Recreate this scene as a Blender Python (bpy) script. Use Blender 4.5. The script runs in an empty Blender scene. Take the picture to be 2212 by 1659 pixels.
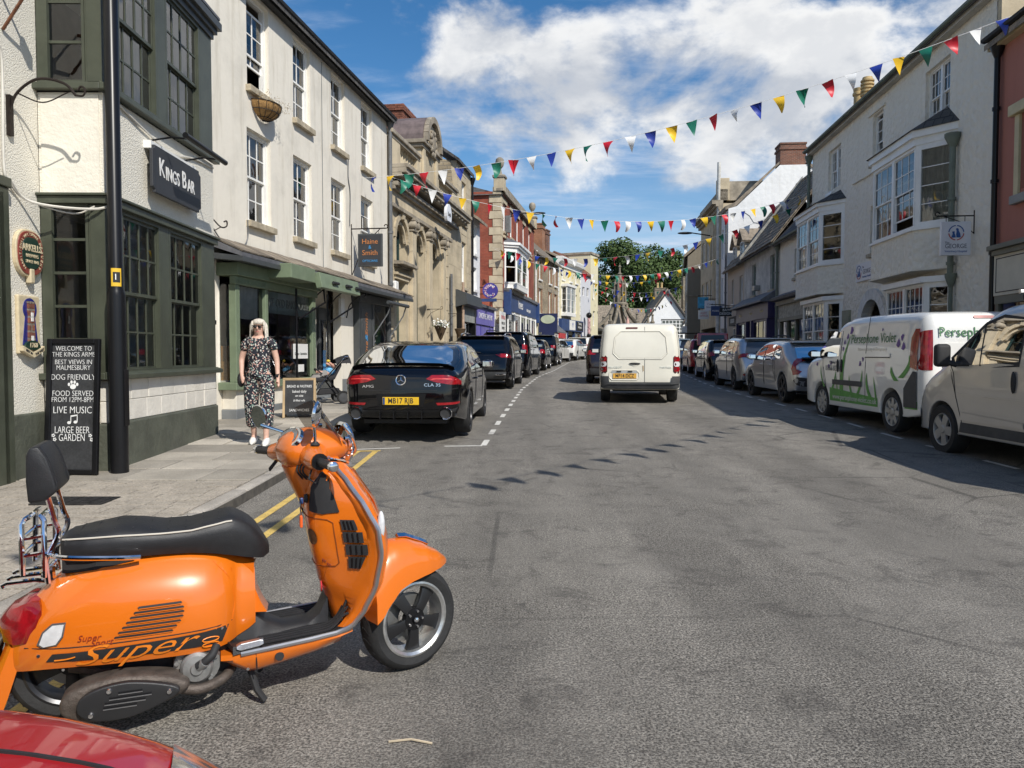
import bpy, bmesh, math, random
from mathutils import Vector, Matrix
from mathutils.geometry import delaunay_2d_cdt
R = math.radians
random.seed(7)
SC = bpy.context.scene
COL = SC.collection
CAM_H = 1.42
PITCH = R(2.26)
cam_data = bpy.data.cameras.new('camera')
cam_data.sensor_width = 36; cam_data.lens = 1661 / 2212 * 36
cam_data.clip_start = .05; cam_data.clip_end = 3000
cam = bpy.data.objects.new('camera', cam_data); COL.objects.link(cam)
cam.location = (0, 0, CAM_H); cam.rotation_euler = (R(90) - PITCH, 0, 0)
SC.camera = cam
SUN_DIR = Vector((-.42, .60, -.66)).normalized()          # the way the light travels
sl = bpy.data.lights.new('sun', 'SUN'); sl.energy = 2.9; sl.angle = R(.53); sl.color = (1, .955, .88)
so = bpy.data.objects.new('sun', sl); COL.objects.link(so); so.location = (20, -28, 32)
so.rotation_euler = SUN_DIR.to_track_quat('-Z', 'Y').to_euler()
SUN_EL = math.asin(-SUN_DIR.z); SUN_AZ = math.atan2(-SUN_DIR.x, -SUN_DIR.y)     # clockwise from +Y
SC.view_settings.view_transform = 'Standard'; SC.view_settings.look = 'None'
SC.view_settings.exposure = 0.72; SC.view_settings.gamma = 1
SC.view_settings.use_curve_mapping = False
SC.cycles.use_denoising = True
SC.cycles.max_bounces = 8; SC.cycles.transparent_max_bounces = 12
SC.cycles.sample_clamp_indirect = 6
W = bpy.data.worlds.new('World'); SC.world = W; W.use_nodes = True
nt = W.node_tree; nt.nodes.clear()
def N(t, kind, **kw):
    n = t.nodes.new(kind)
    for k, v in kw.items():
        if k in n.inputs.keys(): n.inputs[k].default_value = v
        else: setattr(n, k, v)
    return n
def lk(t, a, b): t.links.new(a, b)
def mth(t, op, a, b=None, c=None, clamp=False):
    n = t.nodes.new('ShaderNodeMath'); n.operation = op; n.use_clamp = clamp
    for i, x in enumerate((a, b, c)):
        if x is None: continue
        if isinstance(x, (int, float)): n.inputs[i].default_value = x
        else: t.links.new(x, n.inputs[i])
    return n.outputs[0]
def vmth(t, op, a, b):
    n = t.nodes.new('ShaderNodeVectorMath'); n.operation = op
    for i, x in enumerate((a, b)):
        if isinstance(x, (tuple, list, Vector)): n.inputs[i].default_value = x
        elif isinstance(x, (int, float)): n.inputs[i if op != 'SCALE' else 3].default_value = x
        else: t.links.new(x, n.inputs[i])
    return n
def mr(t, x, a, b, c=0., d=1., smooth=True):
    n = t.nodes.new('ShaderNodeMapRange'); n.clamp = True
    if smooth: n.interpolation_type = 'SMOOTHSTEP'
    t.links.new(x, n.inputs[0])
    for i, v in enumerate((a, b, c, d)): n.inputs[i + 1].default_value = v
    return n.outputs[0]
def mixc(t, f, a, b, blend='MIX'):
    n = t.nodes.new('ShaderNodeMix'); n.data_type = 'RGBA'; n.blend_type = blend
    if isinstance(f, (int, float)): n.inputs[0].default_value = f
    else: t.links.new(f, n.inputs[0])
    for i, x in ((6, a), (7, b)):
        if isinstance(x, (tuple, list)): n.inputs[i].default_value = (*x[:3], 1)
        else: t.links.new(x, n.inputs[i])
    return n.outputs[2]
def noise(t, vec, scale, detail=5, rough=.55, dist=0):
    n = N(t, 'ShaderNodeTexNoise', Scale=scale, Detail=detail, Roughness=rough, Distortion=dist)
    if vec is not None: t.links.new(vec, n.inputs['Vector'])
    return n.outputs['Fac']
SKY_STRENGTH = .15
sky = N(nt, 'ShaderNodeTexSky', sky_type='NISHITA', sun_disc=False, sun_elevation=SUN_EL, sun_rotation=SUN_AZ,
        altitude=80, air_density=1.0, dust_density=.35, ozone_density=2.2)
gen = nt.nodes.new('ShaderNodeTexCoord').outputs['Generated']
sep = nt.nodes.new('ShaderNodeSeparateXYZ'); lk(nt, gen, sep.inputs[0])
dz = sep.outputs[2]
def heap(dirv, rad, gain):
    d = Vector(dirv).normalized()
    dt = vmth(nt, 'DOT_PRODUCT', gen, d).outputs['Value']
    return mr(nt, dt, math.cos(R(rad)), 1.0, 0, gain)
def pxdir(u, v):
    a, b = (u - 1106) / 1661, (829.5 - v) / 1661
    return (a, math.cos(PITCH) + b * math.sin(PITCH), -math.sin(PITCH) + b * math.cos(PITCH))
sq = vmth(nt, 'MULTIPLY', gen, (1, 1, 1.7)).outputs[0]
def cum(vec):
    return mth(nt, 'ADD', mth(nt, 'MULTIPLY', noise(nt, vec, 5.2, 10, .58, .2), 1.15), -.075)
heaps = None
for u, v, r, g in ((1110, 205, 8, .24), (990, 235, 5.5, .2), (1270, 240, 7, .23), (1500, 215, 8.5, .23), (1630, 115, 8, .25), (1780, 175, 7.5, .24), (1430, 330, 9, .13), (2080, 110, 7, .2), (2330, 260, 11, .19)):
    h = heap(pxdir(u, v), r, g)
    heaps = h if heaps is None else mth(nt, 'MAXIMUM', heaps, h)
for az, el, r, g in ((75, 14, 11, .2), (110, 22, 12, .19), (150, 12, 10, .2), (190, 18, 12, .2), (235, 13, 11, .2), (280, 20, 12, .19), (318, 16, 8, .17)):
    h = heap((math.sin(R(az)) * math.cos(R(el)), math.cos(R(az)) * math.cos(R(el)), math.sin(R(el))), r, g)
    heaps = mth(nt, 'MAXIMUM', heaps, h)
c1 = cum(sq)
c2 = cum(vmth(nt, 'ADD', sq, tuple(-SUN_DIR * .07 + Vector((0, 0, .05)))).outputs[0])
dens = mth(nt, 'ADD', c1, heaps)
cmask = mr(nt, dens, .585, .80)
lit = mr(nt, mth(nt, 'SUBTRACT', c1, c2), -.10, .16, 0, 1)
fine = noise(nt, sq, 16, 6, .6)
lit = mth(nt, 'ADD', lit, mth(nt, 'MULTIPLY', mth(nt, 'SUBTRACT', fine, .5), .5), clamp=True)
thick = mr(nt, dens, .70, .90, 1, .45)
lit = mth(nt, 'MULTIPLY', lit, thick)
pl = nt.nodes.new('ShaderNodeVectorMath'); pl.operation = 'DIVIDE'; lk(nt, gen, pl.inputs[0])
zz = mth(nt, 'ADD', mth(nt, 'MAXIMUM', dz, 0), .1)
cb = nt.nodes.new('ShaderNodeCombineXYZ')
for i in range(3): lk(nt, zz, cb.inputs[i])
lk(nt, cb.outputs[0], pl.inputs[1])
wv = vmth(nt, 'MULTIPLY', pl.outputs[0], (1.0, 2.6, 0)).outputs[0]
wisp = mth(nt, 'MULTIPLY', mr(nt, noise(nt, wv, 1.1, 8, .62, .35), .44, .74), mr(nt, noise(nt, wv, 5.5, 5, .6), .3, .66, .25, 1))
low = mr(nt, dz, .02, .30, .62, .0)
veil = mth(nt, 'ADD', mth(nt, 'MULTIPLY', wisp, .62), mth(nt, 'MULTIPLY', low, mr(nt, noise(nt, wv, .8, 6, .6), .35, .65, .25, 1)), clamp=True)
hs = nt.nodes.new('ShaderNodeHueSaturation'); hs.inputs['Saturation'].default_value = 1.32; hs.inputs['Value'].default_value = .48
lk(nt, sky.outputs[0], hs.inputs['Color'])
CW = 1 / SKY_STRENGTH
skyv = mixc(nt, veil, hs.outputs[0], (.40 * CW, .455 * CW, .55 * CW))
cloudc = mixc(nt, lit, (.35 * CW, .37 * CW, .405 * CW), (.645 * CW, .64 * CW, .625 * CW))
full = mixc(nt, mth(nt, 'MULTIPLY', cmask, .96), skyv, cloudc)
bg = N(nt, 'ShaderNodeBackground', Strength=SKY_STRENGTH); lk(nt, full, bg.inputs[0])
wo = nt.nodes.new('ShaderNodeOutputWorld'); lk(nt, bg.outputs[0], wo.inputs[0])
MATS = {}
def mat(name, col, rough=.6, metal=0, var=.1, vs=2.5, bump=0, bs=30, coat=0, rnd=0, streak=0, dirt=0, dirtcol=(.06, .055, .045), fine=0, fs=120, spec=.5, emit=0, bd=.02):
    if name in MATS: return MATS[name]
    m = bpy.data.materials.new(name); m.use_nodes = True; t = m.node_tree
    b = t.nodes['Principled BSDF']
    b.inputs['Roughness'].default_value = rough; b.inputs['Metallic'].default_value = metal
    b.inputs['Specular IOR Level'].default_value = spec
    if coat: b.inputs['Coat Weight'].default_value = coat; b.inputs['Coat Roughness'].default_value = .03
    pos = t.nodes.new('ShaderNodeNewGeometry').outputs['Position']
    c = tuple(col)
    out = None
    if var:
        f = mr(t, noise(t, pos, vs, 6, .6), .3, .7)
        out = mixc(t, f, tuple(x * (1 - var) for x in c), tuple(min(1, x * (1 + var)) for x in c))
    if fine:
        f2 = mr(t, noise(t, pos, fs, 3, .6), .3, .7, 1 - fine, 1 + fine)
        out = mixc(t, 1.0, out if out else c, f2, 'MULTIPLY')
    if streak:
        sv = vmth(t, 'MULTIPLY', pos, (3.2, 3.2, .35)).outputs[0]
        f3 = mr(t, noise(t, sv, 1.6, 7, .65), .5, .78, 0, streak)
        out = mixc(t, f3, out if out else c, tuple(x * .45 for x in c))
    if dirt:
        f4 = mr(t, noise(t, pos, 1.3, 8, .7), .52, .72, 0, dirt)
        out = mixc(t, f4, out if out else c, dirtcol)
    if rnd:
        oi = t.nodes.new('ShaderNodeObjectInfo').outputs['Random']
        out = mixc(t, 1.0, out if out else c, mr(t, oi, 0, 1, 1 - rnd, 1 + rnd, False), 'MULTIPLY')
    if out is None: b.inputs['Base Color'].default_value = (*c, 1)
    else: lk(t, out, b.inputs['Base Color'])
    if bump:
        bn = N(t, 'ShaderNodeBump', Strength=bump, Distance=bd)
        lk(t, noise(t, pos, bs, 5, .6), bn.inputs['Height']); lk(t, bn.outputs[0], b.inputs['Normal'])
    if emit:
        b.inputs['Emission Color'].default_value = (*c, 1); b.inputs['Emission Strength'].default_value = emit
    MATS[name] = m
    return m
def brickmat(name, c1, c2, mortar, sx=.225, sz=.075, axis='xz', bumpy=.6, msize=.012, rough=.85):
    """masonry on an upright face; local object coordinates (x along the wall, z up)"""
    m = bpy.data.materials.new(name); m.use_nodes = True; t = m.node_tree; b = t.nodes['Principled BSDF']
    b.inputs['Roughness'].default_value = rough
    oc = t.nodes.new('ShaderNodeTexCoord').outputs['Object']
    sp = t.nodes.new('ShaderNodeSeparateXYZ'); lk(t, oc, sp.inputs[0])
    cm = t.nodes.new('ShaderNodeCombineXYZ')
    hx = mth(t, 'ADD', sp.outputs[0], sp.outputs[1])
    lk(t, hx, cm.inputs[0]); lk(t, sp.outputs[2], cm.inputs[1])
    wob = mixc(t, .012, cm.outputs[0], N(t, 'ShaderNodeTexNoise', Scale=6.).outputs['Color'], 'LINEAR_LIGHT')
    br = N(t, 'ShaderNodeTexBrick', Scale=1.0)
    br.inputs['Color1'].default_value = (*c1, 1); br.inputs['Color2'].default_value = (*c2, 1); br.inputs['Mortar'].default_value = (*mortar, 1)
    br.inputs['Mortar Size'].default_value = msize; br.inputs['Brick Width'].default_value = sx; br.inputs['Row Height'].default_value = sz
    br.inputs['Mortar Smooth'].default_value = .3; br.inputs['Bias'].default_value = 0
    lk(t, wob, br.inputs['Vector'])
    pos = t.nodes.new('ShaderNodeNewGeometry').outputs['Position']
    f = mr(t, noise(t, pos, 1.1, 8, .65), .3, .72, .68, 1.18)
    lk(t, mixc(t, 1, br.outputs['Color'], f, 'MULTIPLY'), b.inputs['Base Color'])
    bn = N(t, 'ShaderNodeBump', Strength=bumpy, Distance=.02)
    hh = mth(t, 'ADD', mth(t, 'MULTIPLY', br.outputs['Fac'], -1), mth(t, 'MULTIPLY', noise(t, pos, 24, 5, .65), .9))
    lk(t, hh, bn.inputs['Height']); lk(t, bn.outputs[0], b.inputs['Normal'])
    MATS[name] = m; return m
def glassmat(name, tint=(.75, .8, .78), ior=1.75, rough=.0, wav=0.):
    m = bpy.data.materials.new(name); m.use_nodes = True; t = m.node_tree; t.nodes.clear()
    tr = N(t, 'ShaderNodeBsdfTransparent'); tr.inputs[0].default_value = (*tint, 1)
    gl = N(t, 'ShaderNodeBsdfGlossy', Roughness=rough); gl.inputs[0].default_value = (1, 1, 1, 1)
    fr = N(t, 'ShaderNodeFresnel', IOR=ior)
    if wav:
        pos = t.nodes.new('ShaderNodeNewGeometry').outputs['Position']
        bn = N(t, 'ShaderNodeBump', Strength=wav, Distance=.02); lk(t, noise(t, pos, 3.5, 2, .5), bn.inputs['Height'])
        lk(t, bn.outputs[0], gl.inputs['Normal'])
    mx = t.nodes.new('ShaderNodeMixShader'); lk(t, fr.outputs[0], mx.inputs[0]); lk(t, tr.outputs[0], mx.inputs[1]); lk(t, gl.outputs[0], mx.inputs[2])
    o = t.nodes.new('ShaderNodeOutputMaterial'); lk(t, mx.outputs[0], o.inputs[0])
    MATS[name] = m; return m
def paint(name, col, metal=0., rough=.35, flake=0, dirt=0):
    m = mat(name, col, rough, metal, var=.03, vs=1.5, coat=1., dirt=dirt)
    return m
class MB:
    def __init__(s): s.v = []; s.f = []; s.M = None
    def add(s, vs, fs):
        o = len(s.v)
        if s.M is not None: vs = [s.M @ Vector(p) for p in vs]
        s.v += [tuple(p) for p in vs]; s.f += [tuple(i + o for i in f) for f in fs]
        return s
    def box(s, x0, x1, y0, y1, z0, z1):
        return s.add([(x0, y0, z0), (x1, y0, z0), (x1, y1, z0), (x0, y1, z0), (x0, y0, z1), (x1, y0, z1), (x1, y1, z1), (x0, y1, z1)],
                     [(3, 2, 1, 0), (4, 5, 6, 7), (0, 1, 5, 4), (1, 2, 6, 5), (2, 3, 7, 6), (3, 0, 4, 7)])
    def prism(s, poly, a0, a1, ax='y'):
        n = len(poly); g = {'y': lambda p, a: (p[0], a, p[1]), 'x': lambda p, a: (a, p[0], p[1]), 'z': lambda p, a: (p[0], p[1], a)}[ax]
        vs = [g(p, a0) for p in poly] + [g(p, a1) for p in poly]
        return s.add(vs, [tuple(range(n))[::-1], tuple(range(n, 2 * n))] + [(i, (i + 1) % n, n + (i + 1) % n, n + i) for i in range(n)])
    def tube(s, path, r, n=8, closed=False, flat=1.):
        P = [Vector(p) for p in path]; m = len(P); rs = r if isinstance(r, (list, tuple)) else [r] * m
        vs = []; up = None
        for i in range(m):
            a = P[(i - 1) % m] if (closed or i) else P[i]; b = P[(i + 1) % m] if (closed or i < m - 1) else P[i]
            t = (b - a); t = t.normalized() if t.length > 1e-9 else Vector((0, 0, 1))
            if up is None:
                up = t.orthogonal().normalized()
                if abs(t.z) < .95: up = (Vector((0, 0, 1)) - t * t.z).normalized()
            else:
                up = up - t * up.dot(t); up = up.normalized() if up.length > 1e-6 else t.orthogonal().normalized()
            sd = t.cross(up)
            for k in range(n):
                an = 2 * math.pi * (k + .5) / n
                vs.append(P[i] + (sd * math.cos(an) + up * math.sin(an) * flat) * rs[i])
        fs = []
        for i in range(m if closed else m - 1):
            j = (i + 1) % m
            for k in range(n): fs.append((i * n + k, i * n + (k + 1) % n, j * n + (k + 1) % n, j * n + k))
        if not closed: fs += [tuple(range(n))[::-1], tuple((m - 1) * n + k for k in range(n))]
        return s.add(vs, fs)
    def lathe(s, prof, n=24, c=(0, 0, 0), ax='z', a0=0, a1=360):
        full = abs(a1 - a0) >= 359.9; m = n if full else n + 1; vs = []
        for r, h in prof:
            for k in range(m):
                a = R(a0 + (a1 - a0) * k / n); x, y = r * math.cos(a), r * math.sin(a)
                p = {'z': (x, y, h), 'y': (x, h, y), 'x': (h, x, y)}[ax]
                vs.append((p[0] + c[0], p[1] + c[1], p[2] + c[2]))
        fs = []
        for i in range(len(prof) - 1):
            for k in range(n):
                k2 = (k + 1) % m
                fs.append((i * m + k, i * m + k2, (i + 1) * m + k2, (i + 1) * m + k))
        return s.add(vs, fs)
    def grid(s, fn, nu, nv, cu=False, cv=False):
        vs = [fn(i / (nu if cu else nu - 1), j / (nv if cv else nv - 1)) for i in range(nu) for j in range(nv)]; fs = []
        for i in range(nu if cu else nu - 1):
            for j in range(nv if cv else nv - 1):
                i2 = (i + 1) % nu; j2 = (j + 1) % nv
                fs.append((i * nv + j, i2 * nv + j, i2 * nv + j2, i * nv + j2))
        return s.add(vs, fs)
    def ell(s, c, r, nu=14, nv=9):
        def f(a, b):
            t, p = a * 2 * math.pi, (b - .5) * math.pi
            return (c[0] + r[0] * math.cos(p) * math.cos(t), c[1] + r[1] * math.cos(p) * math.sin(t), c[2] + r[2] * math.sin(p))
        return s.grid(f, nu, nv, cu=True)
    def ring(s, sections, cap=True):
        """sections: lists of points, all the same length, closed round"""
        n = len(sections[0]); vs = [p for sec in sections for p in sec]; fs = []
        for i in range(len(sections) - 1):
            for k in range(n): fs.append((i * n + k, i * n + (k + 1) % n, (i + 1) * n + (k + 1) % n, (i + 1) * n + k))
        if cap: fs += [tuple(range(n))[::-1], tuple((len(sections) - 1) * n + k for k in range(n))]
        return s.add(vs, fs)
    def mesh(s, name, smooth=False, bevel=0, fix=True, ang=38, merge=0, segs=2):
        me = bpy.data.meshes.new(name); me.from_pydata(s.v, [], s.f)
        if bevel or fix or merge:
            bm = bmesh.new(); bm.from_mesh(me)
            if merge: bmesh.ops.remove_doubles(bm, verts=bm.verts, dist=merge)
            if bevel:
                ed = [e for e in bm.edges if len(e.link_faces) == 2 and e.calc_face_angle(0) > .5]
                bmesh.ops.bevel(bm, geom=ed, offset=bevel, segments=segs, profile=.5, affect='EDGES', clamp_overlap=True)
            if fix: bmesh.ops.recalc_face_normals(bm, faces=bm.faces)
            bm.to_mesh(me); bm.free()
        if smooth:
            me.shade_smooth(); me.set_sharp_from_angle(angle=R(ang))
        me.update(); return me
    def build(s, name, m, parent=None, smooth=False, bevel=0, fix=True, ang=38, merge=0, loc=None, segs=2):
        return link(name, s.mesh(name, smooth, bevel, fix, ang, merge, segs), m, parent, loc)
def link(name, me, m=None, parent=None, loc=None, rot=None, scale=None):
    o = bpy.data.objects.new(name, me); COL.objects.link(o)
    if m is not None and not me.materials: me.materials.append(m)
    if parent is not None: o.parent = parent
    if loc is not None: o.location = loc
    if rot is not None: o.rotation_euler = rot
    if scale is not None: o.scale = scale
    return o
def B(*a):
    """a box builder in one call"""
    return MB().box(*a)
def thing(name, label, cat, loc=(0, 0, 0), rz=0, group=None, parent=None):
    o = bpy.data.objects.new(name, None); COL.objects.link(o); o.empty_display_size = .1
    o.location = loc; o.rotation_euler = (0, 0, rz); o['label'] = label; o['category'] = cat
    if group: o['group'] = group
    return o
def node(name, parent, loc=(0, 0, 0), rot=(0, 0, 0)):
    o = bpy.data.objects.new(name, None); COL.objects.link(o); o.parent = parent; o.location = loc; o.rotation_euler = rot; o.empty_display_size = .05
    return o
def tag(o, label=None, cat=None, group=None, kind=None):
    if label: o['label'] = label
    if cat: o['category'] = cat
    if group: o['group'] = group
    if kind: o['kind'] = kind
    return o
def copy_tree(o, parent=None):
    c = o.copy(); COL.objects.link(c); c.parent = parent
    for ch in list(o.children): copy_tree(ch, c)
    return c
def text(body, size, m, parent, loc, rot=(R(90), 0, 0), name='lettering', ext=.002, align='CENTER', space=1., sx=1., shear=0, bold=0, line=1.):
    cu = bpy.data.curves.new(name, 'FONT'); cu.body = body; cu.size = size; cu.extrude = ext
    cu.align_x = align; cu.align_y = 'CENTER'; cu.space_character = space; cu.shear = shear; cu.offset = bold; cu.space_line = line
    cu.resolution_u = 3
    tmp = bpy.data.objects.new(name, cu); COL.objects.link(tmp)
    me = bpy.data.meshes.new_from_object(tmp); me.name = name
    bpy.data.objects.remove(tmp); bpy.data.curves.remove(cu)
    me.materials.clear(); me.materials.append(m)
    o = bpy.data.objects.new(name, me); COL.objects.link(o); o.parent = parent; o.location = loc; o.rotation_euler = rot; o.scale = (sx, 1, 1)
    return o
def px(u, v, y):
    d = pxdir(u, v); return Vector((d[0] / d[1] * y, y, CAM_H + d[2] / d[1] * y))
def interp(tab, x):
    if x <= tab[0][0]: return tab[0][1]
    for (a, p), (b, q) in zip(tab, tab[1:]):
        if x <= b: return p + (q - p) * (x - a) / (b - a)
    return tab[-1][1]
GZ = ((-40, 0), (4, 0), (7, .02), (11, .115), (14, .23), (17, .30), (23, .35), (30, .50), (36, .62), (48, .86), (56, 1.03), (70, 1.2), (95, 1.4), (400, 1.4))
def gz(y):
    return (interp(GZ, y - 1.5) + 2 * interp(GZ, y) + interp(GZ, y + 1.5)) / 4
def spline(pts, n=6, closed=False):
    P = [Vector(p) for p in pts]; out = []; m = len(P)
    for i in range(m if closed else m - 1):
        p0 = P[(i - 1) % m] if (closed or i) else P[0] * 2 - P[1]; p1 = P[i]; p2 = P[(i + 1) % m]
        p3 = P[(i + 2) % m] if (closed or i < m - 2) else P[-1] * 2 - P[-2]
        for k in range(n):
            t = k / n
            out.append(.5 * ((2 * p1) + (p2 - p0) * t + (2 * p0 - 5 * p1 + 4 * p2 - p3) * t * t + (3 * p1 - p0 - 3 * p2 + p3) * t ** 3))
    if not closed: out.append(P[-1])
    return out
# ================================================================== common materials
def asphalt():
    m = bpy.data.materials.new('asphalt'); m.use_nodes = True; t = m.node_tree; b = t.nodes['Principled BSDF']
    pos = t.nodes.new('ShaderNodeNewGeometry').outputs['Position']
    flat = vmth(t, 'MULTIPLY', pos, (1, 1, 0)).outputs[0]
    chip = noise(t, flat, 95, 4, .7)
    chip2 = noise(t, flat, 38, 4, .65)
    patch = noise(t, flat, .55, 7, .62, .4)
    lane = noise(t, vmth(t, 'MULTIPLY', flat, (1.3, .16, 0)).outputs[0], 1.0, 6, .6)
    c = mixc(t, mr(t, chip, .39, .61), (.052, .047, .041), (.37, .342, .295))
    c = mixc(t, 1, c, mr(t, chip2, .25, .7, .55, 1.25), 'MULTIPLY')
    c = mixc(t, mr(t, patch, .35, .68, 0, .6), c, (.205, .190, .165))
    c = mixc(t, 1, c, mr(t, lane, .3, .7, .80, 1.14), 'MULTIPLY')
    c = mixc(t, 1, c, mr(t, noise(t, flat, 1.4, 5, .7, 1.2), .36, .64, .90, 1.05), 'MULTIPLY')
    stain = mr(t, noise(t, flat, 1.9, 6, .7, .8), .59, .73, 0, .6)
    c = mixc(t, stain, c, (.028, .027, .026))
    wv_ = mixc(t, .22, flat, N(t, 'ShaderNodeTexNoise', Scale=1.1, Detail=6.).outputs['Color'], 'LINEAR_LIGHT')
    vo = N(t, 'ShaderNodeTexVoronoi', Scale=.42, feature='DISTANCE_TO_EDGE'); lk(t, wv_, vo.inputs['Vector'])
    crack = mth(t, 'MULTIPLY', mr(t, vo.outputs['Distance'], .003, .010, .55, 0), mr(t, noise(t, flat, .3, 3), .48, .6))
    c = mixc(t, crack, c, (.03, .028, .026))
    sx_ = t.nodes.new('ShaderNodeSeparateXYZ'); lk(t, pos, sx_.inputs[0])
    trk = mth(t, 'SINE', mth(t, 'MULTIPLY', mth(t, 'SUBTRACT', sx_.outputs[0], mth(t, 'MULTIPLY', sx_.outputs[1], .05)), 3.9))
    c = mixc(t, 1, c, mr(t, trk, -1, 1, .93, 1.07), 'MULTIPLY')
    near_ = mr(t, noise(t, flat, 2.6, 5, .75, .6), .5, .68, 0, .5)
    c = mixc(t, near_, c, (.055, .05, .045))
    spk = mr(t, noise(t, flat, 160, 2, .5), .74, .80)
    c = mixc(t, spk, c, (.42, .40, .36))
    lk(t, c, b.inputs['Base Color']); b.inputs['Roughness'].default_value = .82
    b.inputs['Specular IOR Level'].default_value = .35
    bn = N(t, 'ShaderNodeBump', Strength=.75, Distance=.012)
    lk(t, mth(t, 'ADD', chip, mth(t, 'MULTIPLY', chip2, .8)), bn.inputs['Height']); lk(t, bn.outputs[0], b.inputs['Normal'])
    MATS['asphalt'] = m; return m
ASPH = asphalt()
EARTH = mat('earth', (.09, .085, .07), .95, var=.3)
FLAG = mat('flagstone', (.36, .325, .27), .85, var=.14, vs=2.2, rnd=.3, fine=.16, fs=70, bump=.35, bs=55, dirt=.3, dirtcol=(.16, .14, .12))
SETT = mat('sett_stone', (.38, .335, .275), .9, var=.14, vs=4, fine=.25, fs=60, bump=.6, bs=70, dirt=.35, dirtcol=(.1, .09, .08))
KERB = mat('kerb_granite', (.33, .30, .26), .85, var=.2, vs=3, fine=.2, fs=90, bump=.3, bs=60, rnd=.12, dirt=.3, dirtcol=(.12, .11, .1))
JOINT = mat('joint_sand', (.085, .075, .062), .95, var=.3, vs=9)
WLINE = mat('white_road_paint', (.62, .60, .55), .8, var=.12, vs=9, dirt=.5, dirtcol=(.2, .19, .18), fine=.2, fs=80)
YLINE = mat('yellow_road_paint', (.60, .42, .12), .8, var=.15, vs=8, dirt=.5, dirtcol=(.2, .17, .1), fine=.2, fs=80)
WHITE = mat('white_gloss', (.80, .79, .75), .4, var=.06, vs=2, dirt=.1, dirtcol=(.4, .38, .34))
BLACK = mat('black_satin', (.008, .008, .009), .32, var=.15, spec=.3)
BLACKM = mat('black_matt', (.02, .02, .021), .7, var=.2, vs=6)
RUBBER = mat('tyre_rubber', (.018, .018, .018), .8, var=.25, vs=9, bump=.2, bs=60)
CHROME = mat('chrome', (.82, .82, .84), .07, 1, var=0)
ALLOY = mat('alloy', (.55, .55, .56), .3, .9, var=.06)
STEEL = mat('grey_steel', (.28, .28, .27), .45, .8, var=.15, vs=9)
GLASS = glassmat('window_glass', (.62, .66, .64), 1.9, 0, .12)
SHOPGL = glassmat('shop_glass', (.80, .84, .82), 1.6, 0, .05)
CARGL = glassmat('car_glass', (.10, .115, .12), 1.5)
CLEARGL = glassmat('clear_lens', (.88, .88, .88), 1.6)
SMOKE = glassmat('smoked_screen', (.42, .40, .38), 1.12)
REDGL = mat('red_lens', (.26, .006, .01), .15, var=.3, vs=18, coat=.6)
# ================================================================== ground, road
KL = ((-30, -2.75), (2, -2.6), (7, -2.5), (11, -2.45), (18, -2.0), (23, -1.75), (30, -1.05), (36, -.1), (48, 1.5), (56, 3.8), (70, 7.9), (84, 12.5))
KR = ((-30, 8.4), (8, 8.1), (12, 8.0), (18.5, 8.1), (25.9, 8.6), (33, 9.4), (50, 11.6), (57, 12.4), (60, 12.6), (80, 17.5), (84, 30))
def sheet(xs, ys, zf):
    b = MB(); n = len(xs)
    b.v = [(x, y, zf(x, y)) for y in ys for x in xs]
    b.f = [(j * n + i, j * n + i + 1, (j + 1) * n + i + 1, (j + 1) * n + i) for j in range(len(ys) - 1) for i in range(n - 1)]
    return b
ys_ = [-60, -30, -10] + [i * 1. for i in range(-4, 60)] + [62 + i * 4 for i in range(12)] + [120, 160, 250, 500, 1200]
tag(sheet([-600, -150, -40, -12, 0, 12, 40, 150, 600], ys_, lambda x, y: gz(y) - .035).build('ground', EARTH, fix=False), kind='structure')
ry = [-60, -30, -10] + [i * .5 for i in range(-8, 116)] + [60 + i * 2 for i in range(12)] + [90, 110, 140]
rb = MB()
for y in ry:
    a, c = interp(KL, y) - .06, interp(KR, y) + .06
    for k in range(9):
        x = a + (c - a) * k / 8
        rb.v.append((x, y, gz(y)))
rb.f = [(j * 9 + i, j * 9 + i + 1, (j + 1) * 9 + i + 1, (j + 1) * 9 + i) for j in range(len(ry) - 1) for i in range(8)]
ROAD = tag(rb.build('road', ASPH, fix=False), kind='structure')
def strip(name, pts, w, m, n=4):
    """painted strip along a polyline of (x,y)"""
    b = MB(); P = []
    for (x0, y0), (x1, y1) in zip(pts, pts[1:]):
        for k in range(n): P.append((x0 + (x1 - x0) * k / n, y0 + (y1 - y0) * k / n))
    P.append(pts[-1])
    for i, (x, y) in enumerate(P):
        a = P[max(i - 1, 0)]; c = P[min(i + 1, len(P) - 1)]
        d = Vector((c[0] - a[0], c[1] - a[1])).normalized(); nn = Vector((-d.y, d.x)) * w / 2
        for s in (1, -1):
            X, Y = x + nn.x * s, y + nn.y * s
            b.v.append((X, Y, gz(Y) + .005))
    b.f = [(2 * i, 2 * i + 1, 2 * i + 3, 2 * i + 2) for i in range(len(P) - 1)]
    return b.build(name, m, ROAD, fix=False)
DL = ((10.6, -.42), (17, -.02), (23, .3), (30, 1.0), (36, 1.95), (48, 3.55), (56, 5.9), (70, 10.))
DR = ((6, 5.95), (8, 5.95), (12, 5.85), (18.5, 5.95), (25.9, 6.5), (33, 7.3), (57, 10.4))
y = 10.85
strip('bay_line', [(-.95, 10.78), (-.42, 10.82)], .075, WLINE); strip('bay_line', [(-2.25, 10.45), (-1.55, 10.62)], .06, WLINE)
while y < 66:
    strip('dash', [(interp(DL, y), y), (interp(DL, y + .55), y + .55)], .085, WLINE, 2); y += 1.15
y = 6.4
while y < 48:
    strip('dash', [(interp(DR, y), y), (interp(DR, y + .62), y + .62)], .07, WLINE, 2); y += 1.28
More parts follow.
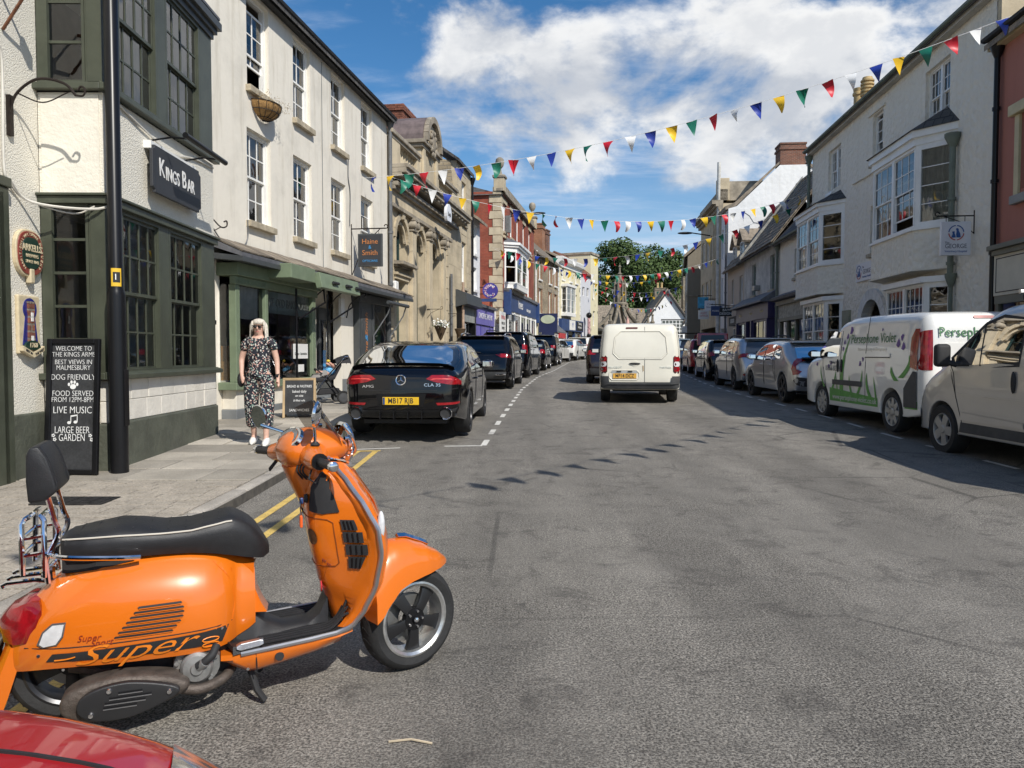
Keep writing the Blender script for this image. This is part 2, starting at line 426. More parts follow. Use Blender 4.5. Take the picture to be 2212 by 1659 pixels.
for off in (.38, .62):
    strip('yellow_line', [(interp(KL, yy) + off, yy) for yy in (-8, -2, 2, 5, 8, 10.3)], .075, YLINE, 5)
strip('yellow_line', [(-2.12, 10.32), (-1.78, 10.36)], .075, YLINE, 2)
def pavement(name, edge, side, width, ys):
    b = MB()
    for y in ys:
        k = interp(edge, y); z = gz(y) + .085
        for x in (k, k + side * width): b.v.append((x, y, z))
        for x in (k + side * width, k): b.v.append((x, y, z - .3))
    n = len(ys)
    for j in range(n - 1):
        for i in range(4): b.f.append((j * 4 + i, j * 4 + (i + 1) % 4, (j + 1) * 4 + (i + 1) % 4, (j + 1) * 4 + i))
    return tag(b.build(name, JOINT, None), kind='structure')
py_ = [-30, -10] + list(range(-4, 58)) + [60, 64, 68, 72, 76, 80]
PAVL = pavement('left_pavement', KL, -1, 6.5, py_)
PAVR = pavement('right_pavement', KR, 1, 5.0, [y for y in py_ if y < 60])
tag(PAVR, kind='structure')
rs = random.Random(3)
def kerbs(edge, side, y0, y1, parent, near):
    y = y0
    while y < y1:
        L = rs.uniform(.8, 1.05); ya, yb = y + .01, y + L - .01
        xa, xb = interp(edge, ya), interp(edge, yb)
        b = MB(); w = .15 * side
        h = .105 + rs.uniform(-.004, .006)
        b.add([(xa, ya, gz(ya) - .1), (xb, yb, gz(yb) - .1), (xb + w, yb, gz(yb) - .1), (xa + w, ya, gz(ya) - .1),
               (xa + .012 * side, ya, gz(ya) + h), (xb + .012 * side, yb, gz(yb) + h), (xb + w, yb, gz(yb) + h), (xa + w, ya, gz(ya) + h)],
              [(3, 2, 1, 0), (4, 5, 6, 7), (0, 1, 5, 4), (1, 2, 6, 5), (2, 3, 7, 6), (3, 0, 4, 7)])
        b.build('kerb_stone', KERB, parent, bevel=.014 if y < near else 0, smooth=y < near)
        y += L
kerbs(KL, -1, -4, 56, PAVL, 20)
kerbs(KR, 1, 2, 50, PAVR, 0)
def wl(y):      # left building line
    return -4.33 if 8.3 <= y < 11.5 else (-5.02 if y < 12.2 else -6.9 + .147 * y)
y = 7.75
while y < 30:
    D = rs.uniform(.5, .72); x = interp(KL, y) - .16; xe = min(wl(y), wl(y + D)) - .05
    while x > xe + .05:
        Wd = rs.uniform(.55, 1.05)
        if x - Wd < xe + .3: Wd = x - xe
        t0 = rs.uniform(-.004, .005); b = MB(); g = .009
        sk = lambda yy: (interp(KL, yy) - interp(KL, y)) * .9
        pts = [(x - g, y + g), (x - Wd + g, y + g), (x - Wd + g + sk(y + D), y + D - g), (x - g + sk(y + D), y + D - g)]
        zt = [gz(p[1]) + .102 + t0 + rs.uniform(-.0015, .0015) for p in pts]
        b.add([(p[0], p[1], gz(p[1]) + .05) for p in pts] + [(p[0], p[1], z) for p, z in zip(pts, zt)],
              [(3, 2, 1, 0), (4, 5, 6, 7), (0, 1, 5, 4), (1, 2, 6, 5), (2, 3, 7, 6), (3, 0, 4, 7)])
        b.build('flagstone', FLAG, PAVL, bevel=.006 if y < 16 else 0)
        x -= Wd
    y += D
sb = MB(); y = -3.5
while y < 7.72:
    D = .165; x = interp(KL, y) - .165
    off = rs.uniform(0, .2)
    while x > -8.2:
        Wd = rs.uniform(.15, .30); g = .005
        z = gz(y) + .1 + rs.uniform(-.002, .003)
        sb.box(x - Wd + g, x - g, y + g, y + D - g, z - .04, z); x -= Wd
    y += D
tag(sb.build('setts', SETT, PAVL, fix=False), kind='stuff')
IRON = mat('cast_iron', (.045, .043, .042), .6, .6, var=.3, vs=12, bump=.5, bs=90)
def cover(x, y, w, d, nm, lab):
    b = MB(); z = gz(y) + .112
    b.box(x, x + w, y, y + d, z - .06, z)
    for i in range(6):
        for j in range(4): b.box(x + .03 + i * (w - .06) / 6 + .006, x + .03 + (i + 1) * (w - .06) / 6 - .006, y + .03 + j * (d - .06) / 4 + .006, y + .03 + (j + 1) * (d - .06) / 4 - .006, z, z + .004)
    return tag(b.build(nm, IRON, fix=False), lab, 'cover')
cover(-4.15, 6.55, .62, .34, 'inspection_cover', 'rectangular dark iron cover set in the worn setts below the chalkboard')
cover(-4.35, 5.05, .6, .3, 'inspection_cover', 'dark iron cover in the setts behind the scooter luggage rack')
g = MB(); z = gz(3.9) + .112
g.box(-3.5, -2.95, 3.72, 4.05, z - .08, z - .02)
for i in range(11): g.box(-3.48 + i * .05, -3.455 + i * .05, 3.74, 4.03, z - .02, z + .002)
tag(g.build('drain_grating', IRON, fix=False), 'slotted iron drain grating beside the kerb behind the scooter tail light', 'drain grating')
LITTER = mat('straw', (.48, .40, .28), .9, var=.2)
for (x, yy, a, L) in ((-.45, 2.75, .1, .16),):
    z = gz(yy) + .006
    tag(MB().tube([(x, yy, z), (x + L * .5, yy + .01, z + .004), (x + L, yy - .012, z)], .004, 5).build('straw', LITTER), 'pale dry straw lying on the asphalt below the front wheel', 'straw')
# ================================================================== building kit
def rough_mat(name, col, bs, strength, dist, stain=.25):
    m = bpy.data.materials.new(name); m.use_nodes = True; t = m.node_tree; b = t.nodes['Principled BSDF']; b.inputs['Roughness'].default_value = .85
    pos = t.nodes.new('ShaderNodeNewGeometry').outputs['Position']
    vo = N(t, 'ShaderNodeTexVoronoi', Scale=bs); lk(t, pos, vo.inputs['Vector'])
    h = mth(t, 'ADD', mth(t, 'MULTIPLY', vo.outputs['Distance'], -1), noise(t, pos, bs * 1.4, 6, .7))
    c = mixc(t, mr(t, noise(t, pos, .9, 8, .65), .45, .75, 0, stain), col, tuple(x * .62 for x in col))
    sv = vmth(t, 'MULTIPLY', pos, (3, 3, .3)).outputs[0]
    c = mixc(t, mr(t, noise(t, sv, 1.5, 7, .7), .48, .74, 0, stain), c, (col[0] * .6, col[1] * .57, col[2] * .5))
    lk(t, c, b.inputs['Base Color'])
    bn = N(t, 'ShaderNodeBump', Strength=strength, Distance=dist); lk(t, h, bn.inputs['Height']); lk(t, bn.outputs[0], b.inputs['Normal'])
    MATS[name] = m; return m
PUBW = rough_mat('pub_roughcast', (.76, .72, .62), 58, .42, .02, .10)
CREAM = rough_mat('cream_render', (.76, .71, .61), 9, .18, .012, .5)
GEOW = rough_mat('painted_rubble', (.86, .80, .68), 6.5, .7, .07, .15)
WHITEW = rough_mat('white_limewash', (.76, .76, .75), 4, .3, .03, .22)
BEIGEW = rough_mat('beige_render', (.47, .40, .32), 8, .15, .01, .2)
YELW = rough_mat('yellow_render', (.72, .66, .45), 8, .1, .01, .12)
PINKW = rough_mat('pink_render', (.42, .17, .125), 60, .25, .006, .2)
GREYW = rough_mat('grey_white_render', (.62, .63, .66), 6, .2, .02, .2)
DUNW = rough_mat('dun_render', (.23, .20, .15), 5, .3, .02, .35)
ASHLAR = mat('bath_stone', (.50, .42, .29), .85, var=.16, vs=1.6, rnd=.07, streak=.3, bump=.3, bs=26, dirt=.22, dirtcol=(.20, .17, .13))
STONED = mat('dark_weathered_stone', (.30, .26, .20), .9, var=.3, vs=2, streak=.5, bump=.5, bs=18, dirt=.4, dirtcol=(.09, .08, .07), rnd=.15)
RUBBLE = brickmat('rubble_stone', (.42, .34, .22), (.30, .24, .16), (.33, .28, .21), .34, .15, bumpy=.9, msize=.02)
BRICKR = brickmat('red_brick', (.27, .055, .03), (.33, .085, .045), (.20, .09, .06), bumpy=.35, msize=.008)
BRICKC = brickmat('chimney_brick', (.25, .09, .05), (.16, .06, .04), (.22, .18, .14), bumpy=.8)
BRICKO = brickmat('orange_brick', (.40, .16, .07), (.30, .12, .06), (.28, .2, .14), bumpy=.6)
PBRICK = brickmat('painted_brick', (.60, .58, .53), (.57, .55, .50), (.50, .48, .44), bumpy=.7)
SLATE = brickmat('slate_roof', (.085, .08, .075), (.12, .11, .10), (.03, .03, .03), .3, .22, bumpy=.9, msize=.014)
STILE = mat('stone_tile', (.20, .165, .125), .9, var=.35, vs=4, rnd=.3, bump=.6, bs=25, dirt=.4, dirtcol=(.05, .05, .035))
PGREEN = mat('pub_green_paint', (.060, .067, .046), .42, var=.14, vs=4, dirt=.18, dirtcol=(.16, .17, .13), bump=.1, bs=14)
PLINTHG = mat('pub_green_masonry', (.082, .088, .066), .65, var=.2, vs=3, streak=.3, bump=.5, bs=18, dirt=.25, dirtcol=(.17, .16, .13))
PWHITE = mat('pub_white_block', (.72, .68, .60), .7, var=.07, vs=4, bump=.3, bs=22, rnd=.05, dirt=.15, dirtcol=(.5, .45, .37))
SAGE = mat('sage_paint', (.17, .215, .135), .5, var=.1, vs=4, dirt=.15, dirtcol=(.3, .33, .24))
CHAR = mat('charcoal_paint', (.055, .06, .062), .5, var=.12, vs=4)
GREYPL = mat('grey_plinth', (.16, .17, .175), .7, var=.15, vs=3, dirt=.3, dirtcol=(.09, .09, .09))
LEAD = mat('lead_sheet', (.15, .15, .16), .6, .3, var=.25, vs=5, streak=.3, bump=.3, bs=12)
SILLST = mat('sill_stone', (.42, .36, .26), .9, var=.25, vs=7, streak=.3, bump=.4, bs=40, dirt=.35, dirtcol=(.14, .12, .09))
NAVY = mat('navy_paint', (.02, .028, .085), .45, var=.1)
BLUEP = mat('shop_blue', (.025, .055, .16), .45, var=.12, vs=5)
PURPLE = mat('purple_paint', (.032, .022, .085), .45, var=.1)
OLIVE = mat('olive_paint', (.17, .165, .125), .55, var=.1)
CURT = mat('curtain_cloth', (.62, .60, .56), .9, var=.12, vs=6)
INTER = mat('room_wall', (.22, .19, .16), .9, var=.3, vs=1.5)
GREENPIPE = mat('grey_green_pipe', (.14, .165, .13), .6, var=.2)
GREYPIPE = mat('grey_pipe', (.12, .125, .13), .5, var=.2, vs=6)
POTM = mat('chimney_pot_clay', (.50, .36, .17), .85, var=.2, vs=8, streak=.3)
UNIT = B(-.5, .5, -.5, .5, -.5, .5).mesh('block_mesh', bevel=.025, segs=1)
UNITS = {}
def block(name, m, parent, x0, x1, y0, y1, z0, z1):
    """one laid piece: shares a bevelled unit mesh"""
    if m.name not in UNITS:
        me = UNIT.copy(); me.materials.append(m); UNITS[m.name] = me
    o = bpy.data.objects.new(name, UNITS[m.name]); COL.objects.link(o); o.parent = parent
    o.location = ((x0 + x1) / 2, (y0 + y1) / 2, (z0 + z1) / 2); o.scale = (x1 - x0, y1 - y0, z1 - z0)
    return o
def courses(name, m, parent, x0, x1, z0, z1, h, wmin, wmax, y0, th=.02, holes=(), gap=.006, seed=1, maxn=300):
    """lay individual stones proud of a wall between openings"""
    r = random.Random(seed); n = max(1, round((z1 - z0) / h)); h = (z1 - z0) / n; c = 0
    for i in range(n):
        za, zb = z0 + i * h + gap / 2, z0 + (i + 1) * h - gap / 2
        segs = [(x0, x1)]
        for hx0, hx1, hz0, hz1 in holes:
            if hz0 < zb - .02 and hz1 > za + .02:
                ns = []
                for a, b in segs:
                    if hx1 <= a or hx0 >= b: ns.append((a, b)); continue
                    if hx0 > a: ns.append((a, hx0))
                    if hx1 < b: ns.append((hx1, b))
                segs = ns
        for a, b in segs:
            x = a; first = True
            while x < b - .02:
                w = r.uniform(wmin, wmax) * (.55 if first and i % 2 else 1); first = False
                if x + w > b - wmin * .45: w = b - x
                if c < maxn: block(name, m, parent, x + gap / 2, x + w - gap / 2, y0 - th + r.uniform(-.003, .003), y0 + .05, za, zb); c += 1
                x += w
def facade(x0, m, d0, name, label, cat, rev=False, base=0.):
    k = math.sqrt(1 + m * m)
    return thing(name, label, cat, (x0 + m * d0, d0, base), math.atan2(-1, -m) if rev else math.atan2(1, m))
def shell(parent, m, L, z0, z1, D, holes=(), th=.22, xa=0, y0=0, name='wall', gable=None, back=True):
    """hollow house walls: pierced front with reveals, sides, back"""
    b = MB()
    xs = sorted({xa, xa + L, *[h[0] for h in holes], *[h[1] for h in holes]}); zs = sorted({z0, z1, *[h[2] for h in holes], *[h[3] for h in holes]})
    xs = [x for x in xs if xa <= x <= xa + L]; zs = [z for z in zs if z0 <= z <= z1]
    for i in range(len(xs) - 1):
        for j in range(len(zs) - 1):
            cx, cz = (xs[i] + xs[i + 1]) / 2, (zs[j] + zs[j + 1]) / 2
            if any(h[0] < cx < h[1] and h[2] < cz < h[3] for h in holes): continue
            b.add([(xs[i], y0, zs[j]), (xs[i + 1], y0, zs[j]), (xs[i + 1], y0, zs[j + 1]), (xs[i], y0, zs[j + 1])], [(0, 1, 2, 3)])
    for h in holes:
        a, c, e, f = h[:4]
        for q in (((a, e), (a, f)), ((c, f), (c, e)), ((a, f), (c, f)), ((c, e), (a, e))):
            (p0, q0), (p1, q1) = q
            b.add([(p0, y0, q0), (p1, y0, q1), (p1, y0 + th, q1), (p0, y0 + th, q0)], [(0, 1, 2, 3)])
    e = xa + L
    gp = gable or 0
    for x in (xa, e):
        pts = [(x, y0, z0), (x, y0 + D, z0), (x, y0 + D, z1)] + ([(x, y0 + D / 2, z1 + gp)] if gp else []) + [(x, y0, z1)]
        b.add(pts, [tuple(range(len(pts)))])
    b.add([(xa, y0 + D, z0), (e, y0 + D, z0), (e, y0 + D, z1), (xa, y0 + D, z1)], [(0, 1, 2, 3)])
    b.add([(xa, y0, z1), (e, y0, z1), (e, y0 + D, z1), (xa, y0 + D, z1)], [(0, 1, 2, 3)])
    return b.build(name, m, parent, fix=False, merge=.0005)
FR = {}
def sash(parent, x, z, w, h, cols=2, rows=4, m=None, y=.13, rz=0, opened=0, sill=None, curtain=0, glass=None, bar=.022, fr=.055, ycur=.16, style='sash', name='window', silly=.1, sillw=.06, top_open=0):
    """sliding sash (or casement) window: frame with bars, a pane for every light, a sill"""
    m = m or WHITE; glass = glass or GLASS
    key = (round(w, 3), round(h, 3), cols, rows, m.name, style, bar, fr, opened, top_open)
    pw = (w - 2 * fr - (cols - 1) * bar) / cols
    hh = h / 2
    if key not in FR:
        b = MB()
        b.box(0, fr, -.03, .07, 0, h); b.box(w - fr, w, -.03, .07, 0, h); b.box(fr, w - fr, -.03, .07, h - fr, h); b.box(fr, w - fr, -.03, .07, 0, fr)
        panes = []
        if style == 'sash':
            for k, (zb, yy) in enumerate(((hh - .02 - top_open, 0), (fr * .6 + opened, .034))):
                sh = hh - fr * .55; nr = rows // 2; rail = .038
                b.box(fr * .8, w - fr * .8, yy, yy + .03, zb, zb + rail); b.box(fr * .8, w - fr * .8, yy, yy + .03, zb + sh - rail, zb + sh)
                b.box(fr * .8, fr * .8 + .03, yy, yy + .03, zb + rail, zb + sh - rail); b.box(w - fr * .8 - .03, w - fr * .8, yy, yy + .03, zb + rail, zb + sh - rail)
                ph = (sh - 2 * rail - (nr - 1) * bar) / nr
                for c in range(1, cols): b.box(fr + c * (pw + bar) - bar, fr + c * (pw + bar), yy + .004, yy + .026, zb + rail, zb + sh - rail)
                for r_ in range(1, nr): b.box(fr, w - fr, yy + .006, yy + .024, zb + rail + r_ * (ph + bar) - bar, zb + rail + r_ * (ph + bar))
                for c in range(cols):
                    for r_ in range(nr): panes.append((fr + c * (pw + bar), yy + .016, zb + rail + r_ * (ph + bar), pw, ph))
        else:
            ph = (h - 2 * fr - (rows - 1) * bar) / rows
            for c in range(1, cols): b.box(fr + c * (pw + bar) - bar, fr + c * (pw + bar), 0, .035, fr, h - fr)
            for r_ in range(1, rows): b.box(fr, w - fr, .003, .032, fr + r_ * (ph + bar) - bar, fr + r_ * (ph + bar))
            panes = [(fr + c * (pw + bar), .018, fr + r_ * (ph + bar), pw, ph) for c in range(cols) for r_ in range(rows)]
        FR[key] = (b.mesh('window_frame', fix=False), panes)
        FR[key][0].materials.append(m)
    me, panes = FR[key]
    o = link(name, me, None, parent, (x, y, z), (0, 0, rz))
    for (a, yy, c, pw_, ph_) in panes:
        pk = ('pane', round(pw_, 3), round(ph_, 3), glass.name)
        if pk not in FR:
            FR[pk] = MB().add([(0, 0, 0), (pw_, 0, 0), (pw_, 0, ph_), (0, 0, ph_)], [(0, 1, 2, 3)]).mesh('pane_mesh', fix=False); FR[pk].materials.append(glass)
        link('pane', FR[pk], None, o, (a, yy, c))
    if sill: B(-sillw, w + sillw, -y - silly, -.005, -.12, -.005).build('sill', sill, o, bevel=.008)
    if curtain:
        n = 26; amp = .02
        for (ca, cbb) in (((0, 1),) if curtain == 2 else ((0, .32), (.68, 1))):
            cb_ = MB().grid(lambda a, b_: (fr + (w - 2 * fr) * (ca + (cbb - ca) * a), ycur + amp * math.sin(a * (cbb - ca) * 60) + .01 * math.sin(a * 17), h * .02 + (h * .95) * b_), n, 2)
            cb_.build('curtain', CURT, o, smooth=True, fix=False)
    return o
def downpipe(parent, x, y, z0, z1, m, r=.045, name='downpipe', hopper=True):
    b = MB(); b.tube([(x, y, z0), (x, y, z1)], r, 10)
    z = z0 + .3
    while z < z1 - .2:
        b.tube([(x, y, z), (x, y, z + .07)], r * 1.35, 10); z += 1.5
    if hopper: b.lathe([(r, z1 - .12), (r * 1.8, z1), (r * 2.6, z1 + .12), (r * 2.6, z1 + .2), (0, z1 + .2)], 10, (x, y, 0))
    return b.build(name, m, parent, smooth=True)
def gutter(parent, x0, x1, y, z, m, r=.06):
    b = MB()
    prof = [(-r, 0), (-r * .8, -r * .7), (0, -r), (r * .8, -r * .7), (r, 0), (r * .8, -.004), (0, -r * .75), (-r * .8, -.004)]
    b.prism([(y + p, z + q) for p, q in prof], x0, x1, 'x')
    x = x0 + .4
    while x < x1: b.box(x, x + .03, y, y + .14, z - .03, z - .005); x += 1.0
    return b.build('gutter', m, parent)
def lean_roof(parent, m, x0, x1, ya, za, yb, zb, th=.12, name='roof', ov=.05):
    b = MB(); b.prism([(ya, za), (yb, zb), (yb, zb + th), (ya, za + th)], x0 - ov, x1 + ov, 'x')
    return b.build(name, m, parent)
def gable_roof(parent, m, x0, x1, D, ze, rise, y0=0, ov=.22, th=.12, name='roof'):
    b = MB(); s = rise / (D / 2); ya, yb = y0 - ov, y0 + D + ov
    b.prism([(ya, ze - s * ov), (y0 + D / 2, ze + rise), (yb, ze - s * ov), (yb, ze - s * ov + th), (y0 + D / 2, ze + rise + th * 1.3), (ya, ze - s * ov + th)], x0, x1, 'x')
    return b.build(name, m, parent)
def chimney(parent, x, y, z0, z1, w, d, m, pots=(), cap=None, name='chimney', bricks=None):
    if bricks:
        o = B(x - w / 2 + .02, x + w / 2 - .02, y - d / 2 + .02, y + d / 2 - .02, z0, z1 - .01).build(name, JOINT, parent)
        rr = random.Random(5); z = z0; i = 0
        while z < z1 - .03:
            out = .05 if z > z1 - .28 else 0
            for (a0, a1, ax) in ((-w / 2 - out, w / 2 + out, 0), (-d / 2 - out, d / 2 + out, 1)):
                t = a0
                while t < a1 - .02:
                    L = .215 if i % 2 else .225
                    if t == a0 and i % 2: L = .11
                    e = min(t + L, a1)
                    if ax == 0: block('brick', bricks, o, x + t + .005, x + e - .005, y - d / 2 - out, y - d / 2 - out + .1, z + .004, z + .071)
                    else:
                        block('brick', bricks, o, x - w / 2 - out, x - w / 2 - out + .1, y + t + .005, y + e - .005, z + .004, z + .071)
                    t = e
            z += .075; i += 1
    else:
        b = B(x - w / 2, x + w / 2, y - d / 2, y + d / 2, z0, z1)
        o = b.build(name, m, parent)
        B(x - w / 2 - .06, x + w / 2 + .06, y - d / 2 - .06, y + d / 2 + .06, z1 - .3, z1 - .18).build('chimney_band', m, o)
        B(x - w / 2 - .05, x + w / 2 + .05, y - d / 2 - .05, y + d / 2 + .05, z1 + .003, z1 + .12).build('chimney_cap', cap or m, o, bevel=.02)
    for (px_, h, r, kind) in pots:
        pr = [(r * 1.15, 0), (r * 1.15, .08), (r, .1), (r * .95, h * .7), (r * 1.2, h * .74), (r * 1.2, h * .82), (r, h * .84), (r * 1.1, h), (r * .8, h), (r * .75, h * .6), (0, h * .6)]
        if kind == 1: pr = [(r * 1.1, 0), (r, .05)] + [p for k in range(5) for p in ((r, h * (.35 + k * .12)), (r * 1.25, h * (.37 + k * .12)), (r * 1.25, h * (.42 + k * .12)), (r, h * (.44 + k * .12)))] + [(r * .9, h), (r * .7, h), (0, h * .7)]
        MB().lathe(pr, 14, (x + px_, y, z1 + .1)).build('chimney_pot', POTM, o, smooth=True)
    return o
def hanging_bracket(mb, p0, out, drop=.35, r=.012, scroll=True):
    """iron bracket from wall point p0 along vector out, strut below"""
    p0 = Vector(p0); o = Vector(out); mb.tube([p0, p0 + o], r, 6)
    mb.tube([p0 + Vector((0, 0, -drop)), p0 + Vector((0, 0, .12))], r * 1.2, 6)
    mb.tube([p0 + Vector((0, 0, -drop)), p0 + o * .35 + Vector((0, 0, -drop * .35)), p0 + o * .85], r * .7, 6)
    if scroll:
        d = o.normalized(); e = p0 + o
        mb.tube([e + d * (.05 * math.cos(a) * (1 - a / 9) - .0) + Vector((0, 0, .06 + .05 * math.sin(a) * (1 - a / 9) - .01)) for a in [k * .6 - 1.5 for k in range(9)]], r * .8, 6)
# ================================================================== the public house with its two-storey bay
PUB = facade(-4.35 + .018 * 8.3, -.018, 8.3, 'public_house', 'roughcast public house with dark green timber bay beside the lamp post', 'pub')
PL = 3.15
b = MB()      # main walls behind the bay
for q in ([(-9, .7, -.3), (0, .7, -.3), (0, .7, 9.3), (-9, .7, 9.3)], [(0, .7, 6.2), (PL, .7, 6.2), (PL, .7, 9.3), (0, .7, 9.3)], [(PL, .7, -.3), (PL, 7, -.3), (PL, 7, 9.3), (PL, .7, 9.3)],
          [(-9, 7, -.3), (-9, .7, -.3), (-9, .7, 9.3), (-9, 7, 9.3)], [(PL, 7, -.3), (-9, 7, -.3), (-9, 7, 9.3), (PL, 7, 9.3)]):
    b.add(q, [(0, 1, 2, 3)])
b.build('wall', PUBW, PUB, fix=False, merge=.001)
gable_roof(PUB, SLATE, -9.2, PL + .1, 6.3, 9.3, 3, .7)
b = MB(); b.box(.0, PL, .0, .7, 3.13, 4.2); b.build('bay_wall', PUBW, PUB, bevel=.01)
PNL = mat('stippled_panel', (.76, .72, .62), .75, var=.05, bump=.55, bs=16, bd=.02)
B(-.012, 0, .05, .66, 3.14, 4.17).build('bay_panel', PNL, PUB)
B(-.02, PL, -.03, .7, -.3, .66).build('plinth', PLINTHG, PUB, bevel=.02)
B(-9, -.021, .66, .72, -.3, .80).build('plinth', PLINTHG, PUB, bevel=.015)
B(.02, PL - .02, .02, .7, .66, 1.14).build('bay_base', PWHITE, PUB)
rr = random.Random(11)
for i, (z0, z1) in enumerate(((.665, .90), (.90, 1.135))):
    x = .0
    while x < PL - .03:
        w = rr.uniform(.3, .5)
        if x + w > PL - .2: w = PL - x
        block('block', PWHITE, PUB, x + .003, x + w - .003, rr.uniform(-.004, .004), .1, z0 + .003, z1 - .003); x += w
    block('block', PWHITE, PUB, -.004, .06, .11, .4, z0 + .003, z1 - .003); block('block', PWHITE, PUB, -.004, .06, .405, .69, z0 + .003, z1 - .003)
for z0, z1 in ((1.18, 3.02), (4.30, 6.02)):
    for q in ((0, .34, 0, .12), (1.33, 1.58, 0, .12), (2.70, PL, 0, .12), (.002, .12, .121, .19), (.002, .12, .60, .70), (PL - .1, PL - .002, .121, .7)): B(*q, z0, z1).build('bay_post', PGREEN, PUB, bevel=.008)
B(-.005, .05, .0, .17, 1.185, 3.015).build('panel', PGREEN, PUB, bevel=.01); B(-.005, .05, .0, .17, 4.305, 6.015).build('panel', PGREEN, PUB, bevel=.01)
for z in (1.14, 4.21):
    b = MB(); b.prism([(-.09, z), (-.09, z + .055), (.0, z + .085), (.0, z)], -.09, PL + .04, 'x'); b.box(-.09, -.002, .0, .74, z, z + .07)
    b.build('bay_sill', PGREEN, PUB, bevel=.008)
b = MB(); b.box(-.05, PL + .02, -.05, .7, 3.02, 3.10); b.box(-.08, PL + .05, -.08, .7, 3.10, 3.128); b.build('bay_head', PGREEN, PUB, bevel=.006)
b = MB()
for o, z0, z1 in ((.03, 6.02, 6.10), (.07, 6.10, 6.17), (.12, 6.17, 6.28), (.09, 6.28, 6.32)): b.box(-o, PL + o, -o, .7, z0, z1)
b.build('bay_cornice', CHAR, PUB, bevel=.006)
B(-.1, PL + .1, -.1, .72, 6.321, 6.36).build('bay_roof', LEAD, PUB)
for x, w in ((.34, .99), (1.58, 1.12)):
    sash(PUB, x, 1.2, w, 1.82, 4, 4, PGREEN, y=.03, fr=.045, glass=SHOPGL)
    sash(PUB, x, 4.3, w, 1.72, 4, 4, PGREEN, y=.03, fr=.045, curtain=1)
sash(PUB, .03, 1.2, .42, 1.82, 1, 5, PGREEN, y=.61, rz=R(-90), fr=.03, style='casement', glass=SHOPGL, bar=.03)
sash(PUB, .03, 4.3, .42, 1.72, 1, 4, PGREEN, y=.61, rz=R(-90), fr=.03, style='casement', bar=.03)
b = MB(); b.box(.15, PL - .1, 1.6, 1.65, -.2, 6.1); b.box(-.0, PL, .7, 1.6, 2.95, 3.05)
b.build('inner_wall', INTER, PUB)
B(.1, PL - .1, .15, .5, 1.14, 1.17).build('window_board', WHITE, PUB)
B(-1.75, -.72, .62, .74, -.2, 3.0).build('door', PGREEN, PUB, bevel=.01)
b = MB(); b.box(-.80, -.64, .62, .75, -.2, 3.05); b.box(-1.75, -.62, .60, .75, 3.05, 3.15); b.build('door_case', PGREEN, PUB, bevel=.01)
CABLE = mat('painted_cable', (.62, .59, .52), .6, var=.1)
b = MB()
b.tube(spline([(-.75, .66, 4.45), (-.62, .67, 4.3), (-.63, .67, 3.3), (-.55, .66, 3.15), (-.3, .6, 2.98), (-.05, .05, 2.96), (.2, -.06, 3.16)], 6), .014, 6)
b.tube(spline([(-.6, .66, 3.14), (-.35, .64, 3.0), (-.1, .3, 2.9), (-.03, .1, 2.99)], 6), .009, 6)
b.tube(spline([(.3, -.02, 4.16), (.9, -.025, 4.06), (1.6, -.02, 3.98), (2.4, -.02, 4.10), (3.1, -.02, 4.14)], 6), .012, 6)
b.tube(spline([(.3, -.02, 3.14), (1.2, -.03, 3.12), (2.2, -.03, 3.13), (3.1, -.03, 3.15)], 6), .01, 6)
b.build('cable', CABLE, PUB, smooth=True)
RUST = mat('rusty_iron', (.16, .065, .03), .85, .2, var=.4, vs=20, bump=.4, bs=60)
DIRON = mat('dark_iron', (.028, .02, .016), .6, .5, var=.3, vs=20)
def on_pub(o):      # place a thing in the frame of the pub facade
    o.location = PUB.location; o.rotation_euler = PUB.rotation_euler; return o
br = thing('wall_bracket', 'rusty bent iron bracket high on the roughcast pub wall', 'bracket')
on_pub(br)
b = MB(); b.tube([(-.72, .69, 5.12), (-.60, .42, 5.03)], .018, 6); b.tube([(-.56, .69, 4.62), (-.6, .40, 5.0)], .016, 6)
b.build('strut', RUST, br, smooth=True); B(-.64, -.56, .36, .46, 4.93, 5.08).build('clamp', RUST, br, bevel=.01)
hb = on_pub(thing('basket_bracket', 'black scrolled iron hanging bracket on the pub wall above the brewery plaque', 'bracket'))
b = MB()
b.tube(spline([(-.50, .69, 3.75), (-.5, .62, 4.0), (-.5, .40, 4.16), (-.5, .14, 4.12), (-.5, .02, 4.0)], 6), .014, 8)
b.tube(spline([(-.5, .02, 4.0), (-.5, -.05, 4.0), (-.5, -.07, 4.06), (-.5, -.03, 4.09), (-.5, 0, 4.05)], 5), .011, 6)
b.tube(spline([(-.5, .6, 4.02), (-.5, .35, 3.93), (-.5, .1, 4.03)], 6), .007, 6)
b.build('arm', DIRON, hb, smooth=True); B(-.53, -.47, .66, .7, 3.6, 4.0).build('back_plate', DIRON, hb)
hb2 = on_pub(thing('small_bracket', 'small scrolled iron bracket at the far corner of the pub bay', 'bracket'))
b = MB(); b.tube(spline([(PL + .02, .2, 3.55), (PL + .12, .12, 3.5), (PL + .26, .0, 3.34), (PL + .36, -.06, 3.36), (PL + .37, -.06, 3.44), (PL + .31, -.04, 3.42)], 5), .011, 6)
b.tube(spline([(PL + .02, .2, 3.3), (PL + .14, .1, 3.25), (PL + .27, .0, 3.33)], 5), .007, 6); b.build('arm', DIRON, hb2, smooth=True)
SIGNBK = mat('slate_sign', (.035, .037, .042), .55, var=.12, vs=3)
LETW = mat('white_lettering', (.82, .81, .78), .6, var=.06, vs=20)
sg = on_pub(thing('pub_sign', 'dark grey fascia board lettered KINGS BAR under a trough light', 'sign'))
b = MB(); c = .06; x0, x1, z0, z1 = .86, 2.33, 3.34, 3.90
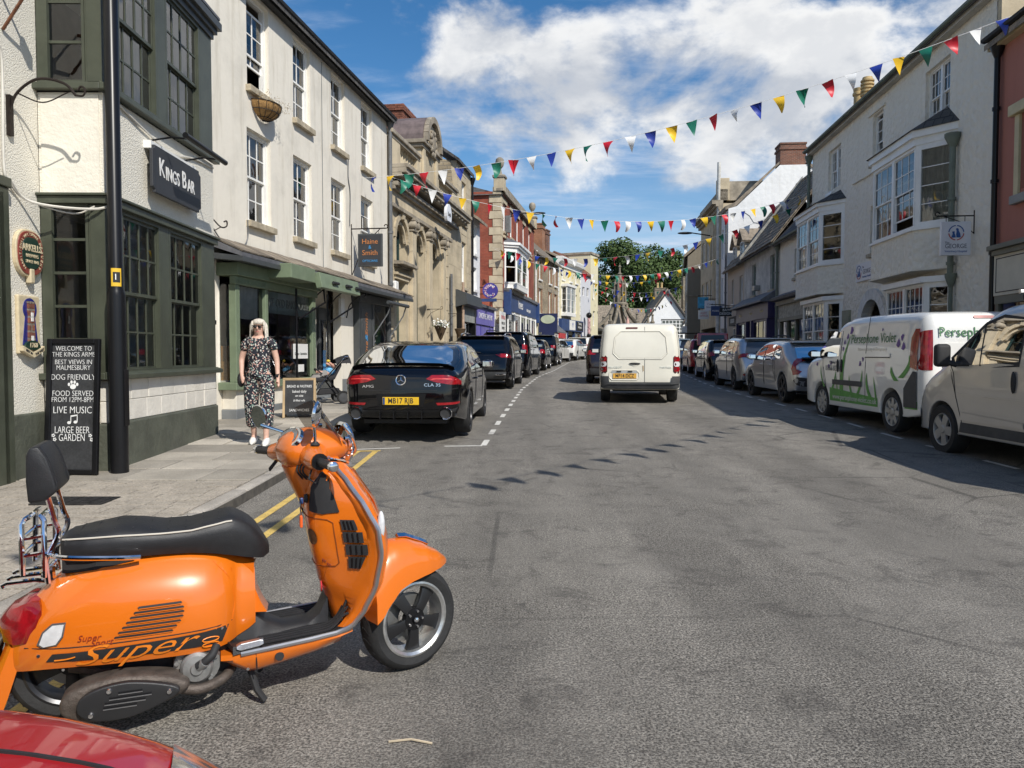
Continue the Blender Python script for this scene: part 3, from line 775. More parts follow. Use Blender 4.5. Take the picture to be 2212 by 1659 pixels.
b.prism([(x0 + c, z0), (x1 - c, z0), (x1 - c, z0 + c * .6), (x1, z0 + c), (x1, z1 - c), (x1 - c, z1 - c * .6), (x1 - c, z1), (x0 + c, z1), (x0 + c, z1 - c * .6), (x0, z1 - c), (x0, z0 + c), (x0 + c, z0 + c * .6)], -.13, -.09, 'y')
b.build('board', SIGNBK, sg, bevel=.006)
B(x0 + .05, x1 - .05, -.09, .02, 3.86, 3.95).build('batten', WHITE, sg)
for s, sz, xx in (('K', .30, 1.10), ('INGS', .225, 1.41), ('B', .30, 1.76), ('AR', .225, 1.98)):
    text(s, sz, LETW, sg, (xx, -.134, 3.62 - (.035 if sz < .3 else 0) + .035), sx=.82, bold=.004)
tl = on_pub(thing('trough_light', 'black tubular trough light on two arms over the pub sign', 'sign light'))
MB().tube([(.95, -.48, 4.02), (2.3, -.48, 4.02)], .035, 12).build('tube', BLACK, tl, smooth=True)
for xx in (1.12, 2.1): MB().tube([(xx, .0, 4.0), (xx, -.25, 4.04), (xx, -.46, 4.02)], .012, 6).build('arm', BLACK, tl, smooth=True)
CERB = mat('plaque_red', (.24, .05, .035), .3, var=.15, vs=12, coat=.6); CERG = mat('plaque_green', (.018, .045, .03), .3, var=.1, coat=.6)
CREAMP = mat('plaque_cream', (.62, .52, .34), .4, var=.12, vs=14); BLUECER = mat('plaque_blue', (.02, .025, .19), .25, var=.1, coat=.8)
ak = on_pub(thing('brewery_plaque', 'oval red and green ceramic plaque lettered ARKELLS BREWERS SINCE 1843', 'plaque'))
pc = (-.26, 2.46)
def oval(rx, rz, n=32, cx=pc[0], cz=pc[1], p=2.6): return [(cx + rx * math.copysign(abs(math.cos(a)) ** (2 / p), math.cos(a)), cz + rz * math.copysign(abs(math.sin(a)) ** (2 / p), math.sin(a))) for a in [2 * math.pi * k / n for k in range(n)]]
MB().prism(oval(.235, .245), .655, .70).build('rim', CREAMP, ak, bevel=.008); MB().prism(oval(.215, .225), .645, .66).build('band', CERB, ak, bevel=.006); MB().prism(oval(.155, .165), .637, .65).build('centre', CERG, ak, bevel=.006)
MB().prism([(pc[0] - .035, pc[1] - .31), (pc[0] + .035, pc[1] - .31), (pc[0] + .035, pc[1] - .16), (pc[0] - .035, pc[1] - .16)], .63, .69).build('buckle', CREAMP, ak, bevel=.012)
text('ARKELLS', .098, CREAMP, ak, (pc[0], .634, pc[1] + .05), sx=.88, bold=.002)
text('BREWERS', .05, CREAMP, ak, (pc[0], .634, pc[1] - .03)); text('SINCE 1843', .045, CREAMP, ak, (pc[0], .634, pc[1] - .09))
def arc_text(s, r0, z_, a0, a1, size, m, par, cx, cz, y):
    for i, ch in enumerate(s):
        if ch == ' ': continue
        a = a0 + (a1 - a0) * (i / max(1, len(s) - 1))
        text(ch, size, m, par, (cx + r0 * math.cos(R(a)), y, cz + z_ * math.sin(R(a))), rot=(R(90), R(-(a - 90)) * 1., 0))
arc_text('WILTSHIRE', .187, .195, 125, 55, .042, CREAMP, ak, *pc, .641)
arc_text('TRADITIONAL', .187, .195, 235, 140, .038, CREAMP, ak, *pc, .641); arc_text('DRAUGHT', .187, .195, 35, -45, .042, CREAMP, ak, *pc, .641)
ut = on_pub(thing('tower_plaque', 'rectangular ceramic plaque of a brick tower dated 1760', 'plaque'))
ux, uz = -.29, 1.72
B(ux - .18, ux + .18, .66, .70, uz - .3, uz + .3).build('frame', CREAMP, ut, bevel=.012)
key = [(ux + .115 * math.cos(R(a)), uz + .16 + .115 * math.sin(R(a))) for a in range(-45, 226, 15)]
MB().prism([(ux + .13, uz - .21), *key, (ux - .13, uz - .21)], .652, .665).build('keyhole', BLUECER, ut)
MB().prism([(ux - .06, uz - .2), (ux + .06, uz - .2), (ux + .045, uz + .1), (ux + .055, uz + .13), (ux + .055, uz + .22), (ux - .055, uz + .22), (ux - .055, uz + .13), (ux - .045, uz + .1)], .635, .656).build('tower', BRICKC, ut, bevel=.004)
for zz_ in (-.14, .06, .1): B(ux - .018, ux + .018, .628, .64, uz + zz_ - .025, uz + zz_ + .025).build('tower_window', WHITE, ut)
for k in (-.045, 0, .045): B(ux + k - .012, ux + k + .012, .634, .655, uz + .22, uz + .24).build('merlon', BRICKC, ut)
MB().prism([(ux + .14 * math.cos(R(a)), uz - .26 + .10 * math.sin(R(a))) for a in range(0, 181, 15)], .628, .66).build('mound', CERG, ut)
MB().prism([(ux - .18, uz - .27), (ux, uz - .34), (ux + .18, uz - .27), (ux + .18, uz - .22), (ux, uz - .29), (ux - .18, uz - .22)], .618, .66).build('scroll', CREAMP, ut)
text('1760', .07, CREAMP, ut, (ux, .626, uz - .215), shear=.2)
for s, a, dx in (('BEST IN', 22, -.09), ('THE WEST', -22, .09)): text(s, .034, BLACKM, ut, (ux + dx, .616, uz - .282), rot=(R(90), R(a), 0))
CHALKB = mat('chalkboard', (.028, .029, .031), .75, var=.25, vs=5, fine=.15, fs=40)
cb_ = thing('chalkboard', 'tall black framed chalkboard with white writing leaning on the pub bay', 'chalkboard', (-4.63, 8.02, gz(8.02) + .105), R(-4))
T = Matrix.Rotation(R(-4), 4, 'X')
b = MB(); b.M = T; b.box(-.25, .25, .012, .03, .03, 1.40); b.build('board', CHALKB, cb_)
b = MB(); b.M = T
for q in ((-.29, -.235, 0, 1.43), (.235, .29, 0, 1.43)): b.box(q[0], q[1], -.01, .035, q[2], q[3])
b.box(-.235, .235, -.01, .035, 0, .055); b.box(-.235, .235, -.01, .035, 1.375, 1.43)
b.build('frame', BLACK, cb_, bevel=.008)
CHALK = mat('chalk', (.74, .74, .72), .9, var=.12, vs=60)
for s, sz, zz_, sx in (('WELCOME TO', .072, 1.325, .85), ('THE KINGS ARMS', .072, 1.262, .85), ('BEST VIEWS IN', .072, 1.182, .88), ('MALMESBURY', .075, 1.122, .82), ('DOG FRIENDLY', .085, 1.022, .82), ('FOOD SERVED', .085, .85, .82), ('FROM 12PM-8PM', .078, .785, .82), ('LIVE MUSIC', .105, .675, .82), ('LARGE BEER', .105, .465, .68), ('GARDEN', .11, .385, .66)):
    p = T @ Vector((0, .008, zz_)); text(s, sz, CHALK, cb_, p, rot=(R(90 - 4), 0, 0), sx=sx, ext=.001, bold=-.0012)
b = MB(); b.M = T
def disc(mb, x, z, r, y=.008, n=10, ax=1., az=1.): mb.prism([(x + r * ax * math.cos(2 * math.pi * k / n), z + r * az * math.sin(2 * math.pi * k / n)) for k in range(n)], y, y + .003)
disc(b, 0, .925, .028, ax=1.2)
for x, z in ((-.045, .948), (-.017, .972), (.017, .972), (.045, .948)): disc(b, x, z, .013, az=1.4)
b.build('paw_drawing', CHALK, cb_)
b = MB(); b.M = T
disc(b, -.035, .545, .016, ax=1.3); disc(b, .035, .552, .016, ax=1.3)
b.prism([(-.02, .55), (-.013, .55), (-.013, .62), (-.02, .615)], .008, .011); b.prism([(.05, .555), (.057, .555), (.057, .63), (.05, .63)], .008, .011); b.prism([(-.02, .605), (.057, .618), (.057, .632), (-.02, .62)], .008, .011)
b.build('note_drawing', CHALK, cb_)
for x in (-.205, .2):
    b = MB(); b.M = T
    for (dx, dz) in ((0, .02), (.016, -.022)):
        for k in range(5): disc(b, x + dx + .013 * math.cos(k * 1.257), .39 + dz + .013 * math.sin(k * 1.257), .007)
    b.build('flower_drawing', CHALK, cb_)
lp = thing('lamp_post', 'thick black steel lamp column at the pub corner with yellow number sticker', 'lamp post', (-4.205, 8.2, gz(8.2) + .1))
MB().lathe([(.093, -.1), (.093, 1.88), (.086, 1.93), (.073, 1.97), (.071, 6.8), (.04, 6.85), (.04, 7.3), (0, 7.3)], 20).build('column', BLACK, lp, smooth=True)
MB().tube(spline([(0, 0, 7.2), (.05, 0, 7.6), (.5, 0, 7.85), (1.0, 0, 7.9)], 5), .03, 8).build('bracket_arm', BLACK, lp, smooth=True)
MB().ell((1.2, 0, 7.88), (.3, .12, .07)).build('lantern', STEEL, lp, smooth=True)
B(.088, .0935, -.05, .05, .5, 1.1).build('inspection_door', BLACK, lp, bevel=.003)
YEL = mat('sticker_yellow', (.72, .45, .03), .5, var=.05)
MB().lathe([(.0745, 1.98), (.0745, 2.17)], 8, a0=-100, a1=-20).build('number_sticker', YEL, lp, fix=False)
MB().lathe([(.0750, 2.02), (.0750, 2.13)], 8, a0=-85, a1=-30).build('sticker_panel', BLACKM, lp, fix=False)
text('1', .09, LETW, lp, (.034, -.0695, 2.075), rot=(R(90), 0, R(25)), ext=.001)
# ================================================================== cream house with bakery and optician below
CR = facade(-6.906, .147, 11.6, 'cream_house', 'three storey cream rendered house with bakery and optician shops below', 'house')
CL = 10.95
holes = []; WX = (2.58, 4.56, 6.64, 8.70)
for x in WX: holes += [(x, x + .95, 3.86, 5.55), (x + .04, x + .92, 6.31, 8.0)]
SHOPH = [(1.55, 4.75, .95, 2.92), (5.55, 7.2, -.2, 2.95), (8.05, 10.6, .95, 2.95)]
shell(CR, CREAM, CL, -.3, 8.22, 7.5, holes + SHOPH, .2, gable=None)
for i, x in enumerate(WX):
    sash(CR, x, 3.86, .95, 1.69, 3 if i < 1 else 2, 4, y=.11, sill=SILLST, curtain=(0, 0, 1, 0)[i], opened=(.0, 0, 0, 0)[i])
    sash(CR, x + .04, 6.31, .88, 1.69, 2, 4, y=.11, sill=SILLST, opened=(.42, 0, 0, 0)[i], top_open=(.2, .0, 0, 0)[i], curtain=(0, 2, 1, 1)[i])
gable_roof(CR, SLATE, -.1, CL + .12, 7.5, 8.26, 3.2, ov=.25)
gutter(CR, -.1, CL + .1, -.22, 8.2, BLACKM, .075)
B(-.1, CL + .1, -.16, -.01, 8.06, 8.24).build('eaves_board', BLACKM, CR)
downpipe(CR, CL + .02, -.09, 3.1, 8.0, GREYPIPE, .055)
downpipe(CR, 1.12, -.1, .1, 3.0, BLACK, .05, hopper=False)
B(.05, CL - .05, 2.4, 2.5, -.2, 8.1).build('inner_wall', INTER, CR)
B(.05, CL - .05, .25, 2.4, 3.1, 3.2).build('upper_floor', INTER, CR); B(.05, CL - .05, .25, 2.4, 5.85, 5.95).build('upper_floor', INTER, CR)
b = MB(); b.tube(spline([(1.2, -.03, 3.6), (1.6, -.03, 3.35), (2.2, -.03, 3.3), (2.5, -.03, 3.5), (2.52, -.03, 3.85)], 6), .011, 6); b.tube(spline([(7.75, -.02, 6.3), (7.72, -.02, 5.8), (7.85, -.02, 5.4), (7.8, -.02, 4.6)], 6), .012, 6); b.tube([(6.1, -.012, 3.2), (6.1, -.012, 8.0)], .006, 4)
b.build('cable', GREYPIPE, CR, smooth=True)
b = MB(); b.prism([(-.62, 3.02), (-.62, 3.09), (.0, 3.36), (.0, 3.22)], 1.15, CL + .45, 'x'); b.build('pent_roof', LEAD, CR)
b = MB(); b.prism([(-.64, 2.94), (-.64, 3.02), (0, 3.10), (0, 3.0)], 1.15, CL + .45, 'x'); b.build('soffit', CHAR, CR)
rr = random.Random(4); x = 1.15
while x < CL + .4:      # slates of the pent roof, laid one by one
    w = rr.uniform(.26, .36)
    o = block('slate', SLATE if 0 else STILE, CR, x + .004, min(x + w, CL + .44) - .004, -.33, .33, -.012, .012); o.rotation_euler = (R(24), 0, 0); o.location = (x + w / 2, -.33, 3.245 + rr.uniform(-.004, .006)); x += w
DP = -.34
b = MB(); b.box(1.45, 4.98, DP, .0, .80, .93); b.build('bakery_sill', SAGE, CR, bevel=.01)
B(1.55, 4.9, DP + .06, 0, -.3, .46).build('plinth', GREYPL, CR, bevel=.01); B(1.58, 4.86, DP + .08, 0, .46, .80).build('stall_riser', CREAM, CR, bevel=.01)
for x0, x1 in ((1.52, 1.66), (2.62, 2.72), (4.74, 4.92)):
    B(x0, x1, DP + .03, DP + .16, .93, 2.60).build('mullion', SAGE, CR, bevel=.01)
B(4.74, 4.92, DP + .16, 0, .93, 2.6).build('mullion', SAGE, CR)
b = MB(); b.box(1.48, 4.96, DP + .0, DP + .12, 2.60, 2.74); b.box(1.44, 5.0, DP - .06, 0, 2.74, 2.96); b.build('bakery_fascia', SAGE, CR, bevel=.012)
for k in range(22): B(1.5 + k * .05, 1.53 + k * .05, DP - .012, DP, 2.63, 2.71).build('dentil', SAGE, CR)
for i, (x0, x1) in enumerate(((1.66, 2.62), (2.72, 4.74))):
    MB().add([(x0, DP + .1, .93), (x1, DP + .1, .93), (x1, DP + .1, 2.6), (x0, DP + .1, 2.6)], [(0, 1, 2, 3)]).build('shop_pane', SHOPGL, CR, fix=False)
MB().add([(1.53, DP + .1, .93), (1.53, 0, .93), (1.53, 0, 2.6), (1.53, DP + .1, 2.6)], [(0, 1, 2, 3)]).build('shop_pane', SHOPGL, CR, fix=False)
b = MB().grid(lambda a, c: (1.67 + .94 * a, DP + .18 + .015 * math.sin(a * 45), 2.6 - (.52 + .05 * math.sin(a * 3.14)) * c), 40, 2); b.build('half_curtain', CURT, CR, smooth=True, fix=False)
B(1.56, 4.9, DP + .12, 1.2, .86, .93).build('window_bed', mat('pale_wood', (.42, .30, .16), .6, var=.2), CR)
b = MB(); b.box(2.55, 3.65, DP - .5, DP - .05, 2.80, 3.06); b.build('awning_box', SAGE, CR, bevel=.01)
b = MB(); b.prism([(DP - .62, 2.72), (DP - .5, 2.70), (DP - .42, 3.0), (DP - .56, 3.02)], 3.7, 5.9, 'x'); b.build('awning_rail', SAGE, CR, bevel=.01)
for x in (4.0, 5.6):
    b = MB(); b.tube([(x, DP - .52, 2.74), (x + .12, DP - .5, 2.45), (x - .35, DP - .15, 2.1)], .022, 6); b.tube([(x - .35, DP - .1, 2.7), (x - .35, DP - .1, .9)], .022, 6); b.build('awning_arm', BLACK, CR, smooth=True)
for x in (4.25, 5.0, 5.6): MB().tube([(x, DP - .63, 2.86), (x + .3, DP - .63, 2.86)], .03, 8).build('awning_hook', BLACKM, CR, smooth=True)
LETG = mat('grey_lettering', (.12, .13, .12), .6, var=.1); PANE_BAND = mat('frosted_band', (.42, .45, .42), .6, var=.1)
B(2.74, 4.72, DP + .105, DP + .110, 2.18, 2.58).build('window_banner', PANE_BAND, CR)
text('THE OLD BAKEHOUSE', .235, LETG, CR, (3.73, DP + .095, 2.38), sx=.83)
B(3.9, 4.6, DP + .08, DP + .09, 1.32, 1.62).build('window_notice', WHITE, CR); text('Drinks ~ Sandwiches', .07, LETG, CR, (4.25, DP + .075, 1.42)); B(4.05, 4.4, DP + .08, DP + .09, 1.05, 1.2).build('window_notice', WHITE, CR)
B(5.0, 5.54, -.06, .0, -.2, 2.95).build('pier', CREAM, CR, bevel=.01)
MB().lathe([(.0, -.02), (.12, -.02), (.12, 0), (.10, .012), (0, .012)], 24, (5.3, -.07, 1.98), 'y').build('round_plaque', BLACKM, CR, smooth=True)
B(5.18, 5.3, -.12, -.06, 1.22, 1.42).build('meter_box', WHITE, CR, bevel=.008); B(5.20, 5.28, -.125, -.12, 1.27, 1.33).build('meter_label', GREYPL, CR)
B(5.5, 7.25, .35, .45, -.2, 3.0).build('recess_wall', CREAM, CR)
B(5.62, 6.3, .28, .35, .2, 2.35).build('door', mat('weathered_board', (.33, .31, .27), .8, var=.25, vs=6, streak=.4), CR, bevel=.01)
d_ = B(6.42, 7.15, .24, .34, .25, 2.5).build('door', CHAR, CR, bevel=.01)
B(6.56, 7.02, .225, .24, 1.2, 2.2).build('door_pane', SHOPGL, d_); B(6.6, 6.75, .215, .224, 1.0, 1.5).build('poster', mat('poster_blue', (.05, .25, .5), .5, var=.2), d_); B(6.8, 6.95, .215, .224, 1.45, 1.95).build('poster', WHITE, d_)
B(5.55, 7.2, -.12, .3, -.2, gz(18) + .14).build('doorstep', GREYPL, CR, bevel=.01)
B(7.25, 8.0, -.1, 0, -.2, .8).build('plinth', GREYPL, CR, bevel=.01); B(6.98, 7.2, -.1, -.02, 2.3, 2.75).build('alarm_box', WHITE, CR, bevel=.01)
for x in (5.3, 6.35, 7.5): MB().tube(spline([(x, -.03, 2.3), (x, -.12, 2.62), (x, -.4, 2.86), (x, -.5, 2.9), (x, -.52, 2.85), (x, -.48, 2.83)], 5), .014, 6).build('canopy_bracket', BLACK, CR, smooth=True)
B(8.0, 10.7, -.18, 0, -.2, .62).build('stall_riser', CREAM, CR, bevel=.01); B(7.98, 10.72, -.22, 0, .82, .95).build('shop_sill', CHAR, CR, bevel=.01); B(8.0, 10.7, -.2, 0, .62, .82).build('stall_riser', CHAR, CR)
B(8.05, 9.05, -.16, 0, .95, 2.75).build('side_panel', CHAR, CR, bevel=.008); B(8.16, 8.94, -.175, -.16, 1.05, 2.6).build('panel_moulding', CHAR, CR, bevel=.01)
for x0, x1 in ((9.06, 9.2), (10.5, 10.68)): B(x0, x1, -.18, -.06, .95, 2.75).build('mullion', CHAR, CR, bevel=.008)
MB().add([(9.2, -.12, .95), (10.5, -.12, .95), (10.5, -.12, 2.75), (9.2, -.12, 2.75)], [(0, 1, 2, 3)]).build('shop_pane', SHOPGL, CR, fix=False)
B(7.98, 10.75, -.22, 0, 2.75, 2.95).build('shop_fascia', CHAR, CR, bevel=.01)
ORL = mat('orange_lettering', (.50, .19, .06), .5, var=.05); BLL = mat('blue_lettering', (.06, .3, .62), .5, var=.05)
for s, m_, z in (('Haine', ORL, 1.42), ('&', BLL, 1.82), ('Smith', ORL, 2.18)): text(s, .27, m_, CR, (8.55, -.18, z), rot=(R(90), R(-90), 0), shear=.25)
B(9.6, 10.05, -.06, -.05, 1.2, 2.2).build('poster', mat('poster_green', (.16, .32, .12), .5, var=.6, vs=7), CR); B(9.62, 10.2, -.10, -.09, 1.0, 1.3).build('poster', mat('poster_blue2', (.05, .30, .55), .5, var=.2), CR)
FLAGS = mat('bunting_cloth', (.45, .14, .16), .8, var=.8, vs=14)
for x in (9.28, 10.42): MB().grid(lambda a, c: (x + .02 * math.sin(c * 40) + .07 * (a - .5), -.07, .98 + 1.5 * c), 2, 24).build('window_garland', FLAGS, CR, fix=False)
b = MB(); b.tube([(9.0, -.62, 2.78), (10.9, -.62, 2.78)], .05, 8); b.build('awning_roller', CHAR, CR, smooth=True)
for x in (9.3, 10.75): MB().tube([(x, -.6, 2.76), (x + .05, -.5, 2.5), (x - .25, -.2, 1.9), (x - .25, -.2, 1.2)], .02, 6).build('awning_arm', GREYPIPE, CR, smooth=True)
def on(frame, o): o.location = frame.location; o.rotation_euler = frame.rotation_euler; return o
hs_ = on(CR, thing('optician_sign', 'dark square hanging sign lettered Haine and Smith Opticians on scrolled bracket', 'hanging sign'))
b = MB(); hanging_bracket(b, (7.95, 0, 4.55), (0, -.9, .0), 1.2, .016); b.tube([(7.95, -.25, 4.5), (7.95, -.25, 4.32)], .006, 5); b.tube([(7.95, -.72, 4.5), (7.95, -.72, 4.4)], .006, 5)
b.build('bracket', DIRON, hs_, smooth=True)
B(7.92, 7.98, -.82, -.18, 3.60, 4.42).build('frame', CHAR, hs_, bevel=.012); B(7.915, 7.985, -.78, -.22, 3.64, 4.38).build('board', SIGNBK, hs_)
for s, m_, sz, z in (('Haine', ORL, .18, 4.22), ('&', BLL, .12, 4.08), ('Smith', ORL, .18, 3.94), ('OPTICIANS', BLL, .078, 3.74)): text(s, sz, m_, hs_, (7.911, -.5, z), rot=(R(90), 0, R(-90)), shear=.2 if sz > .2 else 0)
wb = on(CR, thing('window_basket', 'half round wire and coir basket of withered flowers on an upper sill', 'basket'))
COIR = mat('coir', (.33, .19, .07), .95, var=.3, vs=12, bump=.6, bs=60)
MB().grid(lambda a, c: (3.15 + .42 * math.cos(math.pi * (1 - a)) * math.sin(c * math.pi / 2 + .001), -.02 - .34 * math.sin(math.pi * a) * math.sin(c * math.pi / 2), 6.10 - .28 * math.cos(c * math.pi / 2)), 20, 8).build('liner', COIR, wb, smooth=True, fix=False)
b = MB()
for t_ in (.3, .65, 1.): b.tube([(3.15 + .43 * math.cos(math.pi * a / 12) * math.sin(t_ * 1.57), -.02 - .35 * math.sin(math.pi * a / 12) * math.sin(t_ * 1.57), 6.10 - .285 * math.cos(t_ * 1.57)) for a in range(13)], .007, 5)
for a in range(1, 8): b.tube([(3.15 + .43 * math.cos(math.pi * a / 8) * math.sin(k * .196), -.02 - .35 * math.sin(math.pi * a / 8) * math.sin(k * .196), 6.10 - .285 * math.cos(k * .196)) for k in range(9)], .005, 5)
b.build('wire_frame', BLACKM, wb)
rr = random.Random(9); b = MB()
for k in range(260):
    p = Vector((3.15 + rr.uniform(-.4, .55), -.05 - rr.uniform(0, .36), 6.1 + rr.uniform(-.04, .14))); d = Vector((rr.uniform(-1, 1), rr.uniform(-1, 1), rr.uniform(-.6, 1))).normalized() * rr.uniform(.03, .07); e = d.orthogonal().normalized() * .012
    b.add([p - e, p + d * .5 + e, p + d, p - e * .3], [(0, 1, 2, 3)])
tag(b.build('withered_flowers', mat('dry_plant', (.28, .20, .09), .9, var=.5, vs=30), wb, fix=False), kind='stuff')
# ================================================================== stone bank
BK = facade(-7.08, .155, 22.5, 'stone_bank', 'classical honey stone bank with arched windows and balustraded parapet', 'building')
BL_ = 8.9
WIN = ((.62, 1.86), (2.72, 3.92), (4.72, 5.92))
bh = [(a, c, .9, 4.9) for a, c in WIN[1:]] + [(WIN[0][0], WIN[0][1], 4.15, 4.9), (.75, 1.7, .4, 3.65)]
shell(BK, ASHLAR, BL_, -.3, 6.9, 8, [(a, c, e, f + (c - a) / 2 if e > .5 else f) for a, c, e, f in bh], .32)
def arch_spandrel(parent, m, x0, x1, zs, y0, y1, n=12, name='spandrel'):
    r = (x1 - x0) / 2; cx = (x0 + x1) / 2
    for s in (-1, 1):
        poly = [(cx + s * r, zs)] + [(cx + s * r * math.cos(R(90 * k / n)), zs + r * math.sin(R(90 * k / n))) for k in range(1, n)] + [(cx, zs + r), (cx + s * r, zs + r + .001)]
        MB().prism(poly if s > 0 else poly[::-1], y0, y1).build(name, m, parent)
def arch_ring(parent, m, x0, x1, zs, w, y0, y1, n=9, name='voussoir', key=True):
    cx, r = (x0 + x1) / 2, (x1 - x0) / 2
    for k in range(n):
        a0, a1 = R(180 * k / n + .5), R(180 * (k + 1) / n - .5); am = (a0 + a1) / 2
        pr = .05 if key and k == n // 2 else 0; ro = r + w + (.12 if pr else 0)
        MB().prism([(cx + r * math.cos(a0), zs + r * math.sin(a0)), (cx + ro * math.cos(a0), zs + ro * math.sin(a0)), (cx + ro * math.cos(am) , zs + ro * math.sin(am)), (cx + ro * math.cos(a1), zs + ro * math.sin(a1)), (cx + r * math.cos(a1), zs + r * math.sin(a1)), (cx + r * math.cos(am), zs + r * math.sin(am))], y0 - pr, y1).build('keystone' if pr else name, m, parent)
DKGREEN = mat('teal_door_paint', (.018, .042, .04), .45, var=.1)
for i, (a, c) in enumerate(WIN):
    arch_spandrel(BK, ASHLAR, a, c, 4.9, 0, .3)
    arch_ring(BK, ASHLAR, a, c, 4.9, .17, -.06, 0); arch_ring(BK, ASHLAR, a + .1, c - .1, 4.85, .1, .02, .1, key=False, name='arch_moulding')
    z0 = 4.2 if i == 0 else .95
    sash(BK, a + .06, z0, c - a - .12, 5.45 - z0, 2, 4 if i else 2, DKGREEN, y=.26, style='casement')
    for xx in (a - .12, c): B(xx, xx + .12, -.05, 0, z0 if i else 4.2, 4.9).build('jamb', ASHLAR, BK, bevel=.01)
    if i: B(a - .15, c + .15, -.12, 0, .72, .95).build('window_sill', ASHLAR, BK, bevel=.02)
B(.75, 1.7, .22, .3, .4, 3.65).build('door', DKGREEN, BK)
for z0, z1, o in ((3.66, 3.78, .06), (3.78, 3.86, .12)): B(.6 - o, 1.85 + o, -o, 0, z0, z1).build('door_architrave', ASHLAR, BK, bevel=.01)
for z0, z1, o in ((4.02, 4.08, .06), (4.08, 4.18, .16)): B(.5 - o * .5, 1.95 + o * .5, -o * 2, 0, z0, z1).build('hood_moulding', STONED, BK, bevel=.01)
courses('ashlar_block', ASHLAR, BK, .0, BL_, .9, 5.7, .40, .55, .95, 0, .012, [(a - .15, c + .15, e - .3 if e > 3 else -1, 5.75) for a, c, e, f in bh[:2]] + [(.45, 2.0, -1, 5.75)] + [(x - .02, x + .5, -1, 5.75) for x in (2.06, 4.1, 6.1)] + [(0, .32, -1, 6), (6.95, 7.4, -1, 6)], seed=2)
for x in (2.08, 4.12, 6.12):      # pilasters with scrolled capitals
    B(x, x + .44, -.13, 0, .95, 5.30).build('pilaster', ASHLAR, BK, bevel=.012); B(x - .05, x + .49, -.2, 0, .5, .95).build('pilaster_base', STONED, BK, bevel=.03)
    b = MB(); b.box(x - .03, x + .47, -.18, 0, 5.30, 5.36); b.box(x - .06, x + .50, -.22, 0, 5.62, 5.70); b.box(x + .02, x + .42, -.15, 0, 5.36, 5.62)
    cap = b.build('capital', STONED, BK, bevel=.012)
    for s in (.02, .42): MB().lathe([(0, -.26), (.05, -.26), (.1, -.24), (.12, -.2), (.12, 0)], 14, (x + s, 0, 5.5), 'y').build('volute', STONED, cap, smooth=True)
for z0, k in [(.95 + .42 * i, i) for i in range(11)]:      # quoins at both ends
    for x in ((.0, 6.98)): B(x, x + (.34 if k % 2 else .28), -.05, 0, z0 + .008, z0 + .412).build('quoin', ASHLAR, BK, bevel=.015)
for o, z0, z1, m_ in ((.16, 5.70, 5.82, STONED), (.1, 5.82, 6.2, ASHLAR), (.22, 6.2, 6.3, STONED), (.3, 6.3, 6.42, STONED), (.55, 6.66, 6.8, STONED), (.62, 6.8, 6.92, STONED), (.42, 6.56, 6.66, STONED), (.08, 6.42, 6.56, ASHLAR)):
    B(-.02, 7.45 + o * .3 if z0 < 6.5 else BL_ + .1, -o, .1, z0, z1 - .002).build('cornice', m_, BK, bevel=.012)
for k in range(16): B(.2 + k * .53, .42 + k * .53, -.5, -.1, 6.57, 6.655).build('modillion', STONED, BK, bevel=.01)
for (x0, x1) in ((0, .9), (2.75, 3.1), (5.2, 5.6), (7.8, 8.4)): B(x0, x1, -.1, .25, 6.92, 7.80).build('parapet_pier', ASHLAR, BK, bevel=.015)
for a, c in ((.9, 2.75), (5.6, 7.8)):
    B(a, c, -.06, .2, 6.92, 7.06).build('parapet_base', STONED, BK, bevel=.01)
    n = int((c - a) / .24)
    for k in range(n): MB().lathe([(.05, 7.06), (.06, 7.12), (.045, 7.16), (.085, 7.3), (.05, 7.5), (.045, 7.6), (.06, 7.64), (.06, 7.70)], 8, (a + (k + .5) * (c - a) / n, .07, 0)).build('baluster', ASHLAR, BK, smooth=True)
for a, c in ((-.05, 3.0), (5.3, 8.5)):
    B(a, c, -.12, .27, 7.70, 7.80).build('parapet_rail', STONED, BK, bevel=.012); B(a - .04, c + .04, -.18, .32, 7.80, 7.92).build('parapet_rail', STONED, BK, bevel=.02)
B(3.1, 5.2, -.12, .9, 6.92, 8.4).build('aedicule', ASHLAR, BK, bevel=.015)
for z0, z1, o in ((8.2, 8.32, .1), (8.32, 8.44, .18)): B(3.1 - o, 5.2 + o, -.12 - o, .9, z0, z1).build('aedicule_cornice', STONED, BK, bevel=.012)
COPPER = mat('weathered_lead_roof', (.17, .13, .12), .55, .2, var=.3, vs=3, streak=.5)
r0 = .98; cx = 4.15
MB().prism([(cx + (r0 + .12) * math.cos(R(a)), 8.44 + (r0 + .0) * math.sin(R(a))) for a in range(0, 181, 12)], -.2, .95).build('barrel_roof', COPPER, BK)
arch_ring(BK, STONED, cx - r0 + .18, cx + r0 - .18, 8.44, .2, -.36, -.2, 11, key=False)
MB().prism([(cx + .75 * math.cos(R(a)), 8.44 + .75 * math.sin(R(a))) for a in range(0, 181, 12)], -.225, -.2).build('tympanum', ASHLAR, BK)
b = MB(); b.ell((cx, -.26, 8.55), (.2, .1, .3)); cart = b.build('cartouche', STONED, BK, smooth=True)
for k in range(10): MB().ell((cx + .3 * math.cos(k * .628), -.27, 8.55 + .38 * math.sin(k * .628)), (.1, .08, .1), 8, 6).build('cartouche_scroll', STONED, cart, smooth=True)
for x in (3.2, 4.85): B(x, x + .24, -.2, -.12, 6.95, 8.2).build('aedicule_pilaster', ASHLAR, BK, bevel=.01)
chimney(BK, 5.6, 1.75, 6.9, 10.2, 1.6, 1.5, BRICKC, bricks=mat('brick_piece', (.20, .075, .045), .9, var=.35, vs=5, rnd=.35, bump=.5, bs=40, dirt=.35, dirtcol=(.07, .05, .045)))
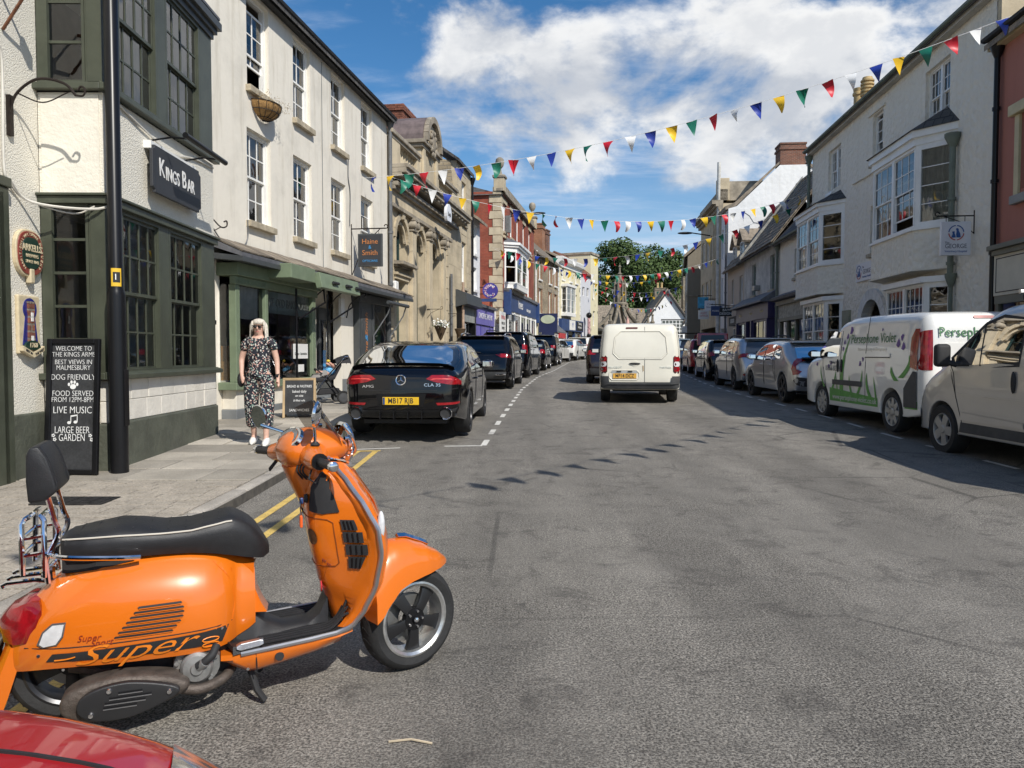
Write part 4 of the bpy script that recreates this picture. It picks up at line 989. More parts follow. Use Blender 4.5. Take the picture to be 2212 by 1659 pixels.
b = MB(); b.tube([(2.6, .9, 7.0), (2.6, .9, 9.3)], .02, 6); b.tube([(2.0, .9, 9.2), (2.8, .9, 9.15)], .015, 6)
b.build('aerial', STEEL, BK)
B(-.1, BL_, .6, 8, 6.9, 7.0).build('roof', SLATE, BK)
b = MB(); b.lathe([(.0, -.1), (.36, -.1), (.36, 0)], 20, (4.6, -.62, 6.25), 'y'); b.build('round_sign', mat('white_sign', (.78, .78, .8), .4, var=.05), BK)
text('Lloyds', .2, BLACKM, BK, (4.6, -.73, 6.25), sx=.8)
B(3.95, 5.5, -.85, -.7, 5.86, 5.92).build('floodlight_bar', BLACKM, BK)
B(.05, .35, -.2, -.05, 3.0, 3.55).build('alarm_box', WHITE, BK, bevel=.03)
downpipe(BK, 7.5, -.1, 0, 4.5, GREYPIPE, .05, hopper=False)
def cone_basket(x, full, lab):
    t_ = on(BK, thing('hanging_basket', lab, 'hanging basket')); b = MB(); hanging_bracket(b, (x, 0, 2.95), (0, -.55, 0), .35, .01); b.tube([(x, -.52, 2.95), (x - .1, -.52, 2.4)], .004, 4); b.tube([(x, -.52, 2.95), (x + .1, -.52, 2.4)], .004, 4)
    b.build('bracket', DIRON, t_, smooth=True)
    MB().lathe([(0, 1.86), (.06, 1.95), (.14, 2.15), (.22, 2.36), (.21, 2.38), (0, 2.37)], 14, (x, -.52, 0)).build('cone', mat('wicker', (.085, .055, .03), .9, var=.4, vs=30, bump=.7, bs=70), t_, smooth=True)
    if full:
        r_ = random.Random(3); fl = MB()
        for k in range(150):
            p = Vector((x + r_.gauss(0, .14), -.52 + r_.gauss(0, .12), 2.43 + r_.gauss(0, .07))); q = Vector((r_.uniform(-1, 1), r_.uniform(-1, 1), r_.uniform(0, 1))).normalized(); e1 = q.orthogonal().normalized() * .035; e2 = q.cross(e1)
            fl.add([p + e1, p + e2, p - e1, p - e2], [(0, 1, 2, 3)])
        tag(fl.build('blossom', mat('white_petal', (.75, .74, .68), .8, var=.25, vs=20), t_, fix=False), kind='stuff'); lf = MB()
        for k in range(90):
            p = Vector((x + r_.gauss(0, .17), -.52 + r_.gauss(0, .13), 2.38 + r_.gauss(0, .08))); q = Vector((r_.uniform(-1, 1), r_.uniform(-1, 1), r_.uniform(0, 1))).normalized(); e1 = q.orthogonal().normalized() * .04; e2 = q.cross(e1) * .5
            lf.add([p + e1, p + e2, p - e1, p - e2], [(0, 1, 2, 3)])
        tag(lf.build('leaves', mat('basket_leaf', (.06, .11, .03), .8, var=.3, vs=20), t_, fix=False), kind='stuff')
cone_basket(4.1, True, 'cone shaped hanging basket full of white flowers on the stone bank')
cone_basket(7.15, False, 'empty cone shaped wicker hanging basket beside the pale drainpipe')
# ================================================================== plain stone house with dark shopfront
SH = facade(-7.08, .155, 31.3, 'stone_house', 'plain narrow stone house with one tall window per floor and dark shopfront', 'house')
shell(SH, ASHLAR, 2.75, -.3, 9.2, 8, [(.85, 1.75, 6.85, 8.6), (.85, 1.75, 4.2, 6.1), (.3, 2.6, .9, 3.0)], .22)
for z, h in ((6.85, 1.75), (4.2, 1.9)): sash(SH, .85, z, .9, h, 2, 4, sill=SILLST)
courses('stone', ASHLAR, SH, 0, 2.75, 3.95, 9.15, .3, .35, .7, 0, .012, [(.85, 1.75, 6.7, 8.65), (.85, 1.75, 4.05, 6.15)], seed=8)
courses('stone', STONED, SH, .0, .05, 6.9, 9.15, .28, .3, .5, 0, .0, seed=5)
b = MB(); b.add([(-.05, 0, 6.9), (-.05, 3.4, 6.9), (-.05, 3.4, 9.9), (-.05, .25, 9.2)], [(0, 1, 2, 3)]); b.build('gable', RUBBLE, SH, fix=False)
gable_roof(SH, SLATE, -.2, 2.8, 7, 9.22, 2.4, ov=.15)
downpipe(SH, 2.72, -.08, 3.2, 8.9, BLACK, .05)
b = MB(); b.prism([(-.5, 3.42), (-.45, 3.85), (-.1, 4.0), (0, 4.0), (0, 3.3)], -.35, 2.85, 'x'); b.build('shop_cornice', CHAR, SH)
for x0, x1 in ((-.15, .15), (2.6, 2.8)): B(x0, x1, -.22, 0, 0, 3.35).build('shop_pilaster', BLACK, SH, bevel=.01)
B(.0, 2.75, -.2, -.02, 2.75, 3.35).build('shop_fascia', mat('pale_fascia', (.30, .31, .29), .6, var=.15), SH); B(.2, 2.6, -.12, 0, 0, .75).build('stall_riser', BLACK, SH)
sash(SH, .2, .75, 1.5, 2.0, 1, 1, BLACK, y=-.08, style='casement', glass=SHOPGL); sash(SH, 1.75, .4, .8, 2.35, 1, 1, BLACK, y=-.04, style='casement', glass=SHOPGL)
downpipe(SH, -.12, -.28, .6, 4.3, mat('cream_pipe', (.42, .30, .22), .6, var=.3), .055, hopper=False)
# ================================================================== narrow white house with the blue charity shop
WH = facade(-7.08, .155, 34.1, 'white_house', 'narrow white rendered house over the blue charity shop beside the brick building', 'house')
shell(WH, WHITEW, 1.95, -.3, 7.5, 8, [(.4, 1.2, 5.9, 7.2), (.4, 1.2, 4.3, 5.3), (.3, 1.8, 1.0, 3.0)], .2)
shell(WH, WHITEW, 4.3, -.3, 3.6, 6, [(.3, 5.9, 1.0, 3.0)], .2, xa=1.96, name='shop_wall')
for z, h in ((5.9, 1.3), (4.3, 1.0)): sash(WH, .4, z, .8, h, 2, 4, sill=WHITE)
gable_roof(WH, STILE, -.1, 2.0, 7, 7.5, 2.2, ov=.35)
CHB = mat('charity_blue', (.055, .045, .26), .45, var=.12); CHB2 = mat('charity_lilac', (.16, .14, .42), .5, var=.12)
B(.05, 4.7, -.2, 0, 2.75, 3.55).build('shop_fascia', CHB2, WH, bevel=.01); text('CANCER RESEARCH UK', .36, LETW, WH, (2.35, -.205, 3.15), sx=.9)
B(-.02, 4.8, -.3, 0, 3.55, 3.68).build('shop_cornice', LEAD, WH)
for x in (.05, 1.3, 3.6, 4.55): B(x, x + .16, -.16, 0, .3, 2.75).build('shop_pilaster', CHB, WH, bevel=.01)
B(.2, 4.6, -.12, 0, .2, .8).build('stall_riser', CHB, WH); B(.2, 4.6, -.14, -.02, 2.2, 2.74).build('transom', CHB2, WH)
for x in (.21, 1.46): MB().add([(x, -.05, .8), (x + 2.1 if x > 1 else x + 1.09, -.05, .8), (x + 2.1 if x > 1 else x + 1.09, -.05, 2.2), (x, -.05, 2.2)], [(0, 1, 2, 3)]).build('shop_pane', SHOPGL, WH, fix=False)
cs = on(WH, thing('charity_sign', 'round navy hanging sign with a letter C made of pink and white dots', 'hanging sign'))
MB().lathe([(0, -.05), (.36, -.05), (.36, .05), (0, .05)], 36, (1.9, -.5, 4.35), 'x').build('disc', CHB, cs)
b = MB(); b.tube([(1.9, 0, 4.5), (1.9, -.3, 4.5)], .02, 6); b.tube([(1.9, 0, 4.2), (1.9, -.3, 4.2)], .02, 6); b.build('bracket', DIRON, cs)
B(1.84, 1.96, -.8, -.1, 3.84, 3.98).build('plate', BLUEP, cs)
rr = random.Random(21); PINKD = mat('dot_pink', (.75, .35, .4), .5, var=.1)
for k in range(120):
    a = rr.uniform(35, 325); rad = rr.gauss(.235, .03); y_, z_ = -.5 - rad * math.cos(R(a)), 4.35 + rad * math.sin(R(a)); s = rr.uniform(.010, .021)
    if k < 2: DOTM = [MB().lathe([(0, -.006), (1, -.006), (1, 0)], 8, ax='x').mesh('dot_mesh', fix=False) for _ in range(2)]; DOTM[0].materials.append(LETW); DOTM[1].materials.append(PINKD)
    link('dot', DOTM[k % 2 if k > 1 else 0], None, cs, (1.849, y_, z_), None, (1, s, s))
# ================================================================== red brick building
BR = facade(-7.4, .168, 40.5, 'brick_building', 'tall red brick building with stone quoins and ball finials over the blue estate agency', 'building')
L_ = 12.6
UW = (.75, 2.95, 5.2, 7.6, 10.1); LW = ((7.0, 8.3), (9.6, 10.9))
shell(BR, BRICKR, L_, -.3, 9.9, 9, [(x, x + 1.0, 7.95, 9.45) for x in UW] + [(a, c, 5.1, 7.1) for a, c in LW] + [(.5, 12.2, 1.0, 3.9), (1.2, 5.9, 5.2, 7.0)], .2)
for x in UW:
    sash(BR, x, 7.95, 1.0, 1.5, 1, 2, sill=SILLST); B(x - .12, x + 1.12, -.03, 0, 9.45, 9.75).build('lintel', ASHLAR, BR, bevel=.01); B(x - .12, x + 1.12, -.1, 0, 7.6, 7.72).build('apron', ASHLAR, BR)
for a, c in LW: sash(BR, a, 5.1, c - a, 2.0, 1, 2, sill=SILLST)
for k in range(17):
    w = .62 if k % 2 else .42; z0 = 3.0 + k * .42
    B(-.03, w, -.035, 0, z0 + .01, z0 + .41).build('quoin', ASHLAR, BR, bevel=.015); B(-.036, 0, .0, w, z0 + .012, z0 + .408).build('quoin', ASHLAR, BR, bevel=.015)
B(-.04, .8, -.06, .8, -.2, 3.0).build('rusticated_pier', WHITEW, BR, bevel=.01)
for k in range(6): B(-.06, .82, -.08, .82, .3 + k * .45, .72 + k * .45).build('rusticated_block', WHITEW, BR, bevel=.015)
b = MB(); b.box(-.1, L_ + .1, -.15, .2, 9.9, 10.05); b.box(-.05, L_ + .05, -.08, .15, 10.05, 10.4); b.build('parapet', STONED, BR, bevel=.01)
for x in (.1, L_ - .3):
    B(x - .18, x + .38, -.2, .36, 9.9, 10.75).build('finial_pier', ASHLAR, BR, bevel=.02); B(x - .24, x + .44, -.26, .42, 10.6, 10.72).build('finial_cap', STONED, BR, bevel=.02)
    MB().lathe([(.16, 10.75), (.1, 10.95), (.08, 11.1), (.12, 11.14), (.2, 11.25), (.24, 11.42), (.2, 11.6), (.1, 11.68), (0, 11.7)], 16, (x + .1, .08, 0)).build('ball_finial', STONED, BR, smooth=True)
b = MB(); b.add([(-.15, -.1, 9.7), (L_, -.1, 9.7), (L_, 9.1, 9.7), (-.15, 9.1, 9.7), (3.5, 4.5, 11.6), (L_ - 3.5, 4.5, 11.6)], [(0, 1, 5, 4), (1, 2, 5), (2, 3, 4, 5), (3, 0, 4)]); b.build('roof', SLATE, BR, fix=False)
b = MB(); pl_ = [(1.1, 0), (1.5, -.62), (5.5, -.62), (6.0, 0)]
for z0, z1, o in ((4.95, 5.2, 0), (7.0, 7.15, .02), (7.15, 7.27, .12), (7.27, 7.4, .2)):
    b.prism([(1.1 - o, 0), (1.5 - o * .7, -.62 - o), (5.5 + o * .7, -.62 - o), (6.0 + o, 0)], z0, z1 - .002, 'z')
b.build('bay', WHITE, BR)
b = MB(); b.add([(.9, 0, 7.4), (1.4, -.8, 7.4), (5.6, -.8, 7.4), (6.2, 0, 7.4), (1.6, 0, 7.75), (5.4, 0, 7.75)], [(0, 1, 4), (1, 2, 5, 4), (2, 3, 5)]); b.build('bay_roof', LEAD, BR, fix=False)
for x in (1.5, 3.5): sash(BR, x, 5.2, 2.0, 1.8, 1, 2, y=-.6, fr=.09)
a_ = math.atan2(-.62, .4); sash(BR, 1.1, 5.2, .738, 1.8, 1, 2, y=0, rz=a_, fr=.09); sash(BR, 5.5, 5.2, .79, 1.8, 1, 2, y=-.62, rz=math.atan2(.62, .5), fr=.09)
MB().prism([(1.1, 4.95), (6.0, 4.95), (5.2, 4.7), (1.9, 4.7)], -.4, 0).build('bay_bracket', STONED, BR)
B(.75, L_, -.35, 0, 4.72, 4.9).build('shop_cornice', LEAD, BR, bevel=.01); B(.9, L_ - .2, -.25, 0, 3.75, 4.7).build('shop_fascia', BLUEP, BR, bevel=.01)
for x in (.75, L_ - .35): B(x, x + .34, -.42, 0, 3.5, 4.85).build('console', BLUEP, BR, bevel=.03)
text('knees', .75, LETW, BR, (5.2, -.26, 4.28), bold=.006); text('estate agents', .33, LETW, BR, (8.4, -.26, 4.12))
for k in range(6): MB().tube([(1.0 + k * 2.18, -.2, .5), (1.0 + k * 2.18, -.2, 3.72)], .06, 8).build('shop_column', WHITE, BR, smooth=True)
B(.9, L_ - .2, -.2, -.05, 3.6, 3.76).build('shop_head', WHITE, BR); B(.9, L_ - .2, -.2, 0, .3, 1.0).build('stall_riser', WHITE, BR)
for k in range(5):
    MB().add([(1.06 + k * 2.18, -.15, 1), (3.12 + k * 2.18, -.15, 1), (3.12 + k * 2.18, -.15, 3.6), (1.06 + k * 2.18, -.15, 3.6)], [(0, 1, 2, 3)]).build('shop_pane', SHOPGL, BR, fix=False)
    if k in (1, 3): B(1.2 + k * 2.18, 3.0 + k * 2.18, -.1, -.08, 3.0, 3.6).build('window_poster', NAVY, BR); text('knees', .4, LETW, BR, (2.1 + k * 2.18, -.105, 3.35))
    B(1.3 + k * 2.18, 2.9 + k * 2.18, -.1, -.06, 1.3, 2.4).build('window_card', WHITE, BR)
B(.2, 9.0, 1.2, 1.3, .2, 3.9).build('inner_wall', INTER, BR)
fs = on(BR, thing('sale_board', 'white FOR SALE mixed use premises board at the brick building corner', 'sign'))
B(-.9, .62, -.16, -.1, 1.9, 3.6).build('board', WHITE, fs)
REDL = mat('red_lettering', (.5, .02, .02), .6)
text('FOR SALE', .27, REDL, fs, (-.14, -.165, 3.3)); text('MIXED USE', .2, BLACKM, fs, (-.14, -.165, 3.0)); text('PREMISES', .2, BLACKM, fs, (-.14, -.165, 2.75)); text('Approx 700 sq m\nBaker & Jones\nfor information', .1, BLACKM, fs, (-.14, -.165, 2.35))
MB().tube([(-.14, -.1, 0), (-.14, -.1, 1.9)], .04, 6).build('post', WHITE, fs)
sl_ = on(BR, thing('street_light', 'grey wall mounted street light arm on the brick corner', 'street light'))
B(.95, 1.15, -.35, -.05, 7.9, 8.8).build('control_box', STEEL, sl_, bevel=.02); MB().tube([(1.05, -.2, 8.7), (1.3, -.9, 8.95), (1.6, -1.5, 9.0)], .03, 6).build('arm', DIRON, sl_); MB().ell((1.7, -1.75, 9.0), (.14, .42, .07)).build('lantern', BLACKM, sl_, smooth=True)
# ================================================================== stone cottage with steep roof
X1 = -7.4 + .168 * 53; ST = facade(X1 - .25 * 53, .25, 53.1, 'rubble_house', 'rubble stone house with brick window jambs under a steep stone roof', 'house')
L_ = 8.9
UX = (1.5, 5.1, 7.3)
shell(ST, RUBBLE, L_, -.3, 8.5, 8, [(x, x + .85, 6.7, 8.1) for x in UX] + [(x, x + .85, 4.3, 6.05) for x in UX] + [(.4, 8.5, .9, 3.0)], .22)
for x in UX:
    for z, h in ((6.7, 1.4), (4.3, 1.75)):
        sash(ST, x, z, .85, h, 2, 4, sill=WHITE)
        for xx in (x - .25, x + .85): B(xx, xx + .25, -.025, 0, z, z + h).build('brick_jamb', BRICKO, ST)
        B(x - .35, x + 1.2, -.04, 0, z + h + .003, z + h + .26).build('lintel', STONED, ST, bevel=.01)
gable_roof(ST, STILE, -.1, L_ + .1, 5.2, 8.5, 2.3, ov=.3)
chimney(ST, 4.0, 2.6, 9.6, 11.3, .8, .8, BRICKO); chimney(ST, L_ - .4, 1.6, 9.0, 11.6, 1.2, 1.0, BRICKO)
downpipe(ST, .05, -.1, .5, 8.3, WHITE, .05)
b = MB(); b.prism([(-.75, 3.0), (-.75, 3.1), (0, 3.75), (0, 3.6)], 3.8, 8.6, 'x'); b.build('pent_roof', LEAD, ST)
B(.3, 3.6, -.15, 0, .2, 3.3).build('shop_panel', YELW, ST); B(4.0, 8.5, -.6, -.0, .3, 2.95).build('shop_bay', WHITE, ST)
for k in range(3): sash(ST, 4.1 + k * 1.45, .9, 1.4, 2.0, 2, 1, y=-.62, style='casement', glass=SHOPGL)
B(5.6, 8.1, -.75, -.6, 2.6, 3.0).build('shop_fascia', mat('post_red', (.48, .03, .03), .5), ST)
ov = on(ST, thing('oval_sign', 'navy hanging sign with pale green oval outside the rubble stone house', 'hanging sign'))
B(.55, .65, -1.5, -.2, 2.9, 4.2).build('board', NAVY, ov); MB().lathe([(0, -.02), (.5, -.02), (.5, 0)], 24, ax='x').build('oval', mat('pale_oval', (.5, .55, .4), .5), ov).matrix_local = Matrix.Translation((.545, -.85, 3.8)) @ Matrix.Diagonal((1, 1, .6, 1))
B(.5, .7, -1.3, -.4, .4, 2.9).build('panel', NAVY, ov); B(.49, .5, -1.15, -.55, .7, 2.2).build('poster', mat('poster_mint', (.3, .5, .35), .5, var=.4, vs=5), ov)
# ================================================================== yellow house
X2 = X1 + .25 * 8.7; D2 = 61.8; YH = facade(X2 - .36 * D2, .36, D2, 'yellow_house', 'pale yellow rendered house with white cornice and a boxed first floor window', 'house')
L_ = 7.1
shell(YH, YELW, L_, -.3, 9.0, 8, [(1.0, 3.6, 4.75, 6.9), (x_ := 1.1, 1.9, 7.5, 8.6), (3.4, 4.1, 7.5, 8.6), (5.3, 6.0, 7.5, 8.6), (5.2, 5.9, 4.9, 6.5), (.3, 6.8, .9, 3.0)], .2)
for x in (1.1, 3.4, 5.3): sash(YH, x, 7.5, .75, 1.1, 2, 4, sill=WHITE)
sash(YH, 5.2, 4.9, .7, 1.6, 2, 4)
b = MB(); b.box(.9, 3.7, -.5, 0, 4.5, 4.75); b.box(.85, 3.75, -.55, 0, 6.9, 7.1); b.build('bay', WHITE, YH)
sash(YH, 1.0, 4.75, 1.3, 2.15, 3, 4, y=-.45, curtain=2); sash(YH, 2.3, 4.75, 1.3, 2.15, 3, 4, y=-.45, curtain=2)
sash(YH, 1.0, 4.75, .45, 2.15, 1, 4, y=0, rz=R(-90))
b = MB(); b.prism([(-.45, 9.1), (-.38, 8.85), (-.12, 8.7), (-.1, 8.45), (.1, 8.45), (.1, 9.2), (-.45, 9.2)], -.25, L_ + .05, 'x'); b.build('cornice', WHITE, YH)
for k in range(13): B(L_ - (.3 if k % 2 else .2), L_ + .03, -.03, 0, 3.6 + k * .4, 3.95 + k * .4).build('quoin', WHITE, YH)
for k in range(13): B(-.03, (.3 if k % 2 else .2), -.03, 0, 3.6 + k * .4, 3.95 + k * .4).build('quoin', WHITE, YH)
gable_roof(YH, STILE, -.1, L_ + .1, 5, 9.1, 1.2, ov=.1); chimney(YH, 1.0, 1.6, 9.3, 11.4, 1.0, .9, BRICKC)
B(.1, 7.0, -.3, 0, 3.3, 4.25).build('shop_fascia', BLUEP, YH, bevel=.01); B(2.4, 4.2, -.32, -.3, 3.4, 4.2).build('sign_panel', WHITE, YH); B(4.6, 6.7, -.33, -.3, 3.4, 4.15).build('sign_panel', BLACKM, YH)
text('M', .6, mat('blue_script', (.1, .15, .4), .5), YH, (3.3, -.325, 3.8), shear=.3); text('Tailoring\n& Repairs', .3, LETW, YH, (5.65, -.335, 3.85))
for x in (.2, 2.2, 4.4, 6.7): B(x, x + .14, -.2, 0, .4, 3.3).build('shop_pilaster', BLUEP, YH)
sash(YH, .35, .9, 1.85, 2.3, 2, 1, y=-.1, style='casement', glass=SHOPGL); sash(YH, 4.55, .9, 2.1, 2.3, 2, 1, y=-.1, style='casement', glass=SHOPGL)
# ================================================================== last houses of the left row
X3 = X2 + .36 * 6.7; D3 = 68.5; GH = facade(X3 - .42 * D3, .42, D3, 'grey_house', 'pale grey limewashed narrow house with tiled roof next to the yellow house', 'house')
shell(GH, GREYW, 3.0, -.3, 8.6, 8, [(.5, 1.2, 6.6, 7.4), (1.8, 2.5, 6.6, 7.4), (.4, 2.6, 1, 3)], .2)
for x in (.5, 1.8): sash(GH, x, 6.6, .7, .8, 2, 2, style='casement')
b = MB()
gable_roof(GH, brickmat('clay_tile_roof', (.26, .10, .055), (.20, .08, .05), (.1, .05, .03), .25, .2, bumpy=.9, msize=.02), -.05, 3.05, 5, 8.6, 1.9, ov=.2)
sash(GH, .4, 1, 2.2, 2, 3, 1, glass=SHOPGL, style='casement')
bp = on(GH, thing('barber_pole', 'red and white striped barber pole on the grey house', 'barber pole')); MB().lathe([(.14, 3.2), (.14, 4.6)], 12, (.9, -.5, 0)).build('pole', mat('stripe_cloth', (.5, .3, .3), .6, var=.6, vs=6), bp, smooth=True); MB().ell((.9, -.5, 4.85), (.26, .26, .26)).build('ball', BLACK, bp, smooth=True); MB().ell((.9, -.5, 3.05), (.2, .2, .2)).build('ball', BLACK, bp, smooth=True)
EH = facade(X3 + .42 * 2.77 - .42 * 71.3, .42, 71.3, 'end_house', 'tall narrow buff stone house closing the row before the market cross', 'house')
shell(EH, YELW, 2.4, -.3, 10.6, 7, [(.8, 1.5, 6.5, 8), (.8, 1.5, 4, 5.4)], .2)
for z in (6.5, 4.0): sash(EH, .8, z, .7, 1.4, 2, 4)
B(-.1, 2.5, -.1, 7.1, 10.6, 10.8).build('coping', STONED, EH)
# ================================================================== the far end: market cross, old gabled house, tree, abbey
OLDST = mat('cross_stone', (.20, .17, .125), .9, var=.35, vs=2.5, streak=.4, bump=.6, bs=14, dirt=.4, dirtcol=(.10, .09, .07))
MC = thing('market_cross', 'octagonal gothic stone market cross with flying ribs and a pinnacled lantern', 'monument', (13.25, 95, .5))
for k in range(8):
    a = R(45 * k + 22); c_, s_ = math.cos(a), math.sin(a)
    MB().ring([[(c_ * r_ + .35 * math.cos(R(90 * q)), s_ * r_ + .35 * math.sin(R(90 * q)), z) for q in range(4)] for r_, z in ((4.1, 0), (4.0, 4.2))]).build('pier', OLDST, MC)
    MB().tube([(c_ * r_, s_ * r_, z) for r_, z in ((4.1, 3.7), (3.2, 4.1), (2.3, 4.7), (1.5, 5.5), (.95, 6.4), (.8, 7.0))], .2, 6).build('rib', OLDST, MC)
    MB().lathe([(.28, 3.9), (.24, 4.6), (.3, 4.75), (.16, 4.9), (.12, 5.5), (.2, 5.6), (.06, 5.75), (0, 6.1)], 8, (c_ * 4.1, s_ * 4.1, 0)).build('pinnacle', OLDST, MC, smooth=True)
    a2 = R(45 * k); p0 = Vector((4.05 * math.cos(a2 - R(22)), 4.05 * math.sin(a2 - R(22)), 3.1)); p1 = Vector((4.05 * math.cos(a2 + R(22)), 4.05 * math.sin(a2 + R(22)), 3.1))
    MB().tube([p0.lerp(p1, t / 6) + Vector((0, 0, .75 * math.sin(math.pi * t / 6))) for t in range(7)], .28, 6).build('arch', OLDST, MC)
    MB().add([p0 + Vector((0, 0, .5)), p1 + Vector((0, 0, .5)), p1 + Vector((0, 0, .95)), p0 + Vector((0, 0, .95))], [(0, 1, 2, 3)]).build('parapet', OLDST, MC, fix=False)
    MB().tube([(.72 * c_, .72 * s_, 7.2), (.68 * c_, .68 * s_, 9.6), (.42 * c_, .42 * s_, 10.2)], [.14, .12, .03], 6).build('shaft', OLDST, MC)
MB().lathe([(3.9, 3.6), (2.0, 3.9), (0, 4.0)], 8).build('vault', OLDST, MC, fix=False)
MB().lathe([(.8, 6.7), (1.05, 6.9), (1.1, 7.05), (.9, 7.2), (.58, 7.25), (.55, 9.3), (.75, 9.4), (.5, 9.7), (.26, 10.0), (.22, 10.6), (.3, 10.7), (.12, 10.9), (.1, 11.5), (.2, 11.6), (.06, 11.75), (0, 12.1)], 8).build('lantern', OLDST, MC)
GHO = thing('gabled_house', 'old white gabled house with dark timber bargeboards and lattice window', 'house', (23.6, 108, 1.0), 0)
for cx, w, ze, zr in ((-1.9, 6.2, 4.6, 9.0), (3.1, 4.6, 5.0, 9.0)):
    b = MB(); b.prism([(cx - w / 2, -1), (cx + w / 2, -1), (cx + w / 2, ze), (cx, zr), (cx - w / 2, ze)], 0, 8); b.build('wall', WHITEW, GHO)
    for s in (-1, 1):
        MB().prism([(cx + s * (w / 2 + .45), ze - .55), (cx, zr + .15), (cx, zr + .55), (cx + s * (w / 2 + .55), ze - .25)], -.35, 8.2).build('roof_slope', STILE, GHO)
        MB().prism([(cx + s * (w / 2 + .45), ze - .6), (cx, zr - .05), (cx, zr + .25), (cx + s * (w / 2 + .5), ze - .3)], -.45, -.36).build('bargeboard', BLACKM, GHO)
sash(GHO, -2.6, 2.6, 3.0, 2.5, 6, 5, y=-.05, style='casement', bar=.1); B(-2.7, .5, -.04, .02, 5.1, 5.25).build('window_head', BLACKM, GHO)
sash(GHO, 2.0, 3.0, .7, .9, 2, 2, y=-.05, style='casement')
chimney(GHO, 1.2, 2, 6.5, 11.2, 1.1, 1.1, OLDST); chimney(GHO, -2.0, 5, 7, 9.9, 1.6, 1.0, OLDST, pots=((-.3, .8, .16, 0), (.3, .8, .16, 0)))
B(-8.0, -5.0, 1, 8, -1, 4.0).build('side_wing', WHITEW, GHO); b = MB(); b.prism([(.5, 4.0), (4, 7.0), (8, 4.0)], -8.2, -4.4, 'x'); b.build('wing_roof', STILE, GHO)
CT = thing('stone_cottage', 'low stone cottage with mossy stone roof beyond the end house', 'house', (13.0, 118, 1.0))
B(-3.5, 4.5, 0, 6, -1, 4.0).build('wall', RUBBLE, CT); b = MB(); b.prism([(-.4, 3.7), (3, 8.0), (6.4, 3.7)], -3.7, 4.7, 'x'); b.build('roof', STILE, CT); B(-2.6, -1.4, 2.4, 3.6, 7, 9.4).build('chimney', OLDST, CT)
AB = thing('abbey_wall', 'ruined grey abbey gable with small square opening beyond the tree', 'abbey', (42, 170, 0))
b = MB(); b.prism([(-9, -1), (12, -1), (12, 18.0), (9, 18.2), (5, 19.9), (-1, 20.2), (-3, 19.6), (-9, 19.5)], 0, 8); b.build('wall', OLDST, AB); B(2.2, 4.2, -.05, .3, 14.8, 16.8).build('opening', BLACKM, AB)
for k in range(5): B(-8.5 + k * 4, -6 + k * 4, -.25, 0, 11.5, 12.1).build('string_course', OLDST, AB)
def leafmat(name, c0, c1):
    m = bpy.data.materials.new(name); m.use_nodes = True; t = m.node_tree; b = t.nodes['Principled BSDF']; b.inputs['Roughness'].default_value = .75
    pos = t.nodes.new('ShaderNodeNewGeometry').outputs['Position']
    lk(t, mixc(t, mr(t, noise(t, pos, .9, 5, .7), .3, .7), c0, c1), b.inputs['Base Color']); MATS[name] = m; return m
LEAF = leafmat('tree_leaf', (.035, .065, .014), (.085, .135, .03))
BARK = mat('bark', (.07, .055, .04), .95, var=.3, vs=3, bump=.8, bs=8)
def tree(name, label, loc, h, rx, seed, n=13000, low=.12, group=None, leaf=.30):
    t_ = thing(name, label, 'tree', loc, 0, group); r = random.Random(seed)
    b = MB(); b.tube([(0, 0, -.5), (.1, 0, h * .2), (-.1, .1, h * .4), (.1, 0, h * .7)], [.6, .5, .4, .15], 9)
    lobes = []
    for k in range(30):
        a = r.uniform(0, 6.283); q = r.uniform(.0, 1); z = h * (low + .12 + (.86 - low) * r.random()); rr_ = rx * math.sqrt(max(.05, 1 - ((z / h - .52) / .52) ** 2)) * q ** .5 * .8
        lobes.append((Vector((rr_ * math.cos(a), rr_ * math.sin(a), z)), r.uniform(.16, .30) * rx + .6))
        b.tube([(0, 0, z * .55), (rr_ * .5 * math.cos(a), rr_ * .5 * math.sin(a), z * .8), lobes[-1][0]], [.18, .1, .03], 5)
    b.build('trunk', BARK, t_, smooth=True); c = MB()
    for k in range(n):
        p0, rad = r.choice(lobes); d = Vector((r.gauss(0, 1), r.gauss(0, 1), r.gauss(0, 1))).normalized(); p = p0 + d * rad * r.uniform(.55, 1.12)
        q = (d + Vector((r.uniform(-1, 1), r.uniform(-1, 1), r.uniform(-.4, 1)))).normalized(); e1 = q.orthogonal().normalized(); e1 = (e1 * math.cos(k) + q.cross(e1) * math.sin(k)) * leaf * r.uniform(.6, 1.2); e2 = q.cross(e1) * .55
        c.add([p - e1, p + e2 + q * .05, p + e1, p - e2 + q * .05], [(0, 1, 2, 3)])
    c.build('crown', LEAF, t_, fix=False); return t_
tree('broadleaf_tree', 'large dark green broadleaf tree rising behind the market cross', (17.4, 128, .9), 17.7, 7.0, 4, 16000)
tree('broadleaf_tree', 'second rounded green tree beside the white gabled house', (25.0, 132, .9), 18.2, 6.6, 9, 14000)
tree('broadleaf_tree', 'lower green tree over the mossy stone cottage roof', (13.2, 126, .9), 12.5, 4.6, 15, 8000)
b = MB()
